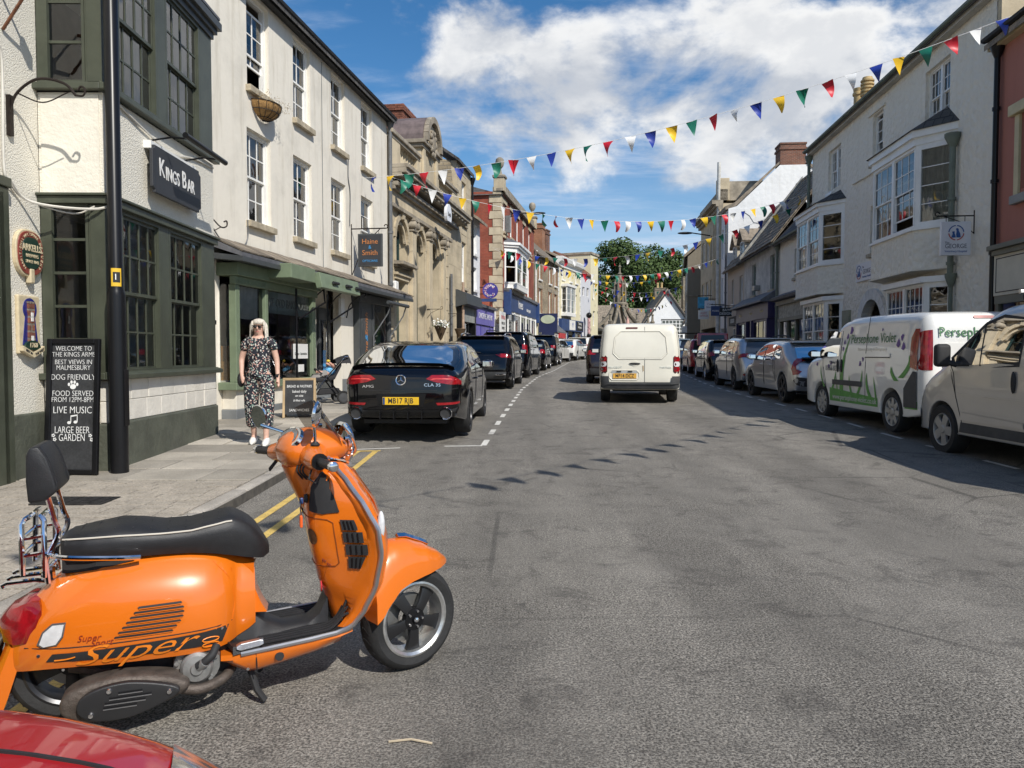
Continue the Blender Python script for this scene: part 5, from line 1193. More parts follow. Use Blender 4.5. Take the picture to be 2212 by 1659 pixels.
# ================================================================== right row (all in the shade of its own fronts)
RX, RM = 8.7, .094
def rf(d_far, name, label, cat='house'): return facade(RX, RM, d_far, name, label, cat, rev=True)
GE = rf(29.7, 'veterinary_hospital', 'long white painted stone three storey house with canted bays, the veterinary hospital', 'house')
L_ = 13.2
gh = [(9.80, 11.14, 7.1, 8.58), (6.2, 7.0, 7.15, 8.58), (1.95, 3.27, 7.18, 8.6), (6.12, 7.05, 4.45, 5.9), (7.5, 11.3, 4.5, 6.6), (-.0, 3.6, 4.5, 6.6), (8.1, 11.4, 1.3, 3.2), (.05, 3.6, 1.3, 3.3), (5.65, 7.4, -.2, 3.05)]
shell(GE, GEOW, L_, -.3, 9.2, 8, gh, .2)
for x, w in ((9.80, 1.34), (1.95, 1.32)):
    for k in range(2): sash(GE, x + k * w / 2, 7.12, w / 2, 1.47, 3, 4, sill=WHITE if k == 0 else None, sillw=.03, curtain=(2, 0)[k])
sash(GE, 6.2, 7.15, .8, 1.43, 2, 4, sill=SILLST, top_open=.12); sash(GE, 6.12, 4.45, .93, 1.45, 3, 4, sill=SILLST, opened=.2)
B(5.9, 7.2, -.06, 0, 8.62, 8.68).build('arch_lintel', GEOW, GE)
gable_roof(GE, SLATE, -.1, L_ + .15, 8, 9.22, 2.6, ov=.28); gutter(GE, -.1, L_ + .1, -.3, 9.14, GREENPIPE, .07)
B(-.05, L_ + .05, -.2, -.01, 8.98, 9.2).build('eaves_board', mat('dull_cream', (.45, .42, .36), .7, var=.15), GE)
MB().tube([(4.6, -.04, 6.9), (7.1, -.04, 6.86)], .03, 5).build('drip_mould', GEOW, GE)
def canted(par, x0, x1, zb, z0, z1, z2, pr, ct, solid, ncol, nwin, roof_rise, dz=0, side_rows=4, dark=False):
    """first floor canted bay: rendered base, sashes, entablature and little lead roof"""
    pts = lambda o: [(x0 - o, 0), (x0 + ct - o * .6, -pr - o), (x1 - ct + o * .6, -pr - o), (x1 + o, 0)]
    MB().prism(pts(0), zb, z0 - .06, 'z').build('bay_base', solid, par); MB().prism(pts(.06), z0 - .06, z0, 'z').build('bay_sill', WHITE, par); MB().prism(pts(.05), zb - .05, zb, 'z').build('bay_moulding', solid, par)
    MB().prism(pts(.03), z1, z1 + .18, 'z').build('bay_frieze', WHITE, par); MB().prism(pts(.10), z1 + .18, z2, 'z').build('bay_cornice', WHITE, par)
    b = MB(); q = [(*p, z2) for p in pts(.16)]; b.add(q + [(x0 + ct * .6, 0, z2 + roof_rise), (x1 - ct * .6, 0, z2 + roof_rise)], [(0, 1, 4), (1, 2, 5, 4), (2, 3, 5), (0, 3, 2, 1)]); b.build('bay_roof', SLATE, par, fix=False)
    w = (x1 - x0 - 2 * ct) / nwin
    for k in range(nwin): sash(par, x0 + ct + k * w, z0, w, z1 - z0, ncol, 4, y=-pr + .05, fr=.07, opened=.28 if k == nwin - 1 and not dark else 0)
    a = math.atan2(pr, ct); sl = math.hypot(ct, pr)
    sash(par, x0 + .02, z0, sl - .02, z1 - z0, 1, side_rows, y=0.04, rz=-a, fr=.12, style='casement'); sash(par, x1 - ct + .02, z0, sl - .02, z1 - z0, 1, side_rows, y=-pr + .04, rz=a, fr=.13, style='casement', curtain=0 if dark else 2, ycur=.07)
canted(GE, 7.25, 11.5, 3.5, 4.5, 6.5, 6.85, .62, .75, GEOW, 3, 2, .5)
canted(GE, -.55, 3.75, 3.52, 4.5, 6.3, 6.6, .62, .75, GEOW, 3, 2, .4, dark=True)
def lowbay(par, x0, x1, z0, z1, pr, ct, ncol, nwin):
    MB().prism([(x0, 0), (x0 + ct, -pr), (x1 - ct, -pr), (x1, 0)], -.2, z0, 'z').build('bay_base', GEOW, par); MB().prism([(x0 - .08, 0), (x0 + ct - .05, -pr - .08), (x1 - ct + .05, -pr - .08), (x1 + .08, 0)], z1, z1 + .14, 'z').build('bay_head', WHITE, par)
    w = (x1 - x0 - 2 * ct) / nwin
    for k in range(nwin): sash(par, x0 + ct + k * w, z0, w, z1 - z0, ncol, 4, y=-pr + .05, fr=.07)
    a = math.atan2(pr, ct); sl = math.hypot(ct, pr); sash(par, x0 + .02, z0, sl - .02, z1 - z0, 1, 4, y=.04, rz=-a, fr=.12, style='casement'); sash(par, x1 - ct + .02, z0, sl - .02, z1 - z0, 1, 4, y=-pr + .04, rz=a, fr=.13, style='casement')
lowbay(GE, 8.05, 11.5, 1.2, 3.15, .45, .55, 4, 2); lowbay(GE, .0, 3.7, 1.2, 3.25, .45, .55, 3, 2)
arch_spandrel(GE, GEOW, 5.66, 7.39, 2.2, .0, .2); arch_ring(GE, mat('white_arch_stone', (.66, .65, .62), .7, var=.1, rnd=.05), 5.66, 7.39, 2.19, .32, -.1, .12, 11, key=False)
for x in (5.34, 7.4): B(x, x + .31, -.1, .02, -.2, 2.19).build('arch_jamb', MATS['white_arch_stone'], GE, bevel=.01)
B(5.66, 6.4, .9, .95, -.2, 2.6).build('door', GREYPL, GE, bevel=.01); B(6.85, 7.36, .25, .3, -.2, 2.6).build('door', mat('white_board_door', (.62, .62, .58), .6, var=.1), GE); B(5.6, 7.5, 2.0, 2.1, -.2, 3.1).build('passage_back', INTER, GE)
downpipe(GE, 11.62, -.12, 3.2, 6.35, GREENPIPE, .07); downpipe(GE, 11.62, -.1, .2, 3.1, GREENPIPE, .05); downpipe(GE, -.12, -.1, 6.4, 8.8, GREENPIPE, .06)
B(.1, L_ - .1, 3, 3.1, -.2, 9).build('inner_wall', INTER, GE); B(.1, L_ - .1, .3, 3, 3.35, 3.45).build('upper_floor', INTER, GE); B(.1, L_ - .1, .3, 3, 6.8, 6.9).build('upper_floor', INTER, GE)
B(3.9, 4.55, -.08, -.0, 1.4, 2.85).build('notice_board', mat('board_olive', (.28, .28, .20), .7, var=.15), GE)
VETW = mat('vet_white', (.74, .73, .74), .45, var=.04); VBLUE = mat('sign_blue', (.03, .10, .30), .5, var=.05); VRED = mat('sign_red', (.5, .10, .07), .5, var=.05); VGREY = mat('sign_grey', (.12, .12, .14), .5, var=.05)
def vet_logo(par, M0, s):
    """ring of four arcs round a seated cat and dog"""
    for k, m_ in enumerate((VBLUE, VBLUE, VRED, VRED)):
        a0, a1 = 90 * k + 6, 90 * k + 84
        out = [(s * math.cos(R(a)), s * math.sin(R(a))) for a in range(a0, a1 + 1, 13)] + [(s * .88 * math.cos(R(a)), s * .88 * math.sin(R(a))) for a in range(a1, a0 - 1, -13)]
        b = MB(); b.M = M0; b.prism(out, -.006, 0); b.build('logo_arc', m_, par)
    dog = [(.05, -.62), (.55, -.62), (.55, -.45), (.48, -.1), (.3, .25), (.28, .5), (.1, .62), (0, .55), (-.08, .45), (.02, .38), (.04, .1), (0, -.2)]; cat = [(-.62, -.62), (-.08, -.62), (-.12, -.3), (-.22, -.05), (-.2, .12), (-.28, .22), (-.36, .14), (-.46, .2), (-.5, .05), (-.44, -.1), (-.5, -.3)]
    for p in (dog, cat):
        b = MB(); b.M = M0; b.prism([(x * s, z * s) for x, z in p], -.006, 0); b.build('logo_animal', VBLUE, par)
vs_ = on(GE, thing('vet_sign', 'white hanging sign lettered The George Veterinary Hospital on scrolled bracket', 'hanging sign'))
b = MB(); hanging_bracket(b, (12.45, 0, 4.5), (0, -.78, 0), .4, .015); b.tube([(12.45, -.2, 4.5), (12.45, -.2, 4.37)], .008, 5); b.tube([(12.45, -.6, 4.5), (12.45, -.6, 4.37)], .008, 5); b.build('bracket', DIRON, vs_, smooth=True)
B(12.41, 12.49, -.72, -.08, 3.62, 4.37).build('board', VETW, vs_, bevel=.01)
Mf = Matrix.Translation((12.495, -.40, 4.12)) @ Matrix.Rotation(R(90), 4, 'Z'); vet_logo(vs_, Mf, .17)
RZ = (R(90), 0, R(90))
text('The', .065, VGREY, vs_, (12.493, -.64, 3.90), RZ, align='LEFT'); text('GEORGE', .14, VGREY, vs_, (12.493, -.40, 3.82), RZ, sx=.86); text('Veterinary Hospital', .066, VBLUE, vs_, (12.493, -.40, 3.71), RZ, sx=.92)
vb = on(GE, thing('vet_banner', 'white banner lettered The George Veterinary Hospital over the arched passage', 'banner'))
B(5.12, 7.45, -.06, -.01, 3.68, 4.24).build('board', VETW, vb); vet_logo(vb, Matrix.Translation((5.4, -.065, 3.97)), .22)
text('GEORGE', .2, VGREY, vb, (6.05, -.062, 3.95), sx=.85); text('Veterinary Hospital', .09, VBLUE, vb, (6.05, -.062, 3.8)); text('The', .09, VGREY, vb, (5.75, -.062, 4.1)); text('Tel: 01666 823165', .13, VRED, vb, (6.9, -.062, 4.02), sx=.75); text('www.georgevet.co.uk', .1, VGREY, vb, (6.9, -.062, 3.84), sx=.8)
chimney(GE, -.45, .75, 6.5, 8.55, .75, .7, BRICKC, pots=((0, .95, .17, 0),)); chimney(GE, .6, 1.6, 8.8, 10.35, 1.5, .7, BRICKC, pots=((-.45, .95, .18, 0), (.45, 1.05, .19, 1)))
PK = rf(16.45, 'pink_house', 'terracotta pink rendered house with cream window surrounds at the street corner')
shell(PK, PINKW, 9.0, -.3, 7.95, 8, [(.95, 2.2, 4.7, 6.2), (4.2, 5.5, 4.7, 6.2), (.4, 8.4, .9, 2.5)], .2)
CREAMT = mat('cream_trim', (.55, .46, .27), .6, var=.1)
for x in (.95, 4.2):
    sash(PK, x, 4.7, 1.25, 1.5, 2, 4, CREAMT)
    for xx in (x - .16, x + 1.25): B(xx, xx + .16, -.06, 0, 4.6, 6.2).build('surround', CREAMT, PK, bevel=.01)
    B(x - .28, x + 1.53, -.14, 0, 6.2, 6.42).build('window_hood', CREAMT, PK, bevel=.02); B(x - .2, x + 1.45, -.12, 0, 4.42, 4.6).build('window_sill', mat('grey_stone_sill', (.3, .29, .27), .8, var=.1), PK, bevel=.02)
b = MB(); b.box(-.1, 9.1, -.18, 0, 7.8, 8.0); b.build('eaves_board', CREAMT, PK); gutter(PK, -.1, 9, -.25, 8.05, BLACKM, .08); gable_roof(PK, STILE, -.1, 9, 8, 8.0, 3, ov=.25)
B(-.02, .12, -.02, 2.5, 7.95, 10.5).build('party_wall', ASHLAR, PK)
downpipe(PK, .16, -.1, .2, 7.7, BLACK, .06); MB().tube([(-.02, -.03, 0), (-.02, -.03, 7.8)], .03, 4).build('corner_strip', mat('dull_red', (.2, .05, .04), .7), PK)
b = MB(); b.box(.3, 8.8, -.2, 0, 3.45, 3.56); b.box(.25, 8.9, -.28, 0, 3.56, 3.66); b.build('shop_cornice', OLIVE, PK, bevel=.01); B(.3, 8.8, -.14, 0, 2.62, 3.45).build('shop_fascia', mat('cream_fascia', (.58, .53, .42), .6, var=.06), PK)
b = MB()
for q in ((.38, 8.7, 2.68, 2.70), (.38, 8.7, 3.37, 3.39), (.38, .40, 2.68, 3.39)): b.box(q[0], q[1], -.145, -.14, q[2], q[3])
b.build('fascia_line', BLACKM, PK); B(.3, 8.8, -.12, 0, 2.45, 2.62).build('shop_head', OLIVE, PK)
for k in range(5): B(.3 + k * 2.1, .42 + k * 2.1, -.1, 0, .3, 2.45).build('shop_mullion', OLIVE, PK)
for k in range(4): MB().add([(.42 + k * 2.1, -.05, .9), (2.4 + k * 2.1, -.05, .9), (2.4 + k * 2.1, -.05, 2.45), (.42 + k * 2.1, -.05, 2.45)], [(0, 1, 2, 3)]).build('shop_pane', SHOPGL, PK, fix=False)
B(.3, 8.8, -.1, 0, -.2, .9).build('stall_riser', OLIVE, PK); B(.1, 8.9, 1.5, 1.6, -.2, 3.2).build('inner_wall', INTER, PK)
for k in range(3): B(.6 + k * .8, 1.1 + k * .8, .3, .34, 1.5, 2.3).build('window_card', WHITE, PK)
LW_ = rf(34.55, 'low_white_shop', 'low white painted two storey shop with olive shopfront beside the hospital', 'shop')
shell(LW_, GEOW, 4.95, -.3, 6.45, 7, [(2.5, 3.3, 4.55, 5.75), (.6, 4.4, .8, 2.9)], .2)
sash(LW_, 2.5, 4.55, .8, 1.2, 2, 4, sill=SILLST); gable_roof(LW_, SLATE, -.05, 4.95, 4.4, 6.5, 2.4, ov=.3); gutter(LW_, 0, 4.9, -.33, 6.32, GREENPIPE, .07); downpipe(LW_, .0, -.1, .2, 6.1, GREENPIPE, .06)
b = MB(); b.prism([(-.5, 3.72), (-.55, 3.82), (0, 4.05), (0, 3.6)], .55, 4.75, 'x'); b.build('shop_cornice', LEAD, LW_)
B(.7, 4.6, -.3, 0, 3.5, 3.72).build('shop_moulding', OLIVE, LW_); B(.8, 4.5, -.18, 0, 2.95, 3.5).build('shop_fascia', mat('faded_fascia', (.36, .34, .27), .7, var=.35, vs=7), LW_); B(.7, 4.6, -.22, 0, 2.8, 2.95).build('shop_moulding', OLIVE, LW_)
for x in (.7, 1.9, 3.2, 4.4): B(x, x + .16, -.14, 0, .1, 2.8).build('shop_mullion', OLIVE, LW_)
for x in (.86, 2.06, 3.36): MB().add([(x, -.06, .7), (x + 1.05, -.06, .7), (x + 1.05, -.06, 2.8), (x, -.06, 2.8)], [(0, 1, 2, 3)]).build('shop_pane', SHOPGL, LW_, fix=False)
B(.86, 4.4, -.1, 0, -.1, .7).build('stall_riser', OLIVE, LW_); B(2.3, 2.9, -.03, -.01, 2.1, 2.6).build('window_sign', mat('go_green', (.05, .42, .08), .5), LW_); B(.3, 4.8, 1.2, 1.3, -.1, 3).build('inner_wall', INTER, LW_); B(.12, .5, -.05, 0, 1.9, 2.5).build('wall_notice', WHITE, LW_)
PU = rf(42.1, 'purple_shop', 'white painted brick house over a deep purple shopfront with dormered stone roof', 'shop')
shell(PU, PBRICK, 7.5, -.3, 6.6, 7, [(1.95, 2.85, 4.4, 6.0), (5.85, 6.75, 4.4, 6.0), (.2, 7.2, .8, 3.1)], .2)
for x in (1.95, 5.85): sash(PU, x, 4.4, .9, 1.6, 2, 4, mat('grey_green_sash', (.22, .26, .22), .5), sill=SILLST)
def tiled_slope(par, x0, x1, ya, za, yb, zb, nc, tw, maxn, seed):
    """stone roof: every tile its own slab, smaller towards the ridge"""
    r = random.Random(seed); rise = math.atan2(zb - za, yb - ya); ln = math.hypot(zb - za, yb - ya); n = 0
    lean_roof(par, STILE, x0, x1, ya, za, yb, zb, .06, 'roof', 0)
    for i in range(nc):
        t0 = i / nc; x = x0 - r.uniform(0, tw * .5); h = ln / nc * 1.35
        while x < x1:
            w = tw * r.uniform(.75, 1.25) * (1.15 - .35 * t0); a, c = max(x, x0), min(x + w, x1)
            if c - a > .08 and n < maxn:
                o = block('roof_tile', STILE, par, a + .008, c - .008, -h / 2, h / 2, -.02, .02)
                q = t0 + h / 2 / ln; o.location = ((a + c) / 2, ya + (yb - ya) * q - math.sin(rise) * .085, za + (zb - za) * q + math.cos(rise) * .085 + r.uniform(-.006, .01)); o.rotation_euler = (rise - .06, r.uniform(-.02, .02), r.uniform(-.02, .02)); n += 1
            x += w
tiled_slope(PU, .0, 7.6, -.3, 6.35, 2.75, 10.35, 15, .42, 300, 3)
MB().prism([(2.75, 10.35), (5.8, 6.35), (5.8, 6.45), (2.75, 10.45)], 0, 7.6, 'x').build('rear_roof', STILE, PU)
MB().tube([(0, 2.75, 10.5), (7.6, 2.75, 10.5)], .12, 6).build('ridge', STILE, PU)
b = MB(); b.prism([(-.4, 6.3), (2.75, 10.5), (2.75, 10.75), (-.45, 6.55)], .75, 1.0, 'x'); b.build('verge_coping', mat('pale_coping', (.28, .27, .24), .85, var=.3, vs=4, bump=.4), PU)
gutter(PU, 0, 7.5, -.38, 6.3, BLACKM, .08)
b = MB(); b.prism([(-.75, 3.78), (-.75, 3.86), (0, 4.35), (0, 3.8)], -.3, 7.3, 'x'); b.build('pent_roof', LEAD, PU)
B(-.05, 7.25, -.4, 0, 3.05, 3.78).build('shop_fascia', PURPLE, PU, bevel=.01)
for x in (.6, 3.2, 5.5): text('Bespoke', .2, mat('gold_lettering', (.5, .4, .2), .4), PU, (x + .5, -.405, 3.42))
for x in (-.1, 2.4, 3.6, 6.9): B(x, x + .25, -.42, 0, -.1, 3.05).build('shop_pilaster', PURPLE, PU, bevel=.01)
for x, w in ((.15, 2.25), (3.85, 3.05)):
    sash(PU, x, .8, w, 2.25, 3, 2, PURPLE, y=-.3, style='casement', glass=SHOPGL, fr=.1); B(x, x + w, -.3, 0, -.1, .8).build('stall_riser', PURPLE, PU)
B(2.65, 3.6, -.05, .0, -.1, 2.9).build('door', PURPLE, PU); B(.2, 7.2, 1.3, 1.4, -.1, 3.2).build('inner_wall', INTER, PU); B(3.4, 3.9, -.3, 0, 4.55, 4.8).build('flood_lamp', STEEL, PU, bevel=.02)
BE = rf(46.95, 'beige_house', 'beige rendered house with white sashes and two roof dormers', 'house')
shell(BE, BEIGEW, 4.85, -.3, 6.5, 7, [(1.3, 2.0, 4.3, 5.75), (3.6, 4.5, 4.1, 5.75), (2.6, 4.5, 1.0, 2.9)], .2)
sash(BE, 1.3, 4.3, .7, 1.45, 2, 4, sill=WHITE); sash(BE, 3.6, 4.1, .9, 1.65, 2, 4, sill=WHITE); sash(BE, 2.6, 1, 1.9, 1.9, 4, 3, y=-.1, style='casement', glass=SHOPGL)
tiled_slope(BE, 0, 4.85, -.3, 6.2, 2.75, 10.1, 12, .5, 200, 8)
MB().prism([(2.75, 10.1), (5.8, 6.2), (5.8, 6.3), (2.75, 10.2)], 0, 4.85, 'x').build('rear_roof', STILE, BE)
B(2.4, 4.6, -.35, 0, 3.0, 3.5).build('shop_fascia', BLACKM, BE); text('DESIGN', .32, LETW, BE, (3.5, -.36, 3.25))
def dormer(par, x, w, y0, z0, z1):
    b = MB(); b.prism([(x, z0), (x + w, z0), (x + w, z1), (x + w / 2, z1 + .55), (x, z1)], y0, y0 + 2.2); d = b.build('dormer', mat('dormer_cream', (.5, .44, .34), .8, var=.15), par)
    for s in (0, 1): MB().prism([(x - .15, z1 - .12), (x + w / 2, z1 + .62), (x + w / 2, z1 + .74), (x - .2, z1 - .02)] if s == 0 else [(x + w + .15, z1 - .12), (x + w / 2, z1 + .62), (x + w / 2, z1 + .74), (x + w + .2, z1 - .02)], y0 - .2, y0 + 2.2).build('dormer_roof', STILE, d)
    return d
dormer(BE, 2.5, 1.3, .25, 6.6, 7.75); sash(BE, 2.65, 6.75, 1.0, 1.0, 2, 2, y=.22, style='casement'); dormer(PU, .05, 1.4, .35, 6.6, 7.9) if 0 else dormer(BE, .35, 1.2, .25, 6.6, 7.75); sash(BE, .5, 6.75, .9, 1.0, 2, 2, y=.22, style='casement')
def far_sign(lab, par, x, out, z0, z1, m_, wdt, txt=None, tm=None, ts=.3):
    t_ = on(par, thing('projecting_sign', lab, 'projecting sign')); b = MB(); b.tube([(x, 0, z1 + .1), (x, -out - wdt, z1 + .1)], .025, 6); b.build('bracket', DIRON, t_); B(x - .04, x + .04, -out - wdt, -out, z0, z1).build('board', m_, t_)
    if txt: text(txt, ts, tm or LETW, t_, (x + .045, -out - wdt / 2, (z0 + z1) / 2), RZ)
    return t_
far_sign('black hanging sign lettered BAY DESIGN on a scrolled bracket', BE, 3.0, .3, 3.55, 4.05, BLACKM, .68, 'BAY\nDESIGN', ts=.2)
WG = rf(49.4, 'white_gable_house', 'tall limewashed house whose cracked white gable and brick chimney rise over lower roofs', 'house')
shell(WG, WHITEW, 2.45, -.3, 10.2, 8, [(.3, .9, 7.4, 9.2), (1.4, 2.0, 7.4, 9.2), (.3, .9, 4.2, 6.2), (1.4, 2.0, 4.2, 6.2), (.2, 2.3, .9, 3)], .2)
for z, h in ((7.4, 1.8), (4.2, 2.0)):
    for x in (.3, 1.4): sash(WG, x, z, .6, h, 2, 4)
b = MB(); b.prism([(0, 10.1), (.0, 10.2), (.5, 10.35), (3.0, 12.75), (4.6, 12.75), (8, 10.1)], .02, 2.43, 'x'); b.build('gable', WHITEW, WG)
b = MB(); b.prism([(-.15, 10.15), (.5, 10.4), (3.0, 12.85), (3.0, 13.0), (.4, 10.6), (-.2, 10.35)], -.1, 2.35, 'x'); b.build('roof', STILE, WG); b = MB(); b.prism([(4.6, 12.75), (8.2, 10.0), (8.2, 10.2), (4.6, 12.95)], 0, 2.5, 'x'); b.build('rear_roof', STILE, WG)
chimney(WG, 1.7, 3.8, 12.6, 14.0, 1.2, 1.5, BRICKC)
b = MB(); cr = [(2.46, .9, 10.0), (2.46, 1.25, 9.75), (2.46, 1.5, 9.35), (2.46, 2.1, 9.2), (2.46, 2.6, 8.95), (2.46, 2.9, 8.5)]; b.tube(cr, .02, 4); b.tube([(2.46, 2.1, 9.2), (2.46, 2.2, 9.45), (2.46, 2.6, 9.38)], .015, 4); b.build('crack', mat('crack_grey', (.3, .3, .3), .9), WG)
downpipe(WG, 2.3, -.1, .3, 10, GREYPIPE, .06, hopper=False)
CS = rf(57.9, 'classical_building', 'tall weathered classical stone front with heavy cornice and tall vent pipe', 'building')
shell(CS, ASHLAR, 8.5, -.3, 11.0, 8, [(x, x + 1.1, z, z + 1.9) for x in (.6, 2.5, 4.4, 6.6) for z in (4.6, 7.6)] + [(.5, 8, .9, 3.2)], .25)
for x in (.6, 2.5, 4.4, 6.6):
    for z in (4.6, 7.6): sash(CS, x, z, 1.1, 1.9, 2, 4)
for k in range(5): B(5.9 + k * .6, 6.2 + k * .6, -.12, 0, 4.2, 10.6).build('pilaster', ASHLAR, CS)
for o, z0, z1 in ((.2, 10.6, 10.8), (.35, 10.8, 10.95), (.6, 10.95, 11.2)): B(-.1, 8.6, -o, .1, z0, z1 - .002).build('cornice', STONED, CS)
B(0, 8.5, -.1, .4, 11.2, 11.9).build('parapet', STONED, CS); B(7.6, 8.5, -.2, .5, 11.2, 12.6).build('parapet_pier', ASHLAR, CS, bevel=.02); B(6.5, 8.4, .5, 6, 11.2, 12.4).build('attic_wall', STONED, CS); chimney(CS, 7.8, 4.4, 12, 14.0, 1.2, 1.3, STONED)
MB().tube([(8.42, -.15, .2), (8.42, -.15, 13.6)], .12, 8).build('vent_pipe', mat('vent_white', (.55, .54, .5), .6, var=.2), CS, smooth=True)
far_sign('pale blue square projecting sign on the stone front', CS, 5.6, .3, 4.5, 5.25, mat('cyan_sign', (.06, .35, .55), .5, var=.3, vs=3), .7); far_sign('white and red post office sign hanging below the blue one', CS, 5.9, .3, 3.75, 4.35, WHITE, .7, 'POST\nOFFICE', mat('post_red', (.48, .03, .03), .5), .17); far_sign('white lettered card sign on the stone front', CS, 8.0, .25, 4.2, 4.85, VETW, .65, 'Card\nStudio', VGREY, .18); far_sign('blue and white bank style projecting sign beside the vent pipe', WG, 1.9, .25, 3.75, 4.35, BLUEP, .65, 'MOBILE', ts=.15)
ck = on(CS, thing('wall_clock', 'round black rimmed wall clock projecting beside the post office', 'clock')); MB().lathe([(0, -.1), (.42, -.1), (.42, .1), (0, .1)], 24, (2.0, -2.4, 2.9), 'x').build('case', BLACK, ck); MB().lathe([(0, .105), (.35, .105)], 24, (2.0, -2.4, 2.9), 'x').build('dial', VETW, ck, fix=False); MB().tube([(2.0, -2.0, 2.9), (2.0, 0, 2.9)], .04, 6).build('bracket', DIRON, ck)
b = MB(); b.box(2.105, 2.115, -2.41, -2.39, 2.9, 3.15); b.box(2.105, 2.115, -2.4, -2.2, 2.89, 2.91); b.build('hand', BLACKM, ck)
sl2 = on(CS, thing('street_light', 'dark wall mounted street light arm high on the stone front', 'street light')); MB().tube([(4.2, 0, 9.6), (4.2, -1.2, 9.8)], .04, 6).build('arm', DIRON, sl2); MB().ell((4.2, -1.7, 9.8), (.16, .55, .09)).build('lantern', BLACKM, sl2, smooth=True)
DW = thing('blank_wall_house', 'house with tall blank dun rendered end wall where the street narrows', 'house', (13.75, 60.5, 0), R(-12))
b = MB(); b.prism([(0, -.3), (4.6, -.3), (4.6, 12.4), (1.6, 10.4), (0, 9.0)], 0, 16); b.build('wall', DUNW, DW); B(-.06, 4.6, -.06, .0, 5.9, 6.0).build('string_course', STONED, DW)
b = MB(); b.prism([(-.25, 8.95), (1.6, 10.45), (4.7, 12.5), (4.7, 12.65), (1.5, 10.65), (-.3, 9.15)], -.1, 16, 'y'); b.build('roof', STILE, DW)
for yy in (2, 5, 8):
    for z in (4.0, 6.6): sash(DW, 0, z, 1.0, 1.6, 2, 4, y=yy + 1, rz=R(-90))
sash(DW, -.02, .9, 3.2, 2.1, 4, 2, y=5, rz=R(-90), style='casement', glass=SHOPGL); B(-.4, 0, .6, 5.6, 3.1, 3.6).build('shop_cornice', WHITE, DW)
fb = thing('furled_parasol', 'furled pale pink parasol standing on the far pavement', 'parasol', (12.0, 80, .95)); MB().lathe([(.1, 1.0), (.55, 1.5), (.35, 2.6), (.15, 3.9), (0, 4.4)], 10).build('cloth', mat('pink_cloth', (.55, .33, .28), .9, var=.3, vs=3), fb, smooth=True); MB().tube([(0, 0, 0), (0, 0, 1.2)], .05, 6).build('pole', WHITE, fb)
pb = thing('furled_parasol', 'furled maroon parasol outside the white gabled house', 'parasol', (26.6, 100, 1.0)); MB().lathe([(.15, 1.5), (1.3, 1.8), (1.0, 4.5), (.3, 8.0), (0, 8.6)], 10).build('cloth', mat('maroon_cloth', (.16, .06, .055), .9, var=.3, vs=3), pb, smooth=True); MB().tube([(0, 0, 0), (0, 0, 1.6)], .05, 6).build('pole', BLACKM, pb)
# ================================================================== bunting across the street
FCOL = [mat('flag_' + n, c, .45, var=.06, vs=5) for n, c in (('white', (.78, .78, .76)), ('blue', (.02, .045, .30)), ('yellow', (.80, .50, .02)), ('green', (.01, .16, .10)), ('red', (.55, .015, .03)))]
FM = []
for m_ in FCOL:
    row = []
    for bend in (-.05, .01, .055):
        b = MB(); w, h = .13, .37
        b.grid(lambda a, c: (w * (2 * a - 1) * (1 - c), bend * math.sin(c * 3.1) * (1 + a) + bend * .8 * (2 * a - 1) * c, -h * c), 5, 6)
        me = b.mesh('flag_mesh', smooth=True, fix=False, merge=.0005); me.materials.append(m_); row.append(me)
    FM.append(row)
CORD = mat('bunting_cord', (.72, .72, .70), .6, var=.05)
def bunting(label, A, Bp, sag, step=.48, seed=0, start=0, scale=1., skip=()):
    t_ = thing('bunting_string', label, 'bunting', A, 0, 'bunting strung across the street'); r = random.Random(seed)
    A = Vector(A); Bp = Vector(Bp); L = (Bp - A).length
    P = lambda t: (Bp - A) * t - Vector((0, 0, 4 * sag * t * (1 - t)))
    MB().tube([P(k / 40) for k in range(41)], .006, 4).build('cord', CORD, t_, fix=False)
    n = int(L / step); yaw = math.atan2((Bp - A).y, (Bp - A).x)
    for k in range(1, n):
        if k in skip: continue
        t = (k + r.uniform(-.08, .08)) / n; tg = P(t + .002) - P(t - .002)
        o = link('flag', FM[(k + start) % 5][r.randrange(3)], None, t_, P(t))
        o.rotation_euler = (r.gauss(0, .16), -math.atan2(tg.z, math.hypot(tg.x, tg.y)) + r.gauss(0, .06), yaw + r.gauss(0, .42)); s = scale * r.uniform(.92, 1.05); o.scale = (s, s, s)
    return t_
bunting('bunting from the cream house over the road to the pink house', (-4.0, 20.3, 6.0), (10.35, 15.6, 8.3), .62, .47, 1)
bunting('bunting from the stone bank drainpipe to the veterinary hospital', (-3.6, 22.4, 6.55), (11.4, 29.9, 7.6), 1.2, .46, 2, 2)
bunting('bunting from the brick building corner sagging to the hospital drainpipe', (-1.0, 39.6, 6.85), (11.35, 30.2, 7.3), 1.25, .55, 3, 1)
bunting('bunting from the brick building to the tall white gable house', (-.9, 39.9, 6.8), (13.0, 47.2, 7.4), 1.3, .5, 4, 3)
bunting('bunting from the rubble stone house to the classical stone front', (3.9, 61.5, 8.1), (13.7, 56.2, 7.9), 1.2, .55, 5, 0)
bunting('bunting from the yellow house to the blank dun wall', (6.1, 67.8, 8.2), (13.8, 60.6, 6.9), 1.05, .55, 6, 4)
bunting('bunting from the grey limewashed house across to the blank wall', (7.1, 70.2, 7.5), (14.4, 65.5, 6.9), .85, .6, 7, 2)
bunting('lowest bunting from the end house towards the white gabled house', (7.4, 71.2, 7.3), (16.6, 79, 7.0), 1.4, .62, 8, 1)
bunting('bunting passing overhead from the pub to the pink house', (-5.0, -5.9, 6.4), (9.75, 9.9, 6.5), .75, .56, 9, 1, 1.05)
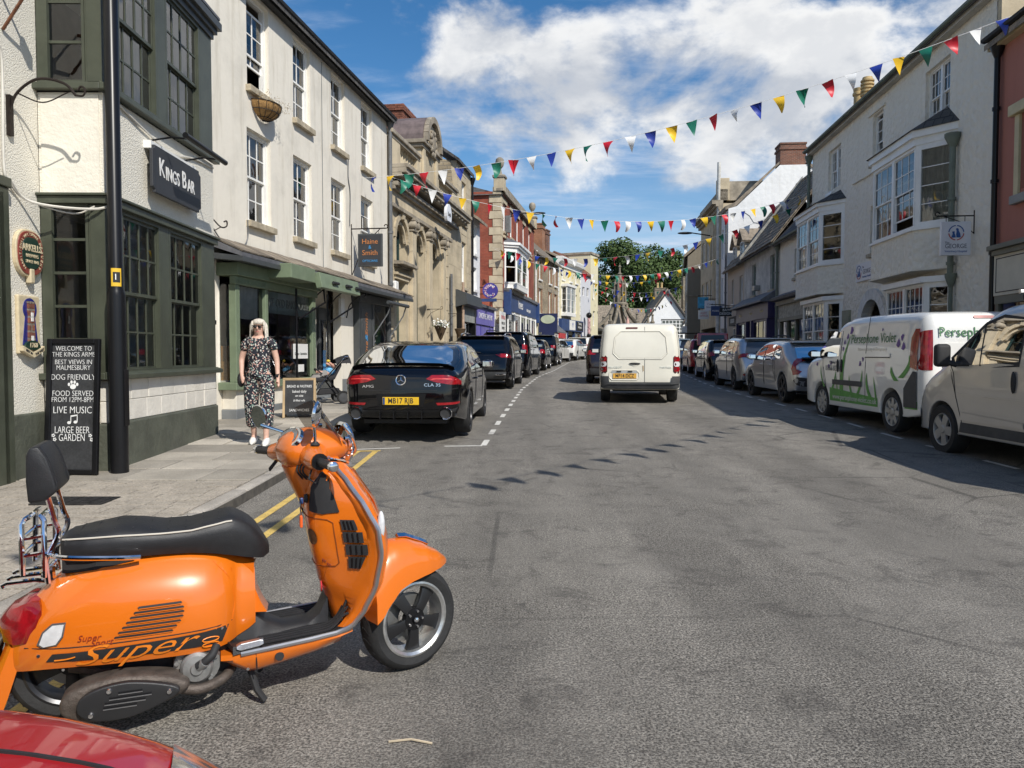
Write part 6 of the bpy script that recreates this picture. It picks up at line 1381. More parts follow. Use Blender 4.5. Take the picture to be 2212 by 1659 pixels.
# ================================================================== road vehicles
def cdt_fill(poly, step):
    """triangulate a polygon (2-D) with inner points so that it can follow a curved surface"""
    xs = [p[0] for p in poly]; zs = [p[1] for p in poly]; n = len(poly); pts = [Vector((p[0], p[1])) for p in poly]
    def inside(x, z):
        c = False; j = n - 1
        for i in range(n):
            if (zs[i] > z) != (zs[j] > z) and x < (xs[j] - xs[i]) * (z - zs[i]) / (zs[j] - zs[i]) + xs[i]: c = not c
            j = i
        return c
    def near(x, z):
        for i in range(n):
            ax, az, bx, bz = xs[i - 1], zs[i - 1], xs[i], zs[i]; dx, dz = bx - ax, bz - az; L = dx * dx + dz * dz
            t = 0 if L == 0 else max(0, min(1, ((x - ax) * dx + (z - az) * dz) / L))
            if (x - ax - t * dx) ** 2 + (z - az - t * dz) ** 2 < (step * .4) ** 2: return True
        return False
    x = min(xs) + step / 2
    while x < max(xs):
        z = min(zs) + step / 2
        while z < max(zs):
            if inside(x, z) and not near(x, z): pts.append(Vector((x, z)))
            z += step
        x += step
    r = delaunay_2d_cdt(pts, [(i, (i + 1) % n) for i in range(n)], [], 1, 1e-6)
    return [(p.x, p.y) for p in r[0]], [tuple(f) for f in r[2]]
def dens(poly, step):
    out = []
    for (a, b), (c, d) in zip(poly, poly[1:] + poly[:1]):
        k = max(1, int(math.hypot(c - a, d - b) / step))
        out += [(a + (c - a) * i / k, b + (d - b) * i / k) for i in range(k)]
    return out
def cr2(pts, n):
    return [(p.x, p.y) for p in spline([(a, b, 0) for a, b in pts], n)]
class Car:
    """x forward, y left, z up.  upper: side outline from the rear underside over the roof to the front underside"""
    def __init__(s, name, label, paint_m, W, upper, zb, xr, xf, rw, belt, tumble, zroof, r=.13, plan=(.10, .12, .9), loc=(0, 0, 0), yaw=0, group=None, cat='car', waist=.035):
        s.W = W / 2; s.belt = belt; s.tumble = tumble; s.zroof = zroof; s.plan = plan; s.paint = paint_m
        up = cr2(upper, 4); s.x0 = min(p[0] for p in up); s.x1 = max(p[0] for p in up); s.up = up; s.r = r; s.waist = waist
        s.t = thing(name, label, cat, loc, yaw, group); ra = rw + .045; s.rw = rw; s.xr, s.xf = xr, xf
        low = []
        for cx in (xf, xr):
            low.append((cx + ra + .12, zb)); low += [(cx + ra * math.cos(R(a)), rw + ra * math.sin(R(a))) for a in range(-12, 193, 12)] if rw - ra * .2 > zb * .2 else []; low.append((cx - ra - .12, zb))
        low = [(x, max(z, zb)) for x, z in low]
        cl = []
        for p in low:
            if not cl or math.hypot(p[0] - cl[-1][0], p[1] - cl[-1][1]) > .012: cl.append(p)
        loop = up + [p for p in cl if s.x0 + .06 < p[0] < s.x1 - .06]
        n = len(loop); s.loop = loop; N_ = []
        for i in range(n):
            a, c = loop[i - 1], loop[(i + 1) % n]; d = Vector((c[0] - a[0], c[1] - a[1])).normalized(); N_.append((d.y, -d.x))     # inward for clockwise order
        s.N = N_; nu = len(up); rr = []
        for i in range(n):
            k = r if i < nu else .02
            if i < nu: k *= min(1, .25 + i / 5, .25 + (nu - 1 - i) / 5)
            rr.append(k)
        s.R = rr; s.nu = nu
        fr = []
        QS = [-1, -.97, -.87, -.7, -.5, -.26] ; arc = [0, 15, 30, 45, 60, 75, 90]
        secs = []
        for i in range(n):
            (x, z), (nx, nz), k = loop[i], N_[i], rr[i]
            w = s.w(x + nx * k, z + nz * k); row = []
            for a in reversed(arc): row.append((-(w - k) - k * math.sin(R(a)), k * (1 - math.cos(R(a)))))
            m_ = 8
            for j in range(1, m_): row.append((-(w - k) + 2 * (w - k) * j / m_, 0))
            for a in arc: row.append(((w - k) + k * math.sin(R(a)), k * (1 - math.cos(R(a)))))
            crown = .02 if i < nu else 0
            secs.append([(x + nx * (ins + crown * (y / w) ** 2), y, z + nz * (ins + crown * (y / w) ** 2)) for y, ins in row])
        b = MB(); m_ = len(secs[0]); b.v = [p for q in secs for p in q]
        for i in range(n):
            for j in range(m_ - 1): b.f.append((i * m_ + j, i * m_ + j + 1, ((i + 1) % n) * m_ + j + 1, ((i + 1) % n) * m_ + j))
        edge = [(q[0][0], q[0][2]) for q in secs]
        vs, fs = cdt_fill(edge, .12)
        for sg in (-1, 1): b.add([(x, sg * s.w(x, z), z) for x, z in vs], fs)
        s.body = b.build('body', paint_m, s.t, smooth=True, ang=32, merge=.002)
    def w(s, x, z):
        W = s.W; a, c, ln = s.plan
        e = max(0, (s.x0 + ln - x) / ln); f = max(0, (x - s.x1 + ln) / ln)
        p = 1 - a * e ** 2.4 - c * f ** 2.4
        if z > s.belt: q = 1 - s.tumble * ((z - s.belt) / (s.zroof - s.belt)) ** 1.15
        else: q = 1 - .06 * ((s.belt * .82 - z) / s.belt) ** 2 * (1 if z < s.belt * .82 else .5)
        cr = -s.waist * math.exp(-((z - s.belt * .98) / .05) ** 2) * .25
        return W * p * q + cr
    def side(s, name, poly, m, off=.004, sides=(-1, 1), step=.09, parent=None):
        vs, fs = cdt_fill(dens(poly, step), step); o = None
        for sg in sides:
            b = MB(); b.add([(x, sg * (s.w(x, z) + off), z) for x, z in vs], fs); o = b.build(name, m, parent or s.t, smooth=True, fix=False, ang=60)
        return o
    def end(s, y, z, front=False, off=.004):
        """point on the tail (or nose) surface"""
        up = s.up if not front else s.up[::-1]; best = None
        for i in range(len(up) - 1):
            (xa, za), (xb, zb) = up[i], up[i + 1]
            if min(za, zb) <= z <= max(za, zb) and abs(za - zb) > 1e-6:
                t = (z - za) / (zb - za); k = i if not front else len(up) - 2 - i
                j = i if not front else len(up) - 1 - i
                n1, n2 = s.N[j], s.N[j + (1 if not front else -1)]; r1, r2 = s.R[j], s.R[j + (1 if not front else -1)]
                best = (xa + t * (xb - xa), n1[0] + t * (n2[0] - n1[0]), n1[1] + t * (n2[1] - n1[1]), r1 + t * (r2 - r1)); break
        if best is None: best = (up[0][0], 1, 0, s.r)
        x, nx, nz, k = best; w = s.w(x + nx * k, z + nz * k); ay = abs(y)
        ins = .02 * (min(ay, w) / w) ** 2
        if ay > w - k: q = min(1, (ay - w + k) / k); ins = k * (1 - math.sqrt(max(0, 1 - q * q))) + .02
        return (x + nx * (ins - off), math.copysign(min(ay, w + off), y), z + nz * (ins - off))
    def tail(s, name, poly, m, off=.005, front=False, step=.07, mirror=False, parent=None, thick=0):
        o = None
        for sg in ((1, -1) if mirror else (1,)):
            P = [(sg * y, z) for y, z in poly]; vs, fs = cdt_fill(dens(P, step), step)
            b = MB(); b.add([s.end(y, z, front, off) for y, z in vs], fs)
            o = b.build(name, m, parent or s.t, smooth=True, fix=False, ang=60)
        return o
    def wheels(s, rim_m=None, spokes=5, rimr=.68, width=.2, inset=.012, style=0):
        k = ('wheel', s.rw, (rim_m or ALLOY).name, spokes, rimr, width, style)
        if k not in FR: FR[k] = wheel_meshes(s.rw, rim_m or ALLOY, spokes, rimr, width, style)
        for x in (s.xr, s.xf):
            for sg in (-1, 1):
                wn = node('wheel', s.t, (x, sg * (s.w(x, s.rw + .1) - inset), s.rw), (0, 0, 0 if sg < 0 else math.pi))
                for nm, me in FR[k]: link(nm, me, None, wn, None, (0, random.uniform(0, 6), 0))
    def plate(s, z, txt, y=0, m=None, w=.52, h=.11, front=False, lift=.012):
        p = s.end(y, z, front, lift); q = s.end(y, z + .05, front, lift); tilt = math.atan2(q[0] - p[0], .05)
        o = node('number_plate', s.t, p, (0, tilt, 0)); B(-.008, .006, -w / 2, w / 2, -h / 2, h / 2).build('plate', m or PLATEY, o, bevel=.003)
        if txt: text(txt, h * .98, BLACKM, o, (-.0095, 0, .0), (R(90), 0, R(-90)), sx=.80, bold=.0012, space=1.05)
        return o
    def mirror(s, x, z, m, out=.17):
        for sg in (-1, 1):
            y = s.w(x, z); b = MB(); b.ell((x - .02, sg * (y + out * .62), z + .06), (.085, .12, .075), 12, 8); o = b.build('door_mirror', m, s.t, smooth=True); MB().tube([(x, sg * (y - .02), z), (x - .01, sg * (y + out * .5), z + .03)], .025, 6).build('mirror_stalk', BLACKM, o)
            B(x - .115, x - .10, sg * (y + out * .62) - .085, sg * (y + out * .62) + .085, z + .01, z + .11).build('mirror_glass', CHROME, o, bevel=.01)
    def seam(s, pts, r=.005, m=None, name='door_seam', sides=(-1, 1)):
        P = dens(pts + [pts[-1]], .12); P.append(pts[-1])
        for sg in sides: MB().tube([(x, sg * (s.w(x, z) + .001), z) for x, z in P], r, 4).build(name, m or BLACKM, s.t, fix=False)
    def tseam(s, pts, r=.004, m=None, name='panel_gap', front=False):
        P = dens(pts, .06)[:-1] if 0 else [p for a, c in zip(pts, pts[1:]) for p in [(a[0] + (c[0] - a[0]) * k / 6, a[1] + (c[1] - a[1]) * k / 6) for k in range(6)]] + [pts[-1]]
        MB().tube([s.end(y, z, front, .002) for y, z in P], r, 4).build(name, m or BLACKM, s.t, fix=False)
    def handles(s, xs, z, m, L=.19):
        for x in xs:
            for sg in (-1, 1):
                y = s.w(x, z); MB().tube([(x - L / 2, sg * (y + .0), z), (x - L / 2 + .02, sg * (y + .03), z), (x + L / 2 - .02, sg * (y + .03), z), (x + L / 2, sg * y, z)], .013, 6).build('door_handle', m, s.t, smooth=True)
def wheel_meshes(rw, rim, spokes, rimr, width, style):
    t = MB(); rr_ = rw * rimr; h = width
    t.lathe([(rr_ * .96, .02), (rr_ * 1.02, .0), (rw * .93, -.008), (rw * .985, .02), (rw, .045), (rw, h - .045), (rw * .985, h - .02), (rw * .93, h + .008), (rr_, h)], 36, ax='y')
    tm = t.mesh('tyre_mesh', smooth=True, fix=True); tm.materials.append(RUBBER)
    a = MB(); a.lathe([(rr_, .012), (rr_ * .97, .0), (rr_ * .93, .004), (rr_ * .9, .03), (rr_ * .86, .08), (rr_ * .86, h)], 36, ax='y')
    for k in range(spokes):
        an = 2 * math.pi * k / spokes
        for dv in ((-.1, .1) if style == 1 else (0,)):
            M0 = Matrix.Rotation(-an - dv, 4, 'Y'); a.M = M0; w0, w1 = (.05, .034) if style != 2 else (.052, .06)
            if style == 1: w0, w1 = .026, .02
            sc = rw / .33; a.prism([(.05 * sc, -w0 * sc), (rr_ * .94, -w1 * sc), (rr_ * .94, w1 * sc), (.05 * sc, w0 * sc)], .008, .04, 'y')
    a.M = None; a.lathe([(0, .0), (.045, .0), (.06, .01), (.07, .03), (.07, .06)], 16, ax='y')
    am = a.mesh('rim_mesh', smooth=True, fix=True, ang=30); am.materials.append(rim)
    d = MB(); d.lathe([(0, .075), (rr_ * .88, .075)], 24, ax='y'); dm = d.mesh('disc_mesh', fix=False); dm.materials.append(mat('brake_dark', (.03, .03, .03), .6, .4, var=.2))
    return (('tyre', tm), ('rim', am), ('brake_disc', dm))
PLATEY = mat('plate_yellow', (.72, .44, .02), .4, var=.04); PLATEW = mat('plate_white', (.75, .75, .72), .4)
KBLACK = mat('black_car_paint', (.002, .002, .003), .12, 0, var=.03, spec=.25, coat=.8); KSILV = paint('silver_car_paint', (.46, .47, .48), .75, .33); KRED = paint('red_car_paint', (.40, .008, .012), 0, .3); KWHITE = paint('white_car_paint', (.72, .71, .67), 0, .4); KGREY = paint('grey_silver_van_paint', (.52, .51, .49), .6, .36)
KVAN = mat('white_van_paint', (.70, .675, .58), .42, var=.05, vs=1.2, coat=.5, dirt=.12, dirtcol=(.42, .36, .26), streak=.08)
PLAST = mat('grey_bumper_plastic', (.05, .052, .055), .62, var=.15, vs=6, dirt=.2, dirtcol=(.16, .14, .12)); DARKRIM = mat('dark_rim', (.05, .05, .053), .35, .7, var=.1); GREYRIM = mat('grey_rim', (.4, .4, .39), .45, .6, var=.1, dirt=.3)
AMBER = mat('amber_lens', (.65, .22, .02), .2, coat=.8); LENSW = mat('white_lens', (.65, .65, .65), .12, coat=1, var=.1, vs=25); CABIN = mat('cabin_trim', (.03, .03, .032), .9)
def parkpos(tab, d, off, side):
    x = interp(tab, d); e = interp(tab, d + 1); return (x + off, d, gz(d)), math.atan2(1, e - x)
def taillights(c, poly, m=None, inner=None):
    c.tail('tail_light', poly, m or REDGL, .012, mirror=True, step=.03)
    if inner: c.tail('light_strip', inner, mat('red_bright', (.6, .05, .04), .3, coat=1), .016, mirror=True)
def hatch(L, H, hood=.95, tailx=.10, rear=.28, fast=0.):
    h = L / 2
    return [(-h + .10, .28), (-h + .01, .42), (-h, .62), (-h + tailx * .5, .86), (-h + tailx + .02, H * .655), (-h + tailx + rear * .55, H * .80), (-h + tailx + rear, H * .935), (-h + tailx + rear + .28, H * .975), (-.35, H), (.25, H * .985), (.62, H * .93), (1.02, H * .80), (h - 1.05, hood + .015), (h - .55, hood - .06), (h - .18, hood - .2), (h - .03, .62), (h, .45), (h - .08, .24)]
def std_glass(c, pts, rear, name='side_window'):
    for p in pts: c.side(name, p, CARGL, .004)
    c.tail('rear_window', rear, CARGL, .005)
def floorpan(c, zb, L): B(-L / 2 + .3, L / 2 - .3, -c.W + .3, c.W - .3, zb - .02, zb + .04).build('underbody', BLACKM, c.t)
loc, yaw = parkpos(DL, 13.25, -1.22, 0)
up = [(-2.24, .30), (-2.32, .40), (-2.34, .58), (-2.33, .76), (-2.30, .93), (-2.18, 1.025), (-1.98, 1.06), (-1.55, 1.19), (-1.0, 1.365), (-.45, 1.43), (.05, 1.43), (.55, 1.36), (1.1, 1.13), (1.38, 1.0), (1.9, .92), (2.2, .78), (2.32, .55), (2.26, .26)]
MER = Car('saloon_car', 'glossy black four door coupe saloon parked in the first bay', KBLACK, 1.82, up, .24, -1.33, 1.40, .335, .93, .20, 1.43, r=.22, plan=(.17, .14, 1.0), loc=loc, yaw=R(90) - R(2.6))
std_glass(MER, [[(-1.52, 1.06), (-.96, 1.27), (-.50, 1.345), (-.50, 1.0), (-1.30, .98)], [(-.44, 1.345), (.05, 1.34), (.45, 1.28), (.88, 1.05), (.62, .97), (-.44, .995)]], [(-.50, 1.345), (.50, 1.345), (.62, 1.28), (.68, 1.10), (.70, 1.075), (-.70, 1.075), (-.68, 1.10), (-.62, 1.28)])
taillights(MER, [(.36, .86), (.44, .915), (.70, .92), (.86, .90), (.87, .80), (.70, .785), (.5, .815)], inner=[(.42, .845), (.46, .87), (.78, .875), (.78, .86), (.5, .855)])
taillights(MER, [(.50, .525), (.82, .53), (.82, .495), (.52, .49)]); MER.tail('diffuser', [(-.8, .42), (.8, .42), (.74, .29), (-.74, .29)], BLACKM, .01)
for k in (-.3, -.1, .1, .3): B(-2.37, -2.27, k - .006, k + .006, .29, .40).build('diffuser_fin', BLACK, MER.t)
for sg in (-1, 1): MB().lathe([(.085, -2.37), (.09, -2.36), (.09, -2.2), (.06, -2.2), (.075, -2.365)], 20, (0, sg * .64, .375), 'x').build('tailpipe', CHROME, MER.t, smooth=True); MB().lathe([(0, -2.34), (.075, -2.34)], 16, (0, sg * .64, .375), 'x').build('tailpipe_bore', BLACKM, MER.t, fix=False)
MER.plate(.55, 'MB17 RJB'); MER.tail('plate_recess', [(-.36, .65), (.36, .65), (.32, .47), (-.32, .47)], BLACK, .004); pe = MER.end(.235, .55, False, .024); B(pe[0], pe[0] + .004, .225, .255, .5, .6).build('plate_band', BLUEP, MER.t)
p = MER.end(0, .845, False, .012); st = node('badge', MER.t, p, (0, R(8), 0)); MB().lathe([(.062, -.004), (.072, -.006), (.078, 0), (.062, 0)], 28, ax='x').build('badge_ring', CHROME, st, smooth=True)
for k in range(3):
    b = MB(); b.M = Matrix.Rotation(R(120 * k), 4, 'X'); b.add([(-.006, -.009, 0), (-.006, .009, 0), (-.006, 0, .066), (-.012, 0, .004)], [(0, 3, 2), (3, 1, 2)]); b.build('badge_point', CHROME, st, fix=False)
def blet(c, s_, size, y, z, m=None, sx=1.):
    p = c.end(y, z, False, .01); q = c.end(y, z + .05, False, .01); o = text(s_, size, m or CHROME, c.t, p, (R(90) , 0, R(-90)), sx=sx); o.rotation_euler = (Matrix.Rotation(math.atan2(q[0] - p[0], .05), 3, 'Y') @ Matrix.Rotation(R(-90), 3, 'Z') @ Matrix.Rotation(R(90), 3, 'X')).to_euler(); return o
blet(MER, 'CLA 35', .062, -.45, .775, sx=1.25); blet(MER, 'AMG', .055, .47, .755, sx=1.4)
MER.tseam([(.80, .74), (.62, .70), (-.62, .70), (-.80, .74)]); MB().grid(lambda a, c: ((q := MER.end((a * 2 - 1) * .74, 1.03 + .012 * c, False, .004 + .03 * (1 - c)))[0], q[1], q[2] + .03 * (1 - c)), 15, 3).build('lip_spoiler', BLACK, MER.t, smooth=True)
MER.wheels(DARKRIM, 5, .76, .24, style=1); MER.mirror(.72, .98, KBLACK); MER.seam([(-.47, 1.36), (-.47, .95), (-.55, .6), (-.75, .42)]); MER.seam([(.78, .98), (.72, .6), (.6, .38)]); MER.handles((-.68, .35), .83, KBLACK)
floorpan(MER, .22, 4.6)
def suv(name, label, m, L, H, W, loc, yaw, tl, plate=None, hood=1.05, rails=False, rw=.345, belt=1.03, rear=.34, tailx=.12, rim=None, lower=True, wb=2.63, group='cars parked along the street', rearw=None, spokes=5, tumble=.17, extra=True, style=0):
    c = Car(name, label, m, W, hatch(L, H, hood, tailx, rear), .26, -L / 2 + .86, -L / 2 + .86 + wb, rw, belt, tumble, H, r=.15, plan=(.10, .13, .8), loc=loc, yaw=yaw, group=group)
    h = L / 2; g = H * .925; x0 = -h + tailx + rear + .12
    std_glass(c, [[(x0 - .12, belt + .05), (x0 + .06, g - .07), (x0 + .42, g), (x0 + .42, belt + .01)], [(x0 + .48, belt + .01), (x0 + .48, g), (x0 + 1.18, g + .01), (x0 + 1.18, belt)], [(x0 + 1.24, belt), (x0 + 1.24, g + .01), (.42, g - .03), (.98, belt + .03), (.9, belt)]], rearw or [(-W * .33, g - .02), (W * .33, g - .02), (W * .385, belt + .06), (W * .36, belt - .0), (-W * .36, belt), (-W * .385, belt + .06)])
    taillights(c, tl); c.wheels(rim or ALLOY, spokes, .70, .22, style=style); c.mirror(.86, belt + .02, m if extra else BLACKM); floorpan(c, .24, L)
    c.seam([(x0 + .45, g), (x0 + .45, belt), (x0 + .38, .7), (x0 + .2, .46)]); c.seam([(x0 + 1.21, g), (x0 + 1.21, .5), (x0 + 1.15, .36)]); c.handles((x0 + .62, x0 + 1.42), belt - .1, m)
    c.tail('bumper', [(-W * .42, .5), (W * .42, .5), (W * .40, .3), (-W * .40, .3)], PLAST if lower else m, .012)
    c.tseam([(-W * .36, .56), (W * .36, .56)]); B(-h + tailx + rear - .1, -h + tailx + rear + .12, -W * .36, W * .36, H * .945, H * .965).build('roof_spoiler', m, c.t, bevel=.008)
    MB().tube([c.end(.0, belt + .02, False, .02), c.end(.38, belt + .07, False, .025)], .012, 5).build('rear_wiper', BLACKM, c.t)
    if plate is not None: c.plate(.78 if lower else .55, plate)
    if rails:
        for sg in (-1, 1): MB().tube(spline([(x0, sg * W * .36, H * .955), (x0 + .15, sg * W * .365, H + .01), (-.3, sg * W * .365, H + .05), (.25, sg * W * .36, H + .02), (.4, sg * W * .36, H * .97)], 5), .02, 6).build('roof_rail', CHROME if rails == 1 else BLACKM, c.t, smooth=True)
    return c
GRP = 'cars parked along the street'
def L_(d, off=-1.18): return parkpos(DL, d, off, 0)
lo, ya = L_(24.7); K1 = suv('suv_car', 'black SUV with silver roof rails and wide exhausts behind the coupe', KBLACK, 4.35, 1.62, 1.82, lo, ya, [(.42, 1.0), (.60, 1.04), (.88, 1.03), (.88, .93), (.62, .92)], rails=1, rim=DARKRIM)
for sg in (-1, 1): MB().tube([(-2.19, sg * .45, .42), (-2.21, sg * .5, .42), (-2.17, sg * .74, .43)], .04, 8, flat=.7).build('exhaust_trim', CHROME, K1.t, smooth=True)
lo, ya = L_(31.2); suv('suv_car', 'tall black luxury SUV with upright tail and roof rails', KBLACK, 4.6, 1.78, 1.9, lo, ya, [(.72, 1.25), (.90, 1.25), (.92, .92), (.74, .90)], rails=2, belt=1.15, rear=.22, tailx=.08, rw=.37, rim=DARKRIM, hood=1.15)
lo, ya = L_(37.2); suv('hatchback_car', 'small dark hatchback with red side lamps behind the tall black SUV', KBLACK, 3.9, 1.46, 1.7, lo, ya, [(.60, .98), (.82, 1.0), (.83, .82), (.62, .8)], belt=.92, rw=.30, hood=.92, lower=False, plate='')
lo, ya = L_(48.6); suv('hatchback_car', 'small white hatchback with tall red corner lamps', KWHITE, 3.8, 1.48, 1.66, lo, ya, [(.66, 1.3), (.76, 1.3), (.82, .95), (.82, .72), (.70, .72)], belt=.93, rw=.29, hood=.92, lower=False, rim=ALLOY)
lo, ya = L_(53.4); suv('hatchback_car', 'rounded white hatchback with round red lamps and dark bumper insert', KWHITE, 4.05, 1.45, 1.72, lo, ya, [(.62 + .1 * math.cos(R(a)), .92 + .1 * math.sin(R(a))) for a in range(0, 360, 30)], belt=.96, rw=.31, hood=.95, plate='', rear=.5)
lo, ya = L_(58.0); suv('suv_car', 'white crossover with hooked tail lamps and dark lower bumper', KWHITE, 4.35, 1.6, 1.8, lo, ya, [(.40, 1.02), (.62, 1.05), (.88, 1.06), (.88, .94), (.6, .95)], rw=.33)
lo, ya = L_(62.8); suv('hatchback_car', 'small white car almost hidden behind the white crossover', KWHITE, 3.8, 1.5, 1.68, lo, ya, [(.62, 1.0), (.80, 1.0), (.80, .8), (.62, .8)], belt=.95, rw=.3, hood=.95)
lo, ya = L_(43.4); suv('suv_car', 'black SUV low in the left row before the white hatchbacks', KBLACK, 4.5, 1.7, 1.85, lo, ya, [(.60, 1.1), (.85, 1.1), (.85, .95), (.62, .95)], rw=.34)
suv('suv_car', 'very dark SUV driving ahead of the white van', paint('dark_plum_paint', (.008, .003, .004), 0, .25), 4.4, 1.66, 1.82, (3.6, 27.5, gz(27)), R(90 - 7), [(.5, 1.06), (.62, 1.12), (.86, 1.1), (.86, .96), (.6, .95)], rw=.34, group='moving cars')
def R_(d, off=1.12): return parkpos(DR, d, off, 0)
lo, ya = R_(18.85); CV = suv('hatchback_car', 'silver five door hatchback with claw shaped red lamps and black bumper vents', KSILV, 4.5, 1.43, 1.8, lo, ya + R(1.5), [(.56, 1.0), (.72, 1.0), (.90, .90), (.90, .70), (.78, .66), (.70, .72), (.80, .78), (.80, .86), (.70, .92), (.56, .95)], belt=.95, hood=.92, rear=.78, tailx=.22, rw=.325, rim=DARKRIM, lower=False, wb=2.7, style=1)
CV.tail('bumper_vent', [(.52, .56), (.80, .60), (.86, .50), (.80, .40), (.56, .38)], BLACKM, .014, mirror=True); CV.tail('rear_glass_black', [(-.6, 1.02), (.6, 1.02), (.55, .9), (-.55, .9)], BLACK, .012); CV.tail('light_lens', [(.74, .87), (.8, .85), (.8, .78), (.74, .78)], LENSW, .018, mirror=True); CV.plate(.62, '')
B(-2.0, -1.75, -.62, .62, .985, 1.005).build('tail_spoiler', BLACK, CV.t, bevel=.006)
lo, ya = R_(23.7); SE = suv('suv_car', 'silver compact SUV with black roof and red wedge lamps', KSILV, 4.14, 1.55, 1.78, lo, ya, [(.46, .98), (.62, 1.06), (.88, 1.08), (.88, .98), (.62, .94)], plate='', rails=2, rw=.33, rim=DARKRIM); SE.tail('reflector', [(.5, .46), (.78, .47), (.78, .43), (.5, .42)], REDGL, .018, mirror=True)
lo, ya = R_(28.9); suv('hatchback_car', 'black hatchback parked between the silver SUV and the red car', KBLACK, 4.2, 1.48, 1.76, lo, ya, [(.62, 1.02), (.84, 1.02), (.84, .88), (.64, .86)], belt=.95, rw=.32, hood=.93, plate='', lower=False)
lo, ya = R_(34.2); RC = Car('hatchback_car', 'red hatchback parked with its tailgate raised', KRED, 1.75, hatch(4.1, 1.5, .95, .12, .36), .26, -1.2, 1.4, .32, .96, .17, 1.5, r=.15, loc=lo, yaw=ya, group=GRP)
std_glass(RC, [[(-1.35, 1.02), (-1.18, 1.3), (-.7, 1.38), (-.7, .98)], [(-.64, .98), (-.64, 1.38), (.42, 1.34), (.95, .99)]], [(-.55, 1.36), (.55, 1.36), (.66, 1.0), (-.66, 1.0)]); RC.tail('boot_opening', [(-.62, 1.38), (.62, 1.38), (.72, 1.0), (.62, .66), (-.62, .66), (-.72, 1.0)], CABIN, .012)
taillights(RC, [(.74, 1.15), (.82, 1.15), (.84, .85), (.76, .82)]); RC.wheels(ALLOY, 5, .68); RC.mirror(.86, .98, KRED); floorpan(RC, .24, 4.1)
tg = node('tailgate', RC.t, (-1.55, 0, 1.47), (0, R(6), 0)); MB().grid(lambda a, c: (-.02 - 1.0 * c, (2 * a - 1) * (.66 - .03 * c), .05 + .10 * math.sin(c * 2.6) - .05 * (2 * a - 1) ** 2), 13, 9).build('tailgate_skin', KRED, tg, smooth=True, fix=False); B(-1.05, -.9, -.62, .62, -.42, .10).build('tailgate_lower', KRED, tg, bevel=.04); MB().add([(-1.06, -.5, -.3), (-1.06, .5, -.3), (-1.06, .46, .02), (-1.06, -.46, .02)], [(0, 1, 2, 3)]).build('tailgate_window', CARGL, tg, fix=False)
lo, ya = R_(39.6, 1.0); suv('hatchback_car', 'pale blue hatchback beyond the red car', paint('pale_blue_paint', (.25, .33, .40), .2, .35), 3.9, 1.5, 1.7, lo, ya, [(.6, 1.0), (.8, 1.0), (.8, .8), (.62, .8)], belt=.95, rw=.3)
def van_up(L, H, nose, hood, ws, tail=.06):
    h = L / 2
    return [(-h + .07, .30), (-h + .0, .42), (-h, .75), (-h + .015, 1.1), (-h + tail, H * .80), (-h + tail + .06, H * .93), (-h + tail + .2, H * .985), (-h + .9, H), (0, H + .01), (ws - .3, H - .02), (ws, H * .95), (ws + .35, H * .80), (h - nose, hood + .04), (h - nose * .45, hood - .05), (h - .12, hood - .22), (h, .6), (h - .01, .42), (h - .08, .26)]
PV = Car('panel_van', 'cream white panel van with twin rear doors driving up the street', KVAN, 1.81, van_up(4.38, 1.80, .85, 1.12, .55), .28, -1.35, 1.38, .315, 1.08, .10, 1.8, r=.16, plan=(.03, .12, .6), loc=(3.12, 19.3, gz(19.2)), yaw=R(90) - R(7.0), cat='van')
def rrect(y0, y1, z0, z1, r, top=0):
    return [(y0 + r, z0), (y1 - r, z0), (y1, z0 + r), (y1 - top, z1 - r), (y1 - top - r, z1), (y0 + top + r, z1), (y0 + top, z1 - r), (y0, z0 + r)]
def ringtube(c, poly, r, m, name, off=.003):
    P = dens(poly, .05); MB().tube([c.end(y, z, False, off) for y, z in P], r, 5, closed=True).build(name, m, c.t, smooth=True)
ringtube(PV, rrect(-.60, .60, .98, 1.60, .13, .04), .013, KVAN, 'pressed_panel'); PV.tail('panel_field', rrect(-.575, .575, 1.005, 1.575, .12, .04), KVAN, .007)
PV.tseam([(-.10, 1.79), (-.10, 1.2), (-.10, .44)], .006); PV.tseam([(-.80, 1.62), (-.86, 1.0), (-.86, .6)], .004); PV.tseam([(.80, 1.62), (.86, 1.0), (.86, .6)], .004)
for z, m_ in ((.98, REDGL), (.87, LENSW), (.76, REDGL)): PV.tail('tail_light', rrect(.74, .875, z - .055, z + .055, .03), m_, .014, mirror=True)
PV.tail('lamp_housing', rrect(.725, .885, .66, 1.06, .04), mat('lamp_dark', (.05, .015, .015), .4), .008, mirror=True)
b = MB(); PV.tail('rear_bumper', [(-.88, .60), (-.70, .60), (-.68, .47), (.68, .47), (.70, .60), (.88, .60), (.87, .33), (-.87, .33)], PLAST, .035); PV.tail('bumper_step', [(-.86, .46), (.86, .46), (.86, .43), (-.86, .43)], PLAST, .06)
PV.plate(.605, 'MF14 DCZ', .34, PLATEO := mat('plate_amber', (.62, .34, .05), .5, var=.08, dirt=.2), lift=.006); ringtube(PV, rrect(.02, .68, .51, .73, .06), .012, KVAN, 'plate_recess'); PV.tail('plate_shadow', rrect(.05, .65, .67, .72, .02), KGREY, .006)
for y in (.22, .47): B(*(lambda p: (p[0] - .03, p[0] + .02, y - .05, y + .05, p[2] - .012, p[2] + .02))(PV.end(y, .70))).build('plate_lamp', BLACKM, PV.t, bevel=.006)
p = PV.end(.12, .88, False, .01); MB().ell(p, (.03, .13, .022)).build('door_handle', BLACKM, PV.t, smooth=True); MB().lathe([(0, -.004), (.07, -.004), (.075, .01)], 18, (p[0] + .005, p[1], p[2] + .0), 'x').build('handle_dish', KVAN, PV.t)
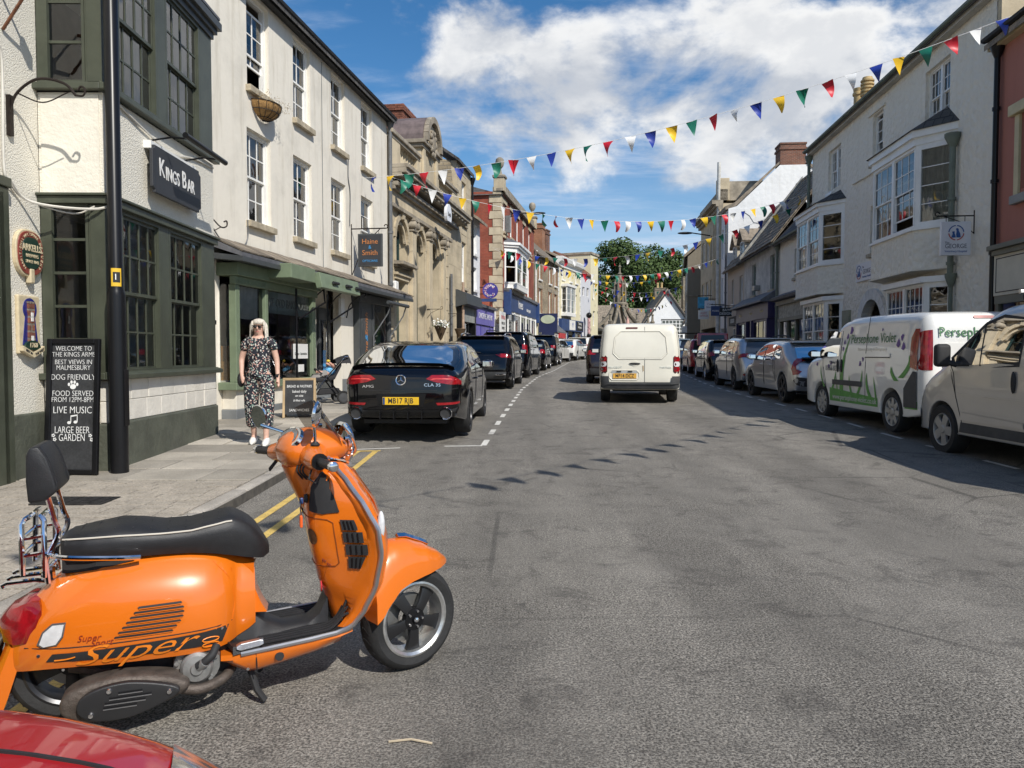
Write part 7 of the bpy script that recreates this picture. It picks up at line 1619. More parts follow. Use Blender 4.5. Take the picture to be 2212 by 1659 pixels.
PV.tail('brake_light', rrect(.05, .32, 1.655, 1.69, .015), mat('brown_lens', (.12, .03, .015), .3, coat=.6), .01)
blet(PV, 'PEUGEOT', .06, .55, .795, CHROME, 1.15); blet(PV, 'PARTNER', .055, -.56, .795, CHROME, 1.1)
PV.tail('rust_streak', [(-.075, .83), (-.055, .84), (-.06, .70), (-.08, .72)], mat('rust_stain', (.38, .26, .13), .8, var=.3, vs=30), .0085); PV.wheels(GREYRIM, 6, .66, .2, .03); PV.mirror(1.0, 1.12, BLACKM, .22); floorpan(PV, .27, 4.38); PV.side('cab_window', [(.35, 1.12), (.35, 1.6), (.75, 1.55), (1.15, 1.2), (1.1, 1.12)], CARGL)
FV = Car('florist_van', 'white van decorated with green stems and purple flowers lettered Persephone Violet', KWHITE, 1.83, van_up(4.74, 1.85, .95, 1.18, .62, .05), .27, -1.43, 1.32, .32, 1.12, .09, 1.85, r=.16, plan=(.035, .15, .7), loc=(6.78, 13.3, gz(13.4)), yaw=R(90) - R(.6), cat='van')
GRN = mat('vinyl_green', (.085, .30, .05), .45, var=.12, vs=6); PRP = mat('vinyl_purple', (.10, .035, .24), .45, var=.1, vs=6); GRL = mat('vinyl_dark_green', (.05, .17, .06), .45)
LS = (1,)
FV.side('cab_window', [(.62, 1.16), (.62, 1.24), (.95, 1.62), (1.0, 1.6), (1.46, 1.22), (1.42, 1.15)][::-1] if 0 else [(.52, 1.17), (.52, 1.60), (.80, 1.62), (1.46, 1.22), (1.40, 1.15)], CARGL); FV.side('green_band', [(-1.9, .37), (-1.03, .37), (.92, .37), (.92, .58), (-1.03, .52), (-1.06, .42)][2:] + [(-1.03, .37)] if 0 else [(-1.0, .36), (.9, .36), (.9, .60), (-1.0, .50)], GRN, .005)
FV.side('green_band', [(-2.2, .40), (-1.86, .40), (-1.86, .50), (-2.2, .52)], GRN, .005)
def stem(x0, z0, x1, z1, w, bend, m, c=FV, sides=LS, tip=.0):
    l, r_ = [], []
    for k in range(9):
        t = k / 8; x = x0 + (x1 - x0) * t + bend * math.sin(math.pi * t); z = z0 + (z1 - z0) * t; ww = w * (1 - t) ** .7 * .5 + tip; l.append((x - ww, z)); r_.append((x + ww + .002, z))
    c.side('vinyl_stem', l + r_[::-1], m, .006, sides, .2)
for a in ((.38, .55, .10, 1.55, .16, .08), (.80, .55, .62, .92, .09, -.03), (1.15, .6, 1.32, 1.0, .07, .05), (.55, .55, .62, .85, .05, 0), (-.25, .5, -.45, .95, .1, -.05), (-.05, .5, .06, .85, .08, .03), (-.75, .5, -.62, .9, .12, .06), (-1.75, .85, -1.98, 1.2, .16, -.1), (-1.62, .8, -1.45, 1.02, .15, .05), (-.95, .5, -.86, .85, .06, 0)): stem(*a, GRN)
for x, z, s_ in ((.22, 1.52, .1), (.32, 1.42, .08), (.36, 1.3, .08), (-1.62, 1.38, .13), (-1.78, 1.33, .12), (-1.72, 1.46, .1), (.95, .98, .09), (.85, 1.05, .08), (-.35, 1.05, .09), (-.45, 1.12, .08), (1.5, 1.02, .08), (-1.05, 1.6, .05), (.1, 1.62, .14)):
    rz_ = random.uniform(0, 3); FV.side('vinyl_petal', [(x + s_ * .55 * math.cos(rz_ + a) * (1.0 if k % 2 else .5), z + s_ * .55 * math.sin(rz_ + a)) for k, a in enumerate((0, .9, 1.9, 3.1, 4.0, 5.1))], PRP, .006, LS, .2)
def side_text(c, s_, size, x, z, m, sg=1, sx=1., shear=0, name='lettering'):
    """lettering on the flank; reads from the left side of the vehicle"""
    y = c.w(x, z) + .009; return text(s_, size, m, c.t, (x, sg * y, z), (R(90), 0, R(180) if sg > 0 else 0), sx=sx, shear=shear, name=name, ext=.001)
side_text(FV, 'Persephone Violet', .225, -.72, 1.46, GRL, sx=.95, shear=.15); side_text(FV, 'Botanical Floristry & Photography', .075, -.75, 1.29, KGREY, shear=.15); side_text(FV, '01666 823444', .14, .72, .95, GREYPL, sx=.9); side_text(FV, 'Wedding Hire', .07, .72, 1.06, GREYPL); side_text(FV, 'www.persephone-violet.co.uk', .13, -.1, .44, KWHITE, sx=1.1)
FV.side('rub_strip', [(-.45, .66), (.75, .66), (.75, .75), (-.45, .75)], PLAST, .02, (-1, 1)); FV.side('slide_rail', [(-1.4, 1.16), (-.55, 1.16), (-.55, 1.22), (-1.4, 1.22)], KWHITE, .012); FV.side('rail_slot', [(-1.4, 1.15), (-.55, 1.15), (-.55, 1.165), (-1.4, 1.165)], BLACKM, .013)
FV.seam([(.45, 1.62), (.45, .7), (.4, .4)]); FV.seam([(-.55, 1.82), (-.55, .5)]); FV.seam([(1.25, 1.1), (1.2, .8), (1.0, .45)])
for x in (.36, .53): MB().ell((x, FV.w(x, 1.0) + .012, 1.0), (.032, .02, .12)).build('door_handle', BLACKM, FV.t, smooth=True)
FV.side('corner_guard', [(-2.2, .42), (-2.2, .95), (-2.1, .96), (-1.85, .70), (-1.84, .42)], PLAST, .012); FV.tail('rear_bumper', [(-.86, .60), (.86, .60), (.86, .33), (-.86, .33)], PLAST, .03)
FV.side('tail_light_side', [(-2.2, .98), (-2.19, 1.58), (-2.08, 1.58), (-2.0, 1.45), (-2.02, 1.02)], REDGL, .014); taillights(FV, [(.74, 1.56), (.86, 1.56), (.90, .98), (.76, .98)])
blet(FV, 'Persephone Violet', .2, .0, 1.52, GRL, .9); FV.tail('brake_light', rrect(-.15, .15, 1.72, 1.76, .015), REDGL, .012); FV.tail('rear_window', rrect(-.62, .62, 1.1, 1.42, .08), CARGL, .006) if 0 else None; FV.tseam([(0, 1.8), (0, .6)])
FV.wheels(GREYRIM, 8, .70, .2, .015, style=0); FV.mirror(1.3, 1.15, BLACKM, .25); floorpan(FV, .26, 4.7); FV.plate(.78, 'WX13 FLR', .35) if 0 else FV.tail('plate_box', rrect(.1, .62, .92, 1.06, .02), BLACKM, .02)
up = [(-2.35, .32), (-2.39, .6), (-2.39, 1.4), (-2.36, 1.85), (-2.22, 1.95), (-1.2, 1.97), (.1, 1.96), (.62, 1.90), (.95, 1.72), (1.45, 1.36), (1.72, 1.19), (2.05, 1.04), (2.30, .82), (2.40, .58), (2.39, .40), (2.30, .26)]
TV = Car('grey_van', 'silver grey panel van parked facing the camera with a roof bar', KGREY, 1.90, up, .30, -1.38, 1.58, .335, 1.18, .13, 1.96, r=.17, plan=(.03, .16, .9), loc=(6.72, 8.75, gz(9)), yaw=R(90) + R(0), cat='van')
TV.t.rotation_euler = (0, 0, R(90)); TV.side('cab_window', [(.02, 1.26), (.02, 1.74), (.42, 1.78), (.72, 1.70), (1.30, 1.30), (1.25, 1.20), (.9, 1.21)], CARGL); TV.side('window_rubber', [(.0, 1.20), (-.03, 1.76), (.42, 1.82), (.75, 1.74), (1.38, 1.30), (1.32, 1.16), (.9, 1.17)], BLACKM, .002)
TV.seam([(.74, 1.72), (.74, 1.2)], .012); TV.seam([(-.12, 1.85), (-.14, 1.2), (-.12, .42)]); TV.seam([(-.3, 1.85), (-.3, .42)]); TV.seam([(1.42, 1.26), (1.3, 1.1), (1.24, .8), (1.1, .45)]); TV.seam([(-.4, 1.75), (-.42, 1.3), (-.62, 1.1), (-1.6, 1.08)], .012, KGREY, 'pressed_line'); TV.seam([(1.2, .84), (.4, .8), (-2.2, .78)], .012, KGREY, 'waist_crease'); TV.side('sill_trim', [(1.12, .50), (-.1, .50), (-.1, .56), (1.12, .60)], KGREY, .014); TV.side('sill_trim', [(-.32, .50), (-.92, .50), (-.92, .56), (-.32, .56)], KGREY, .014)
for x in (.08, -.42):
    for sg in (-1, 1): MB().ell((x, sg * (TV.w(x, 1.02) + .012), 1.02), (.035, .022, .13)).build('door_handle', BLACKM, TV.t, smooth=True)
TV.side('sill_cladding', [(1.16, .34), (-.98, .34), (-.98, .46), (1.12, .47)], PLAST, .01); TV.wheels(GREYRIM, 5, .66, .21, .01, style=2)
for sg in (-1, 1):
    y = TV.w(1.2, 1.25); o = B(1.26, 1.38, sg * (y + .15) - .10, sg * (y + .15) + .10, 1.18, 1.48).build('door_mirror', BLACKM, TV.t, smooth=True, bevel=.05, segs=3); MB().tube([(1.25, sg * (y - .03), 1.2), (1.3, sg * (y + .12), 1.25)], .035, 6).build('mirror_stalk', BLACKM, o)
b = MB(); b.tube([(.25, -.8, 2.08), (.25, .8, 2.08)], .028, 10); b.build('roof_bar', ALLOY, TV.t, smooth=True)
for y in (-.7, .7): MB().ell((.25, y, 2.02), (.06, .05, .08)).build('bar_foot', BLACKM, TV.t, smooth=True)
TV.tail('windscreen', [(-.72, 1.85), (.72, 1.85), (.84, 1.3), (-.84, 1.3)], CARGL, .006, True); TV.tail('headlight', [(.62, .98), (.88, .98), (.9, .72), (.66, .75)], CLEARGL, .012, True, mirror=True); TV.tail('front_bumper', [(-.9, .6), (.9, .6), (.88, .32), (-.88, .32)], PLAST, .02, True); floorpan(TV, .3, 4.7)
# ================================================================== orange scooter
ORG = mat('orange_scooter_paint', (.69, .155, .007), .32, var=.02, coat=1.); BSEAT = mat('black_vinyl', (.016, .016, .017), .5, var=.15, vs=30, bump=.12, bs=220); SATIN = mat('satin_alloy_trim', (.48, .48, .49), .35, .9, var=.06, vs=12)
EXH = mat('burnt_exhaust', (.11, .09, .075), .6, .5, var=.35, vs=14, bump=.3, bs=60, dirt=.4, dirtcol=(.07, .055, .05)); CASTAL = mat('cast_alloy', (.33, .33, .32), .5, .7, var=.25, vs=18)
SC_ = thing('scooter', 'orange retro scooter with chrome rack and black seat parked across the kerb', 'scooter', (-1.732, 2.959, 0), R(21))
S_ = SC_
def lerp_tab(tab, x):
    for p, q in zip(tab, tab[1:]):
        if x <= q[0]:
            t = max(0, (x - p[0]) / (q[0] - p[0])); t = t * t * (3 - 2 * t) * .35 + t * .65
            return [a + (b - a) * t for a, b in zip(p[1:], q[1:])]
    return list(tab[-1][1:])
RB = [(-.205, .345, .235, .035), (-.185, .385, .235, .075), (-.15, .435, .24, .115), (-.09, .51, .25, .155), (-.02, .570, .258, .188), (.06, .615, .262, .212), (.16, .645, .262, .228), (.28, .655, .262, .235), (.40, .655, .262, .236), (.48, .648, .262, .230), (.54, .635, .265, .212), (.58, .62, .27, .185), (.605, .605, .275, .150), (.62, .595, .28, .128), (.66, .575, .30, .120), (.69, .56, .32, .11)]
FT = [(0, .90), (.12, .97), (.3, 1.0), (.5, .985), (.68, .90), (.82, .75), (.92, .58), (1.0, .40)]
def fprof(t):
    for (a, p), (b, q) in zip(FT, FT[1:]):
        if t <= b: return p + (q - p) * (t - a) / (b - a)
    return FT[-1][1]
def rb(x, z, off=0.):
    """half width of the rear body at x, z"""
    zt, zb_, hw = lerp_tab(RB, x); t = min(1, max(0, (z - zb_) / (zt - zb_))); return hw * fprof(t) + off
xs_ = [-.205, -.195, -.18, -.16, -.13, -.1, -.06, -.02, .03, .08, .14, .2, .27, .34, .4, .45, .5, .54, .58, .61, .62, .64, .665, .69]
secs = []
for x in xs_:
    zt, zb_, hw = lerp_tab(RB, x); ring = []
    for t in (0, .06, .15, .28, .42, .56, .68, .78, .86, .92, .97, 1.0): ring.append((x, -hw * fprof(t), zb_ + (zt - zb_) * t))
    secs.append(ring + [(x, 0, zt + .004)] + [(p[0], -p[1], p[2]) for p in ring[::-1]])
MB().ring([[(x, -w * c_, z), (x + .0, -w * .5 * c_, z)] + [(xf, -w * .7, z), (xf + .012, 0, z), (xf, w * .7, z)] + [(x, w * .5 * c_, z), (x, w * c_, z)] for x, xf, w, z, c_ in ((.60, .735, .15, .36, 1), (.60, .712, .135, .40, 1), (.6, .692, .122, .45, 1), (.6, .685, .118, .50, 1), (.6, .688, .12, .56, 1))]).build('seat_pillar', ORG, S_, smooth=True, ang=50)
MB().ring(secs).build('rear_body', ORG, S_, smooth=True, ang=50)
def patch(name, poly, m, off=.003, fn=rb, step=.03, sides=(-1,), parent=None):
    vs, fs = cdt_fill(dens(poly, step), step)
    for sg in sides: MB().add([(x, sg * fn(x, z, off), z) for x, z in vs], fs).build(name, m, parent or S_, smooth=True, fix=False, ang=60)
def map_text(name, s_, size, x0, z0, m, fn, ang=0, shear=.3, off=.004, sx=1., bold=0):
    o = text(s_, size, m, S_, (0, 0, 0), (0, 0, 0), name=name, ext=0, shear=shear, bold=bold, align='LEFT'); ca, sa = math.cos(ang), math.sin(ang)
    for v in o.data.vertices:
        a, c = v.co.x * sx, v.co.y; x = x0 + a * ca - c * sa; z = z0 + a * sa + c * ca; v.co = (x, -fn(x, z, off), z)
    return o
b = MB(); b.ring([[(x, -w, z1), (x - .02, -w * .6, z1 + .02), (x - .025, 0, z1 + .025), (x - .02, w * .6, z1 + .02), (x, w, z1), (x + .05, w, z1 - .0), (x + .05, -w, z1)] for x, z1, w in ((-.17, .33, .10), (-.20, .25, .10), (-.235, .14, .095), (-.25, .10, .09))]); b.build('tail_mudguard', ORG, S_, smooth=True, ang=40)
po = node('number_plate', S_, (-.275, 0, .29), (0, R(-14), 0)); B(-.006, .006, -.115, .115, -.085, .085).build('plate', PLATEY, po, bevel=.004); text('WX08\nKDO', .075, BLACKM, po, (-.008, 0, 0), (R(90), 0, R(-90)))
secs = []
for x, z0, z1, hw in ((-.216, .365, .39, .03), (-.198, .35, .43, .085), (-.16, .345, .468, .125), (-.115, .352, .492, .150), (-.08, .40, .503, .160), (-.06, .455, .502, .158)):
    secs.append([(x - .012, -hw * .75, z1), (x, -hw, (z0 + z1) / 2), (x, -hw * .92, z0), (x, 0, z0 - .002), (x, hw * .92, z0), (x, hw, (z0 + z1) / 2), (x - .012, hw * .75, z1), (x - .014, 0, z1 + .012)])
MB().ring(secs).build('tail_light', REDGL, S_, smooth=True, ang=50)
patch('indicator_rim', [(-.055, .342), (-.075, .352), (-.055, .40), (-.02, .432), (.028, .437), (.018, .385), (-.005, .352)], SATIN, .006, sides=(-1, 1)); patch('indicator_lens', [(-.05, .347), (-.065, .355), (-.05, .397), (-.018, .426), (.021, .43), (.012, .386), (-.008, .357)], LENSW, .010, sides=(-1, 1))
for k in range(7):
    z = .470 - k * .0172; xa = .272 - k * .0135; xb = (.416, .423, .424, .421, .412, .398, .384)[k] if k else .416
    sl = .03; patch('louvre', [(xa, z - .0045), (xb, z - .0045 + sl * (xb - xa)), (xb + .005, z + sl * (xb - xa)), (xb, z + .0045 + sl * (xb - xa)), (xa, z + .0045), (xa - .005, z)], BLACKM, .003, step=.02)
    MB().tube([(x, -rb(x, z - .0055 + sl * (x - xa), .002), z - .0055 + sl * (x - xa)) for x in [xa + (xb - xa) * i / 5 for i in range(6)]], .0022, 5).build('louvre_lip', ORG, S_, smooth=True)
b = MB(); b.tube([(x, -rb(x, z, .0005), z) for x, z in [(-.12 + .72 * k / 14, .336 + .024 * k / 14) for k in range(15)]], .0022, 4); b.build('cowl_seam', BLACKM, S_, fix=False)
b = MB(); b.tube([(x, -rb(x, z, .0005), z) for x, z in spline([(.60, .36, 0), (.612, .44, 0), (.59, .53, 0), (.53, .60, 0), (.45, .64, 0)], 5) for x, z in [(x, z)]] if 0 else [(p.x, -rb(p.x, p.y, .0005), p.y) for p in spline([(.60, .36, 0), (.612, .44, 0), (.59, .53, 0), (.53, .60, 0)], 5)], .0025, 4); b.build('cowl_seam', ORG, S_, fix=False)
patch('black_stripe', [(-.045, .288), (-.022, .318), (.588, .352), (.562, .290), (.40, .288)], BLACKM, .0025)
ORGM = mat('orange_decal', (.80, .22, .015), .45); map_text('script_lettering', 'Super', .108, .04, .300, ORGM, rb, ang=.05, shear=.6, off=.0045, sx=1.6, bold=-.0005)
MB().tube([(x, -rb(x, z, .003), z) for x, z in [(-.015 + .07 * k / 6, .294 + .012 * (k / 6) ** 2) for k in range(7)]], .005, 4, flat=.5).build('script_flourish', ORGM, S_, fix=False)
for zc in (.312, .29): MB().tube([(.52 + .03 * math.cos(a) , -rb(.52 + .03 * math.cos(a), zc + .009 * math.sin(a) , .004), zc + .009 * math.sin(a)) for a in [k * .524 for k in range(12)]], .0025, 4, closed=True).build('stripe_oval', ORGM, S_, fix=False)
DKRED = mat('dark_red_script', (.28, .03, .015), .4); map_text('model_script', 'Super', .034, .062, .372, DKRED, rb, .05, .4); map_text('model_script', 'Sport', .034, .105, .352, DKRED, rb, .05, .4)
for x_, z_ in ((-.07, .31), (.56, .345)): MB().lathe([(0, -.002), (.006, -.002), (.0075, .002)], 10, (x_, -rb(x_, z_, .001), z_), 'y').build('panel_screw', CHROME, S_)
for k_ in range(3): MB().tube(spline([(.90 + .012 * k_, -.07 - .03 * k_, 1.0), (.86 + .01 * k_, -.10 - .02 * k_, .94), (.90 + .015 * k_, -.07, .88)], 5), .004, 6).build('control_cable', BLACKM, S_, smooth=True)
ST_ = [(-.005, .645, .715, .722, .085), (.02, .638, .722, .735, .125), (.10, .637, .726, .752, .150), (.20, .640, .728, .768, .160), (.27, .642, .726, .760, .160), (.35, .642, .724, .742, .156), (.45, .638, .726, .744, .152), (.53, .628, .740, .764, .148), (.60, .612, .752, .776, .138), (.66, .595, .730, .750, .122), (.70, .585, .69, .71, .105), (.735, .578, .645, .655, .08), (.75, .59, .62, .625, .05)]
secs = []
for k in range(31):
    x = -.005 + .755 * k / 30; z0, z1, z2, hw = lerp_tab(ST_, x)
    r_ = [(x, -hw * .90, z0), (x, -hw * .99, z0 + (z1 - z0) * .35), (x, -hw, z0 + (z1 - z0) * .7), (x, -hw * .96, z1), (x, -hw * .80, z1 + (z2 - z1) * .55), (x, -hw * .5, z1 + (z2 - z1) * .88)]
    secs.append(r_ + [(x, 0, z2)] + [(p[0], -p[1], p[2]) for p in r_[::-1]])
MB().ring(secs).build('seat', BSEAT, S_, smooth=True, ang=60)
for sg in (-1, 1): MB().tube([(x, sg * (lerp_tab(ST_, x)[3] * .965 + .002), lerp_tab(ST_, x)[1] + .002) for x in [.005 + .60 * k / 24 for k in range(25)]], .0035, 6).build('seat_piping', mat('cream_piping', (.62, .57, .48), .5), S_, smooth=True)
for k in range(9): MB().tube([(x := .06 + k * .062, -lerp_tab(ST_, .06 + k * .062)[3] * .75, lerp_tab(ST_, .06 + k * .062)[1] + .6 * (lerp_tab(ST_, .06 + k * .062)[2] - lerp_tab(ST_, .06 + k * .062)[1])), (x, 0, lerp_tab(ST_, x)[2] + .001), (x, lerp_tab(ST_, x)[3] * .75, lerp_tab(ST_, x)[1] + .6 * (lerp_tab(ST_, x)[2] - lerp_tab(ST_, x)[1]))], .003, 4).build('seat_stitch', BSEAT, S_)
MB().ring([[(x, -hw, z0), (x, -hw, z1), (x, hw, z1), (x, hw, z0)] for x, z0, z1, hw in ((.0, .59, .645, .09), (.12, .60, .645, .13), (.25, .63, .645, .14))]).build('seat_pan', BLACKM, S_)
for sg in (-1, 1): MB().tube(spline([(-.05, sg * .05, .665), (-.02, sg * .14, .672), (.05, sg * .185, .668), (.2, sg * .19, .655), (.275, sg * .175, .648)], 5), .0095, 8).build('grab_rail', CHROME, S_, smooth=True)
for sg in (-1, 1): MB().tube(spline([(-.045, sg * .10, .56), (-.05, sg * .10, .64), (-.035, sg * .10, .68), (-.008, sg * .10, .745), (-.022, sg * .095, .80), (-.045, sg * .09, .90)], 4), .0105, 8).build('backrest_post', CHROME, S_, smooth=True)
b = MB(); b.tube([(-.125, -.105, .60), (-.125, -.11, .79), (-.118, -.10, .805), (-.105, -.08, .812), (-.10, .08, .812), (-.112, .10, .805), (-.12, .11, .79), (-.125, .105, .60)], .010, 8); b.build('rack_frame', CHROME, S_, smooth=True)
b = MB(); b.tube([(-.055, -.105, .585), (-.052, -.11, .80), (-.062, -.10, .815), (-.062, .10, .815), (-.052, .11, .80), (-.055, .105, .585)], .010, 8); b.build('rack_frame', CHROME, S_, smooth=True)
for z in (.672, .735):
    for y in (-.108, .108): MB().tube([(-.125, y, z), (-.053, y, z + .008)], .007, 6).build('rack_bar', CHROME, S_, smooth=True)
    MB().tube([(-.125, -.108, z), (-.125, .108, z)], .007, 6).build('rack_bar', CHROME, S_, smooth=True)
for y in (-.09, .0, .09): MB().tube([(-.04, y, .565), (-.09, y, .575), (-.18, y, .572), (-.195, y, .565), (-.19, y, .555)], .008, 6).build('rack_hook', CHROME, S_, smooth=True)
MB().tube([(-.06, -.1, .59), (-.06, .1, .59)], .009, 6).build('rack_bar', CHROME, S_, smooth=True); MB().tube([(-.045, .0, .50), (-.05, .0, .60)], .012, 6).build('rack_stay', CHROME, S_, smooth=True)
b = MB(); b.prism([(-.10, .868), (-.106, .95), (-.104, 1.045), (-.092, 1.075), (-.062, 1.078), (-.035, 1.035), (-.014, .965), (-.004, .918), (-.012, .90), (-.05, .872)], -.125, .125); b.build('backrest_pad', BSEAT, S_, bevel=.012, smooth=True, ang=50, segs=3)
for y in (-.118, .118): MB().tube(spline([(-.05, y, .874), (-.006, y, .918), (-.016, y, .97), (-.036, y, 1.034), (-.062, y, 1.076)], 4), .004, 6).build('pad_piping', BSEAT, S_, smooth=True)
LSH = [(.27, 1.045, .195, 1.01, .09, 1.09), (.30, 1.075, .212, 1.0, .095, 1.13), (.36, 1.115, .235, .985, .10, 1.18), (.47, 1.158, .268, .948, .12, 1.228), (.60, 1.178, .288, .917, .13, 1.238), (.70, 1.166, .286, .902, .13, 1.216), (.79, 1.122, .252, .895, .122, 1.18), (.88, 1.066, .185, .90, .108, 1.128), (.95, 1.015, .12, .912, .085, 1.07), (.985, .99, .085, .925, .07, 1.03)]
def shield_ring(z):
    xe, ye, xi, wi, xf = lerp_tab(LSH, z)
    h = [(xf - .004, -.05), (xf - .03, -ye * .42), (xe + .04, -ye * .78), (xe + .014, -ye * .97), (xe - .006, -ye), (xe - .03, -ye * .93), (xe - .045, -ye * .80), (xi + .075, -wi - .03), (xi + .03, -wi), (xi + .006, -wi * .72), (xi, -wi * .35)]
    return [(xf, 0, z)] + [(x, y, z) for x, y in h] + [(xi - .001, 0, z)] + [(x, -y, z) for x, y in h[::-1]]
zs = [.27 + .715 * k / 34 for k in range(35)]
MB().ring([shield_ring(z) for z in zs]).build('leg_shield', ORG, S_, smooth=True, ang=42)
def shp(k, z, off=.004):
    """point on the shield skin: k runs round the section (4 = right edge, 11 = centre line facing the rider)"""
    r0 = shield_ring(z); n = len(r0); i = int(k) % n; f = k - int(k); a, c = Vector(r0[i]), Vector(r0[(i + 1) % n]); d = (c - a); nn = Vector((d.y, -d.x, 0)).normalized()
    p = a.lerp(c, f); q = Vector((p.x - .99, p.y * .2, 0)); nn = nn if nn.x < 0 or k < 4 else -nn
    return p + nn * off
def spatch(name, poly, m, off=.004, step=.4, zst=.03):
    vs, fs = cdt_fill([(k, z * 10) for k, z in poly for k, z in [(k, z)]], .35)
    return MB().add([shp(k, z / 10, off) for k, z in vs], fs).build(name, m, S_, smooth=True, fix=False, ang=60)
def kz(poly, n=4): return [(a[0] + (c[0] - a[0]) * i / n, a[1] + (c[1] - a[1]) * i / n) for a, c in zip(poly, poly[1:] + poly[:1]) for i in range(n)]
spatch('knee_pocket', kz([(9.6, .765), (8.3, .755), (7.55, .765), (7.6, .83), (7.75, .86), (7.7, .90), (8.4, .93), (9.4, .86)]), BLACKM, .006)
for (z0, z1, k0, k1, k2, k3) in ((.692, .735, 7.62, 7.2, 0, 0), (.640, .685, 7.62, 7.08, 0, 0), (.588, .633, 7.6, 7.0, 0, 0), (.530, .581, 7.55, 7.05, 0, 0)):
    spatch('radiator_grille', kz([(k0, z1), (k1, z1), (k1 if z0 > .55 else k1 + .1, z0), (k0, z0)]), BLACKM, .009)
    for f in (.25, .5, .75): MB().tube([shp(k0 + (k1 - k0) * f, z0 + .004, .012), shp(k0 + (k1 - k0) * f, z1 - .004, .012)], .003, 4).build('grille_slat', BLACK, S_)
GB = [shp(k, z, .001) for k, z in kz([(13.0, .735), (11, .738), (9, .736), (8.0, .732), (7.85, .72), (7.85, .55), (8.0, .535), (9, .532), (11, .53), (13.0, .532)], 4)[:-4]]
MB().tube(GB, .0026, 4).build('glovebox_gap', mat('dark_orange_gap', (.22, .05, .005), .6), S_, fix=False)
spatch('round_badge', [(9.75 + .75 * math.cos(R(a)), .655 + .034 * math.sin(R(a))) for a in range(0, 360, 20)], mat('bronze_badge', (.12, .07, .035), .5, .3, var=.4, vs=60), .004)
for s_, k0, z in (('Super', 8.85, .562), ('Sport', 8.55, .545)):
    p = shp(k0, z, .006); o = text(s_, .03, DKRED, S_, p, (R(90), 0, R(-78)), shear=.4, ext=.0005, name='model_script')
for sg in (1, -1):
    e = [(lerp_tab(LSH, z)[0] - .004, -sg * (lerp_tab(LSH, z)[1] + .002), z) for z in [.30 + .685 * k / 24 for k in range(25)]]
    MB().tube([(.63, -sg * .212, .236), (.75, -sg * .217, .248), (.9, -sg * .217, .262), (1.0, -sg * .21, .272), (1.05, -sg * .207, .285)] + e, .0105, 8).build('edge_trim', SATIN, S_, smooth=True)
MB().ring([[(x, -w, z), (x + .015, 0, z), (x, w, z), (x - .03, 0, z)] for x, w, z in ((1.242, .03, .50), (1.244, .045, .62), (1.188, .05, .78), (1.095, .045, .92))]).build('horn_cover', ORG, S_, smooth=True)
for sg in (-1, 1): MB().ell((1.178, sg * .262, .715), (.016, .022, .06)).build('front_indicator', LENSW, S_, smooth=True)
p = shp(9.2, .435, .004); MB().lathe([(0, -.002), (.022, -.002), (.024, .004)], 18, ax='x').build('red_badge', mat('badge_red', (.5, .03, .03), .3, coat=.8), S_).location = (.955, -.08, .435)
kp = Vector(shp(9.9, .815, .004)); MB().lathe([(0, -.012), (.017, -.012), (.02, 0)], 16, ax='x').build('ignition_lock', BLACKM, S_).location = kp
k_ = thing('key_fob', 'orange rubber key fob hanging from the scooter ignition', 'key fob', SC_.matrix_basis @ (kp + Vector((-.02, -.006, -.09))), R(21)); B(-.012, .0, -.016, .016, -.03, .022).build('fob', mat('fob_orange', (.80, .12, .02), .5), k_, bevel=.008); MB().tube([(-.006, 0, .02), (-.008, 0, .05), (0, 0, .09)], .003, 6).build('key_ring', CHROME, k_); B(-.012, .004, -.008, .008, .07, .095).build('key_head', BLUEP, k_, bevel=.004)
MB().ell((.925, .095, .77), (.035, .03, .07)).build('inner_bag_hook', BLACKM, S_, smooth=True)
b = MB(); fl = [(x, hw, z) for x, hw, z in ((.57, .150, .285), (.60, .195, .262), (.66, .208, .250), (.78, .212, .255), (.90, .212, .266), (1.0, .205, .277), (1.06, .195, .292), (1.085, .18, .325))]
b.ring([[(x, -w, z - .02), (x, -w, z), (x, -w * .45, z + .004), (x, w * .45, z + .004), (x, w, z), (x, w, z - .02)] for x, w, z in fl]); b.build('floor_mat', BSEAT, S_, smooth=True, ang=35)
MB().ring([[(x, -w, .25), (x, -w * .8, z - .015), (x, -w * .3, z), (x, w * .3, z), (x, w * .8, z - .015), (x, w, .25)] for x, w, z in ((.60, .115, .40), (.68, .11, .365), (.74, .095, .315), (.80, .085, .285), (.90, .08, .288), (.95, .08, .325), (.985, .085, .40))]).build('floor_tunnel', BSEAT, S_, smooth=True, ang=50)
for k in range(4):
    for sg in (-1, 1): MB().tube(spline([(.70, sg * (.105 + k * .025), .257), (.88, sg * (.105 + k * .025), .27), (.98, sg * (.108 + k * .025), .283), (1.03, sg * (.11 + k * .024), .33), (1.055, sg * (.11 + k * .024), .40 - k * .02)], 5), .0055, 6).build('mat_rib', BSEAT, S_, smooth=True)
MB().ring([[(x, -w, z1), (x, -w - .004, z1 - .02), (x, -w * .93, z0 + .02), (x, -w * .8, z0), (x, w * .8, z0), (x, w * .93, z0 + .02), (x, w + .004, z1 - .02), (x, w, z1)] for x, w, z0, z1 in ((.555, .190, .205, .232), (.60, .205, .175, .234), (.66, .210, .148, .238), (.69, .212, .148, .240), (.80, .214, .168, .250), (.92, .213, .192, .262), (1.02, .205, .22, .275), (1.07, .19, .262, .285))]).build('sill_panel', ORG, S_, smooth=True, ang=40)
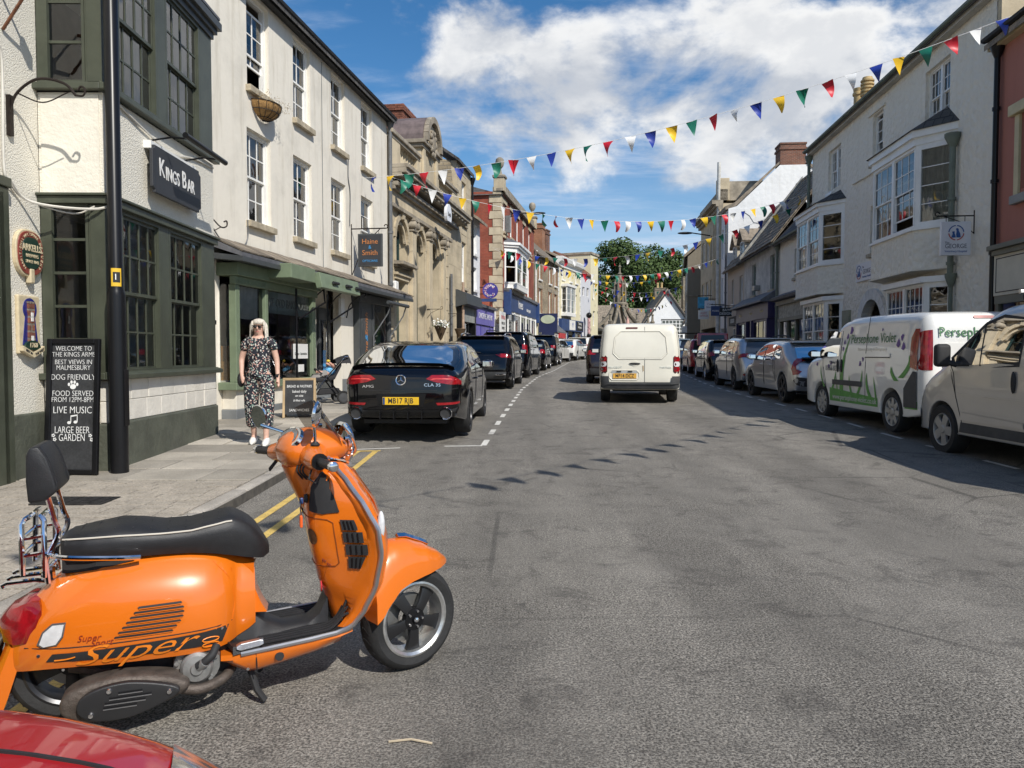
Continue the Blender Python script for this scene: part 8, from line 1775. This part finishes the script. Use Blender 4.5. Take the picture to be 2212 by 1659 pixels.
b = MB(); b.tube([(.685, -.2135, .24), (.688, -.214, .20), (.69, -.20, .152)], .0022, 4); b.build('sill_gap', BLACKM, S_); MB().lathe([(0, -.002), (.017, -.002), (.018, .003)], 16, (.775, -.2165, .208), 'y').build('sill_plug', BLACKM, S_); MB().lathe([(0, -.002), (.006, -.002), (.007, .003)], 10, (.655, -.207, .172), 'y').build('sill_screw', CHROME, S_)
for sg in (-1, 1):
    MB().ring([[(x, sg * (.215), z), (x, sg * .205, z + .03), (x, sg * .17, z + .032), (x, sg * .19, z)] for x, z in ((.60, .235), (.70, .25))]).build('peg_mount', BSEAT, S_); MB().ring([[(x, sg * .222, z), (x, sg * .216, z + h), (x, sg * .19, z + h), (x, sg * .19, z)] for x, z, h in ((.612, .262, .008), (.63, .252, .026), (.70, .262, .024), (.715, .268, .016))]).build('passenger_peg', SATIN, S_, bevel=.003)
B(.10, .62, -.13, .14, .12, .30).build('engine_block', BLACKM, S_, bevel=.03)
pump = MB().lathe([(0, -.235), (.02, -.235), (.025, -.225), (.05, -.222), (.06, -.21), (.06, -.18), (.085, -.175), (.09, -.10)], 22, (.468, 0, .205), 'y').build('water_pump', CASTAL, S_, smooth=True, ang=30)
for k in range(5): MB().lathe([(0, -.19), (.009, -.19), (.011, -.17)], 8, (.468 + .075 * math.cos(k * 1.257 + .4), 0, .205 + .075 * math.sin(k * 1.257 + .4)), 'y').build('pump_bolt', CASTAL, pump)
MB().tube([(.47, -.225, .215), (.50, -.235, .235), (.525, -.23, .255), (.54, -.2, .28)], .016, 10).build('coolant_hose', BLACKM, S_, smooth=True); MB().tube([(.475, -.222, .21), (.497, -.236, .232)], .018, 10).build('hose_stub', CASTAL, S_, smooth=True)
def egg(cx, cz, rx_, rz_, y0, y1, m, nm, p=2.3, skew=.16, ang=.06, n=40, bev=.012):
    P = []
    for k in range(n):
        a = 2 * math.pi * k / n; c_, s_ = math.cos(a), math.sin(a); x = rx_ * math.copysign(abs(c_) ** (2 / p), c_); z = rz_ * math.copysign(abs(s_) ** (2 / p), s_) * (1 - skew * x / rx_ * 2.2 * (1 if x > 0 else .35)); P.append((cx + x * math.cos(ang) - z * math.sin(ang), cz + x * math.sin(ang) + z * math.cos(ang)))
    return MB().prism(P, y0, y1).build(nm, m, S_, bevel=bev, smooth=True, ang=45, segs=3)
egg(.225, .152, .218, .076, -.27, -.15, EXH, 'silencer', bev=.03); sh = egg(.24, .154, .172, .066, -.30, -.272, mat('black_heat_shield', (.02, .02, .021), .42, var=.1, bump=.15, bs=400), 'heat_shield', 2.1, .2, bev=.010)
for k, (xa, xb, z) in enumerate(((.205, .285, .186), (.175, .315, .170), (.16, .295, .153), (.155, .265, .137))): B(xa, xb, -.3025, -.299, z - .0045, z + .0045).build('shield_slot', BLACK, S_, bevel=.0015); MB().tube([(xa, -.302, z - .006), (xb, -.302, z - .006)], .0022, 5).build('slot_lip', SATIN, S_)
for x, z in ((.175, .197), (.115, .117), (.375, .165)): MB().lathe([(0, -.308), (.008, -.308), (.011, -.300)], 12, (x, 0, z), 'y').build('shield_bolt', CHROME, S_)
MB().tube(spline([(.40, -.22, .14), (.47, -.22, .125), (.53, -.20, .13), (.575, -.16, .14), (.60, -.08, .15)], 5), .02, 10).build('exhaust_pipe', EXH, S_, smooth=True)
def scoot_wheel(parent, loc, rz, rim=None):
    w = node('wheel', parent, loc, (0, 0, rz)); r = .231
    MB().lathe([(.155, -.045), (.168, -.055), (.20, -.062), (.218, -.052), (.228, -.03), (r, 0), (.228, .03), (.218, .052), (.20, .062), (.168, .055), (.155, .045)], 44, ax='y').build('tyre', RUBBER, w, smooth=True)
    t = MB()
    for k in range(30):
        a = k * .2094
        for sg in (-1, 1): t.tube([(math.cos(a) * .232, sg * .004, math.sin(a) * .232), (math.cos(a + .12) * .2265, sg * .036, math.sin(a + .12) * .2265)], .0022, 3)
    tag(t.build('tread', BLACKM, w, fix=False), kind='stuff')
    MB().lathe([(.170, -.050), (.168, -.058), (.160, -.060), (.148, -.052), (.143, -.035), (.140, .035), (.160, .058), (.170, .050)], 44, ax='y').build('rim', rim or mat('rim_bright', (.62, .62, .60), .32, .85, var=.2, vs=20, dirt=.25, dirtcol=(.4, .39, .36)), w, smooth=True, ang=30)
    for k in range(5):
        a = MB(); a.M = Matrix.Rotation(R(72 * k + 18), 4, 'Y'); a.ring([[(x, -y0, -hw), (x, -y0, hw), (x, -y0 + .03, hw * .8), (x, -y0 + .03, -hw * .8)] for x, y0, hw in ((.03, .052, .022), (.075, .050, .024), (.12, .042, .030), (.147, .036, .040))]); a.build('spoke', mat('black_spoke', (.014, .014, .015), .35, var=.1), w, bevel=.003, smooth=True)
    MB().lathe([(0, -.070), (.014, -.066), (.017, -.055), (.05, -.053), (.055, -.03)], 20, ax='y').build('hub', BLACK, w, smooth=True, ang=30); MB().lathe([(0, -.074), (.010, -.071), (.015, -.06)], 14, ax='y').build('hub_cap', CHROME, w, smooth=True)
    for k in range(5): MB().lathe([(0, -.062), (.0055, -.062), (.007, -.05)], 8, (.036 * math.cos(k * 1.257), 0, .036 * math.sin(k * 1.257)), 'y').build('wheel_nut', CHROME, w)
    MB().lathe([(.05, .005), (.108, .005), (.108, .01), (.05, .01)], 30, ax='y').build('brake_disc', STEEL, w)
    return w
scoot_wheel(S_, (.02, .0, .231), 0, DARKRIM); MB().tube([(.02, -.09, .231), (.16, -.12, .2)], .022, 8).build('swing_arm', EXH, S_); MB().lathe([(.255, -.05), (.262, -.03), (.262, .03), (.255, .05)], 24, (.02, 0, .231), 'y', 20, 175).build('inner_mudguard', BLACKM, S_, fix=False)  # rear rim gets a darker colour to stand in for shade under the body
b = MB(); b.tube([(.66, -.12, .16), (.69, -.15, .06), (.72, -.16, .015)], .014, 8); b.tube([(.66, .12, .16), (.69, .15, .06), (.72, .16, .015)], .014, 8); b.tube([(.66, -.12, .16), (.66, .12, .16)], .014, 8); b.build('centre_stand', BLACKM, S_, smooth=True)
FW = node('front_fork', S_, (1.352, 0, 0), (0, 0, R(20)))
FWW = scoot_wheel(S_, (1.352, 0, .231), R(20))
MB().tube([(-.16, .075, .62), (-.10, .08, .40), (-.02, .08, .231)], .02, 8).build('fork_leg', BLACKM, FW, smooth=True)
FN = [(.205, .462, .452, .012), (.18, .490, .446, .038), (.125, .528, .440, .068), (.05, .568, .432, .090), (-.03, .597, .422, .102), (-.10, .600, .400, .108), (-.16, .582, .345, .112), (-.20, .55, .29, .112), (-.225, .50, .27, .108)]
secs = []
for k in range(26):
    x = -.225 + .43 * k / 25; zt, zl, hw = lerp_tab(FN[::-1], x)
    o_ = [(x, hw * math.cos(R(a)) * -1 if a < 90 else hw * -math.cos(R(a)), zl + (zt - zl) * (math.sin(R(a)) ** .62 if a not in (0, 180) else 0)) for a in range(0, 181, 12)]
    secs.append(o_)
b = MB(); m_ = len(secs[0]); b.v = [p for q in secs for p in q]; b.f = [(i * m_ + j, i * m_ + j + 1, (i + 1) * m_ + j + 1, (i + 1) * m_ + j) for i in range(len(secs) - 1) for j in range(m_ - 1)]; b.f.append(tuple(range(m_)))
b.build('front_mudguard', ORG, FW, smooth=True, ang=50)
MB().ring([[(x, -.016, z), (x, 0, z + .014), (x, .016, z), (x, 0, z - .01)] for x, z in ((.10, .548), (.06, .568), (-.02, .602), (-.06, .606))]).build('mudguard_crest', CHROME, FW, smooth=True)
HD = node('headset', S_, (.925, 0, 1.0), (0, 0, R(20)))
HS = [(-.135, -.005, .03, .045), (-.115, -.055, .075, .085), (-.07, -.075, .098, .105), (.0, -.075, .108, .118), (.06, -.06, .100, .118), (.11, -.045, .08, .105), (.145, -.025, .05, .08), (.155, -.0, .02, .045)]
MB().ring([[(x, hw * math.cos(R(a)), (z0 + z1) / 2 + (z1 - z0) / 2 * math.copysign(abs(math.sin(R(a))) ** .85, math.sin(R(a)))) for a in range(0, 360, 18)] for x, z0, z1, hw in [(-.135 + .29 * k / 18, *lerp_tab(HS, -.135 + .29 * k / 18)) for k in range(19)]]).build('headset_shell', ORG, HD, smooth=True, ang=60)
MB().ring([[(x, hw * math.cos(R(a)), z + hw * .0 + h * math.sin(R(a))) for a in range(0, 360, 24)] for x, z, hw, h in ((-.03, -.04, .085, .06), (-.02, -.10, .072, .055), (.0, -.16, .066, .052), (.015, -.2, .062, .05))]).build('steering_neck', ORG, HD, smooth=True) if 0 else MB().tube([(-.035, 0, -.03), (-.012, 0, -.10), (.012, 0, -.17), (.03, 0, -.22)], [.09, .082, .072, .066], 18).build('steering_neck', ORG, HD, smooth=True)
MB().lathe([(.082, .15), (.09, .155), (.088, .168), (.075, .172), (0, .172)], 26, (0, 0, .025), 'x').build('headlamp', CLEARGL, HD, smooth=True); MB().lathe([(.083, .14), (.096, .15), (.094, .162), (.083, .165)], 26, (0, 0, .025), 'x').build('headlamp_rim', CHROME, HD, smooth=True)
dd = node('instruments', HD, (-.088, 0, .062), (0, R(-52), 0)); MB().lathe([(0, .004), (.055, .004), (.062, .012), (.072, .010), (.076, -.004)], 26).build('dial_rim', CHROME, dd, smooth=True).scale = (.75, 1.25, 1); MB().lathe([(0, .014), (.058, .014)], 24).build('dial_glass', mat('dial_face', (.09, .10, .11), .12, var=.5, vs=40, coat=1), dd, fix=False).scale = (.75, 1.25, 1)
for sg in (-1, 1):
    MB().tube([(-.02, sg * .07, .0), (-.045, sg * .13, -.01), (-.062, sg * .19, -.014), (-.066, sg * .215, -.015)], [.062, .055, .042, .036], 14).build('handle_arm', ORG, HD, smooth=True)
    MB().tube([(-.064, sg * .205, -.015), (-.067, sg * .225, -.015)], .034, 14).build('switch_ring', BLACK, HD, smooth=True)
    MB().tube([(-.067, sg * .222, -.015), (-.075, sg * .30, -.017), (-.08, sg * .345, -.018)], [.0175, .0185, .0185], 12).build('grip', BSEAT, HD, smooth=True); MB().lathe([(.019, 0), (.021, .006), (.02, .022), (.012, .027), (0, .027)], 14, ax='y').build('bar_end', CHROME, HD, smooth=True).matrix_local = Matrix.Translation((-.08, sg * .345, -.018)) @ Matrix.Diagonal((1, sg, 1, 1))
    MB().tube(spline([(-.03, sg * .19, -.01), (.0, sg * .24, -.012), (.0, sg * .32, -.012), (-.01, sg * .365, -.012)], 5), [.009] * 4 + [.007] * 12, 8).build('brake_lever', CHROME if sg < 0 else BLACK, HD, smooth=True)
    MB().tube([(-.075, sg * .17, -.045), (-.10, sg * .19, -.085), (-.085, sg * .22, -.10), (-.055, sg * .21, -.06)], .004, 6).build('cable_loop', BLACKM, HD, smooth=True)
    base = Vector((-.045, sg * .14, .04)); tip = Vector((-.115, sg * .235, .105)) if sg > 0 else Vector((-.06, sg * .16, .14))
    MB().tube([base, base + Vector((-.005, sg * .01, .035)), tip], .0065, 8).build('mirror_stem', CHROME, HD, smooth=True); MB().lathe([(.016, 0), (.02, .006), (.008, .02)], 12, base).build('mirror_boot', BLACKM, HD, smooth=True)
    mn = node('mirror', HD, tip + Vector((-.0, sg * .022, .034)), (0, R(-8 if sg > 0 else 8), R(14 if sg > 0 else -42))); mn.scale = (.76, .76, .76); MB().lathe([(0, .022), (.04, .02), (.066, .010), (.073, -.002), (.068, -.006)], 26, ax='x').build('mirror_shell', CHROME, mn, smooth=True); MB().lathe([(0, -.005), (.069, -.005)], 26, ax='x').build('mirror_glass', mat('mirror_face', (.75, .75, .75), .02, 1, var=0), mn, fix=False)
MB().grid(lambda a, c: (.15 - .13 * c - .05 * (2 * a - 1) ** 2 , (2 * a - 1) * (.105 + .045 * math.sin(c * 2.2) - .06 * c * c), .02 + .20 * c - .035 * (2 * a - 1) ** 2 * c), 15, 10).build('fly_screen', SMOKE, HD, smooth=True, fix=False)
for sg in (-1, 1):
    MB().tube(spline([(.13, sg * .06, -.03), (.165, sg * .10, .0), (.13, sg * .125, .07), (.09, sg * .125, .12)], 5), .006, 8).build('screen_bracket', CHROME, HD, smooth=True)
    for z in (.06, .10): MB().lathe([(0, .02), (.007, .018), (.008, 0)], 10, (.10, sg * .12, z), 'x').build('screen_bolt', CHROME, HD)
# ================================================================== red car whose bonnet shows in the corner
RCAR = Car('red_car', 'glossy red car parked beside the scooter, its bonnet and clear headlight showing', KRED, 1.72, [(-2.0, .3), (-2.08, .5), (-2.06, .85), (-1.9, 1.05), (-1.6, 1.3), (-1.2, 1.42), (-.5, 1.46), (.0, 1.42), (.5, 1.2), (.85, 1.0), (1.2, .94), (1.55, .89), (1.8, .80), (1.98, .66), (2.04, .5), (1.98, .26)], .24, -1.2, 1.25, .31, .90, .18, 1.46, r=.16, plan=(.1, .17, .9), loc=(-2.09, .18, .0), yaw=R(9))
std_glass(RCAR, [[(-1.3, .98), (-1.1, 1.3), (-.5, 1.37), (-.5, .95)], [(-.44, .95), (-.44, 1.37), (.02, 1.33), (.6, .97)]], [(-.5, 1.36), (.5, 1.36), (.62, 1.02), (-.62, 1.02)]); RCAR.tail('windscreen', [(-.55, 1.38), (.55, 1.38), (.70, 1.03), (-.70, 1.03)], CARGL, .005, True); RCAR.wheels(ALLOY, 5, .68); floorpan(RCAR, .24, 4); RCAR.mirror(.55, .95, KRED)
RCAR.tail('headlight', [(.42, .62), (.40, .74), (.55, .83), (.72, .84), (.76, .70), (.62, .60)], mat('headlight_lens', (.55, .54, .52), .08, .6, var=.5, vs=18, coat=1), .012, True, mirror=True); RCAR.tail('grille', [(-.38, .60), (.38, .60), (.36, .42), (-.36, .42)], BLACKM, .01, True); RCAR.plate(.5, '', 0, PLATEW, front=True)
for sg in (-1, 1): RCAR.tseam([(sg * .56, .80), (sg * .60, .86), (sg * .60, .90), (sg * .58, .935)], .003, front=True, name='bonnet_gap'); RCAR.tseam([(sg * .26, .83), (sg * .33, .88), (sg * .38, .93)], .006, KRED, 'bonnet_crease', True)
# ================================================================== people
SKIN = mat('skin', (.60, .37, .28), .55, var=.08, vs=20)
def floral():
    m = bpy.data.materials.new('floral_cloth'); m.use_nodes = True; t = m.node_tree; b = t.nodes['Principled BSDF']; b.inputs['Roughness'].default_value = .8
    oc = t.nodes.new('ShaderNodeTexCoord').outputs['Object']; vo = N(t, 'ShaderNodeTexVoronoi', Scale=42., Randomness=1.); lk(t, oc, vo.inputs['Vector'])
    sp = t.nodes.new('ShaderNodeSeparateColor'); lk(t, vo.outputs['Color'], sp.inputs[0])
    c = mixc(t, mr(t, sp.outputs[0], .48, .52), (.50, .30, .25), (.62, .60, .54)); c = mixc(t, mr(t, sp.outputs[1], .70, .74), c, (.25, .36, .30)); c = mixc(t, mr(t, vo.outputs['Distance'], .36, .44), c, (.012, .014, .022))
    lk(t, c, b.inputs['Base Color']); return m
FLORAL = floral(); HAIRB = mat('silver_blonde_hair', (.62, .56, .47), .5, var=.25, vs=40, bump=.4, bs=160)
def skinned(name, m, par, verts, edges, sub=2):
    """continuous tapered surface grown on a joint chain: (point, radius)"""
    me = bpy.data.meshes.new(name); me.from_pydata([v[0] for v in verts], edges, []); o = link(name, me, m, par); md = o.modifiers.new('skin', 'SKIN'); md.use_smooth_shade = True
    for i, v in enumerate(verts):
        r = v[1]; sv = me.skin_vertices[0].data[i]; sv.radius = r if isinstance(r, tuple) else (r, r); sv.use_root = i == 0
    s = o.modifiers.new('sub', 'SUBSURF'); s.levels = s.render_levels = sub; return o
def mir(pts): return [((-p[0][0], p[0][1], p[0][2]), p[1]) for p in pts]
def person(label, loc, rz, cloth, legs=None, hair=HAIRB, h=1., skirt=True, pocket=True, long_hair=True):
    P = thing('person', label, 'person', loc, rz); P.scale = (h, h, h); legs = legs or cloth
    tor = [((0, 0, .93), (.15, .105)), ((0, -.005, 1.08), (.125, .10)), ((0, -.01, 1.26), (.145, .105)), ((0, .01, 1.40), (.085, .07)), ((0, 0, 1.46), .05), ((0, -.012, 1.535), (.072, .085)), ((0, -.005, 1.60), (.07, .08))]
    arm = [((.165, .01, 1.375), .052), ((.225, .03, 1.13), .040), ((.245, -.03, .90), .027), ((.25, -.045, .845), (.033, .02)), ((.235, -.085, .82), .009), ((.26, -.075, .775), .009), ((.255, -.06, .762), .009), ((.25, -.045, .765), .009), ((.245, -.03, .775), .008)]
    arm2 = [((-.165, .01, 1.375), .052), ((-.235, .05, 1.14), .040), ((-.215, -.05, .95), .028), ((-.195, -.09, .885), (.033, .022)), ((-.17, -.10, .89), .009), ((-.19, -.10, .83), .009), ((-.2, -.095, .82), .009), ((-.205, -.085, .825), .009), ((-.21, -.075, .835), .008)] if pocket else mir(arm)
    leg = [((.09, 0, .86), .095), ((.10, -.09, .50), .058), ((.10, -.12, .09), .036), ((.105, -.24, .035), .032)]; leg2 = [((-.09, 0, .86), .095), ((-.095, .0, .50), .058), ((-.10, .14, .10), .036), ((-.105, .03, .03), .032)]
    V = tor + arm + arm2 + leg + leg2; E = [(i, i + 1) for i in range(6)]
    for o0 in (7, 16): E += [(3, o0), (o0, o0 + 1), (o0 + 1, o0 + 2), (o0 + 2, o0 + 3)] + [(o0 + 3, o0 + k) for k in range(4, 9)]
    for o0 in (25, 29): E += [(0, o0), (o0, o0 + 1), (o0 + 1, o0 + 2), (o0 + 2, o0 + 3)]
    skinned('body', SKIN, P, V, E)
    skinned('top', cloth, P, [((0, 0, .82), (.17, .13)), ((0, 0, .95), (.17, .13)), ((0, -.005, 1.08), (.15, .118)), ((0, -.01, 1.27), (.165, .125)), ((0, .012, 1.385), (.10, .08)), ((.17, .01, 1.37), .07), ((.215, .02, 1.24), .068), ((-.17, .01, 1.37), .07), ((-.215, .02, 1.24), .068)], [(0, 1), (1, 2), (2, 3), (3, 4), (4, 5), (5, 6), (4, 7), (7, 8)])
    lg = [((.10, 0, .84), (.11, .115)), ((.112, -.085, .52), (.095, .1)), ((.11, -.11, .30), (.085, .09)), ((.11, -.118, .22), (.082, .085))]; lg2 = [((-.10, 0, .84), (.11, .115)), ((-.107, .005, .52), (.095, .1)), ((-.11, .08, .30), (.085, .09)), ((-.11, .10, .22), (.082, .085))]
    skinned('trousers', legs, P, [((0, 0, 1.06), (.15, .112))] + lg + lg2, [(0, 1), (1, 2), (2, 3), (3, 4), (0, 5), (5, 6), (6, 7), (7, 8)])
    for s in (-1, 1):
        b = MB(); b.ring([[(s * .105 + w * math.cos(a), y + (-.125 if s > 0 else .14), max(.005, zc + hh * math.sin(a))) for a in [k * .524 for k in range(12)]] for y, w, zc, hh in ((-.175, .02, .03, .025), (-.15, .04, .035, .035), (-.06, .047, .045, .05), (.0, .042, .06, .065), (.06, .038, .055, .055), (.075, .02, .05, .04))]); b.build('shoe', WHITE if pocket else BLACKM, P, smooth=True)
    def hf(a, c):       # hair: crown to tips, open at the face
        an = R(-42 + 264 * a) ; z = 1.66 - .31 * c * c * (1 if long_hair else .55) - .01; r = .035 + .066 * math.sin(min(1, c * 2.2) * 1.57) + (.018 * c if long_hair else -.012 * c); return (r * math.cos(an) * 1.02, .015 + r * 1.05 * math.sin(an), z + .005 * math.sin(an * 9)) if c < .01 else ((r + .005 * math.sin(an * 23)) * math.cos(an) * 1.02, .015 + (r + .005 * math.sin(an * 23)) * 1.05 * math.sin(an), z - .03 * c * (1 + math.sin(an * 7)))
    MB().grid(hf, 60, 14).build('hair', hair, P, smooth=True, fix=False); MB().ell((0, .012, 1.632), (.086, .086, .052)).build('hair', hair, P, smooth=True)
    for s in (-1, 1): MB().ell((s * .076, -.03, 1.58), (.02, .035, .075)).build('hair', hair, P, smooth=True)
    g = MB(); g.ell((.031, -.096, 1.572), (.027, .012, .017)); g.ell((-.031, -.096, 1.572), (.027, .012, .017)); g.tube([(-.08, -.05, 1.585), (-.06, -.085, 1.587), (.06, -.085, 1.587), (.08, -.05, 1.585)], .005, 5); g.build('sunglasses', BLACK, P, smooth=True)
    MB().ell((0, -.103, 1.55), (.011, .016, .02)).build('nose', SKIN, P, smooth=True); MB().ell((0, -.094, 1.507), (.022, .008, .007)).build('lips', mat('lip', (.42, .14, .12), .5), P, smooth=True)
    return P
wm = person('woman with silver hair and sunglasses in a floral jumpsuit walking along the pavement', (-3.37, 10.25, gz(10.25) + .104), R(8), FLORAL)
MB().tube([(.12, -.12, 1.40), (.0, -.135, 1.22), (-.12, -.125, 1.05), (-.20, -.02, .95)], .011, 6, flat=.4).build('bag_strap', BLACKM, wm); MB().ell((-.235, .02, .87), (.05, .1, .1)).build('shoulder_bag', BLACKM, wm, smooth=True); MB().tube([(.228, -.02, .918), (.262, -.035, .916)], .034, 10).build('watch', BLACKM, wm)
DENIM = mat('denim', (.05, .07, .13), .9, var=.15); person('shopper in a dark top standing by the blue shop beyond the white hatchbacks', (5.3, 60.5, gz(60) + .1), R(60), mat('dark_top', (.03, .035, .06), .9), DENIM, mat('brown_hair', (.12, .07, .04), .6), 1.02, pocket=False, long_hair=False)
person('second shopper with reddish hair beside the far parked cars', (6.7, 64.5, gz(64) + .1), R(-120), mat('plum_top', (.1, .03, .05), .9), DENIM, mat('red_hair', (.3, .1, .04), .6), .99, pocket=False, long_hair=False)
# ================================================================== pushchair with a baby
PR = thing('pushchair', 'black pushchair with silver frame and grey muff outside the dark door', 'pushchair', (-3.9, 16.1, gz(16.1) + .105), R(205))
GFAB = mat('grey_muff', (.33, .31, .29), .9, var=.1); PFAB = mat('pram_black', (.018, .018, .02), .8, var=.2)
for s in (-1, 1):
    MB().tube(spline([(-.42, s * .22, .98), (-.30, s * .24, .92), (.05, s * .25, .52), (.30, s * .22, .15)], 5), .016, 8).build('frame_tube', CHROME, PR, smooth=True); MB().tube([(.02, s * .25, .55), (-.28, s * .27, .12)], .016, 8).build('frame_leg', BLACK, PR, smooth=True)
    for x, r in ((.32, .085), (-.3, .135)): w = node('wheel', PR, (x, s * (.22 if x > 0 else .30), r)); MB().lathe([(r * .72, -.022), (r * .92, -.028), (r, -.015), (r, .015), (r * .92, .028), (r * .72, .022)], 24, ax='y').build('tyre', RUBBER, w, smooth=True); MB().lathe([(0, -.02), (r * .72, -.014), (r * .72, .014), (0, .02)], 20, ax='y').build('rim', PLAST, w, smooth=True)
MB().tube(spline([(-.42, -.22, .98), (-.45, 0, 1.0), (-.42, .22, .98)], 5), .02, 8).build('push_handle', BLACKM, PR, smooth=True)
MB().ring([[(x, -w, z), (x, -w, z + .10), (x, w, z + .10), (x, w, z)] for x, w, z in ((-.30, .16, .78), (-.15, .19, .50), (.05, .19, .44), (.25, .18, .46), (.30, .15, .42))]).build('seat', PFAB, PR, bevel=.03, smooth=True)
MB().grid(lambda a, c: (-.22 + .30 * math.cos(R(200 - 120 * c)) * .9, .21 * math.cos(math.pi * a), .78 + (.06 + .16 * math.sin(math.pi * a)) * math.sin(R(30 + 110 * c))), 14, 8).build('hood', PFAB, PR, smooth=True, fix=False)
MB().ring([[(x, -.17, z), (x, -.18, z + .06), (x, 0, z + .10), (x, .18, z + .06), (x, .17, z)] for x, z in ((.0, .60), (.1, .58), (.26, .50), (.34, .42))]).build('foot_muff', GFAB, PR, smooth=True); MB().tube(spline([(.12, -.22, .62), (.2, -.15, .70), (.22, 0, .72), (.2, .15, .70), (.12, .22, .62)], 5), .016, 8).build('bumper_bar', BLACKM, PR, smooth=True)
MB().ring([[(x, -w, z), (x, -w, z + .12), (x, w, z + .12), (x, w, z)] for x, w, z in ((-.25, .18, .2), (.2, .17, .18))]).build('basket', PFAB, PR, bevel=.02)
BB = thing('person', 'baby lying in the pushchair with arms raised and bright toy', 'person', PR.location, R(205)); o3 = [((-.08, 0, .62), (.09, .07)), ((-.16, 0, .74), (.08, .06)), ((-.18, 0, .84), .07), ((-.14, .1, .78), .03), ((-.04, .13, .86), .025), ((-.14, -.1, .78), .03), ((-.02, -.1, .84), .025), ((.06, .06, .62), .045), ((.2, .08, .68), .035), ((.06, -.06, .62), .045), ((.2, -.07, .66), .035)]
skinned('body', mat('baby_skin', (.55, .30, .22), .6), BB, o3, [(0, 1), (1, 2), (1, 3), (3, 4), (1, 5), (5, 6), (0, 7), (7, 8), (0, 9), (9, 10)], 1); MB().ell((-.10, 0, .68), (.12, .1, .1)).build('romper', mat('blue_print', (.12, .35, .62), .8, var=.7, vs=24), BB, smooth=True); MB().ell((-.03, .12, .885), (.04, .03, .03)).build('toy', mat('toy_yellow', (.7, .5, .05), .5), BB, smooth=True)
# ================================================================== bakery pavement board
AB_ = thing('pavement_board', 'wooden framed chalk A board reading bread and pastries baked daily on site', 'pavement board', (-3.72, 13.45, gz(13.4) + .105), R(10))
PALE = mat('pale_wood', (.42, .30, .16), .6, var=.2)
for k, tl_ in enumerate((-12, 12)):
    T = Matrix.Translation((0, (-.14, .14)[k], 0)) @ Matrix.Rotation(R(tl_), 4, 'X'); b = MB(); b.M = T; b.box(-.24, .24, -.008, .008, .06, .66); b.build('board', CHALKB, AB_)
    for q in ((-.28, -.24, 0, .70), (.24, .28, 0, .70), (-.24, .24, .66, .70)): b = MB(); b.M = T; b.box(q[0], q[1], -.016, .016, q[2], q[3]); b.build('frame', PALE, AB_, bevel=.004)
T = Matrix.Translation((0, -.14, 0)) @ Matrix.Rotation(R(-12), 4, 'X')
for s_, sz, z in (('BREAD & PASTRIES', .062, .55), ('baked daily', .065, .46), ('on site', .06, .385), ('& filled rolls', .05, .30), ('SANDWICHES', .065, .13)): text(s_, sz, CHALK, AB_, T @ Vector((0, -.011, z)), (R(78), 0, 0), sx=.82, ext=.001, shear=.1)
bk = thing('bread_basket', 'wicker basket of baguettes standing in the bakery window', 'basket', CR.matrix_basis @ Vector((2.0, .1, .935)), 0)
MB().lathe([(.16, 0), (.2, .35), (.19, .35), (.15, .02), (0, .02)], 14).build('basket', mat('cane', (.42, .22, .07), .8, var=.3, vs=30, bump=.6, bs=80), bk, smooth=True)
for k in range(5): MB().tube([(.1 * math.cos(k * 2), .1 * math.sin(k * 2), .05), (.15 * math.cos(k * 2 + .3), .15 * math.sin(k * 2), .62)], [.035, .03], 8).build('baguette', mat('crust', (.42, .2, .06), .7, var=.2), bk, smooth=True)
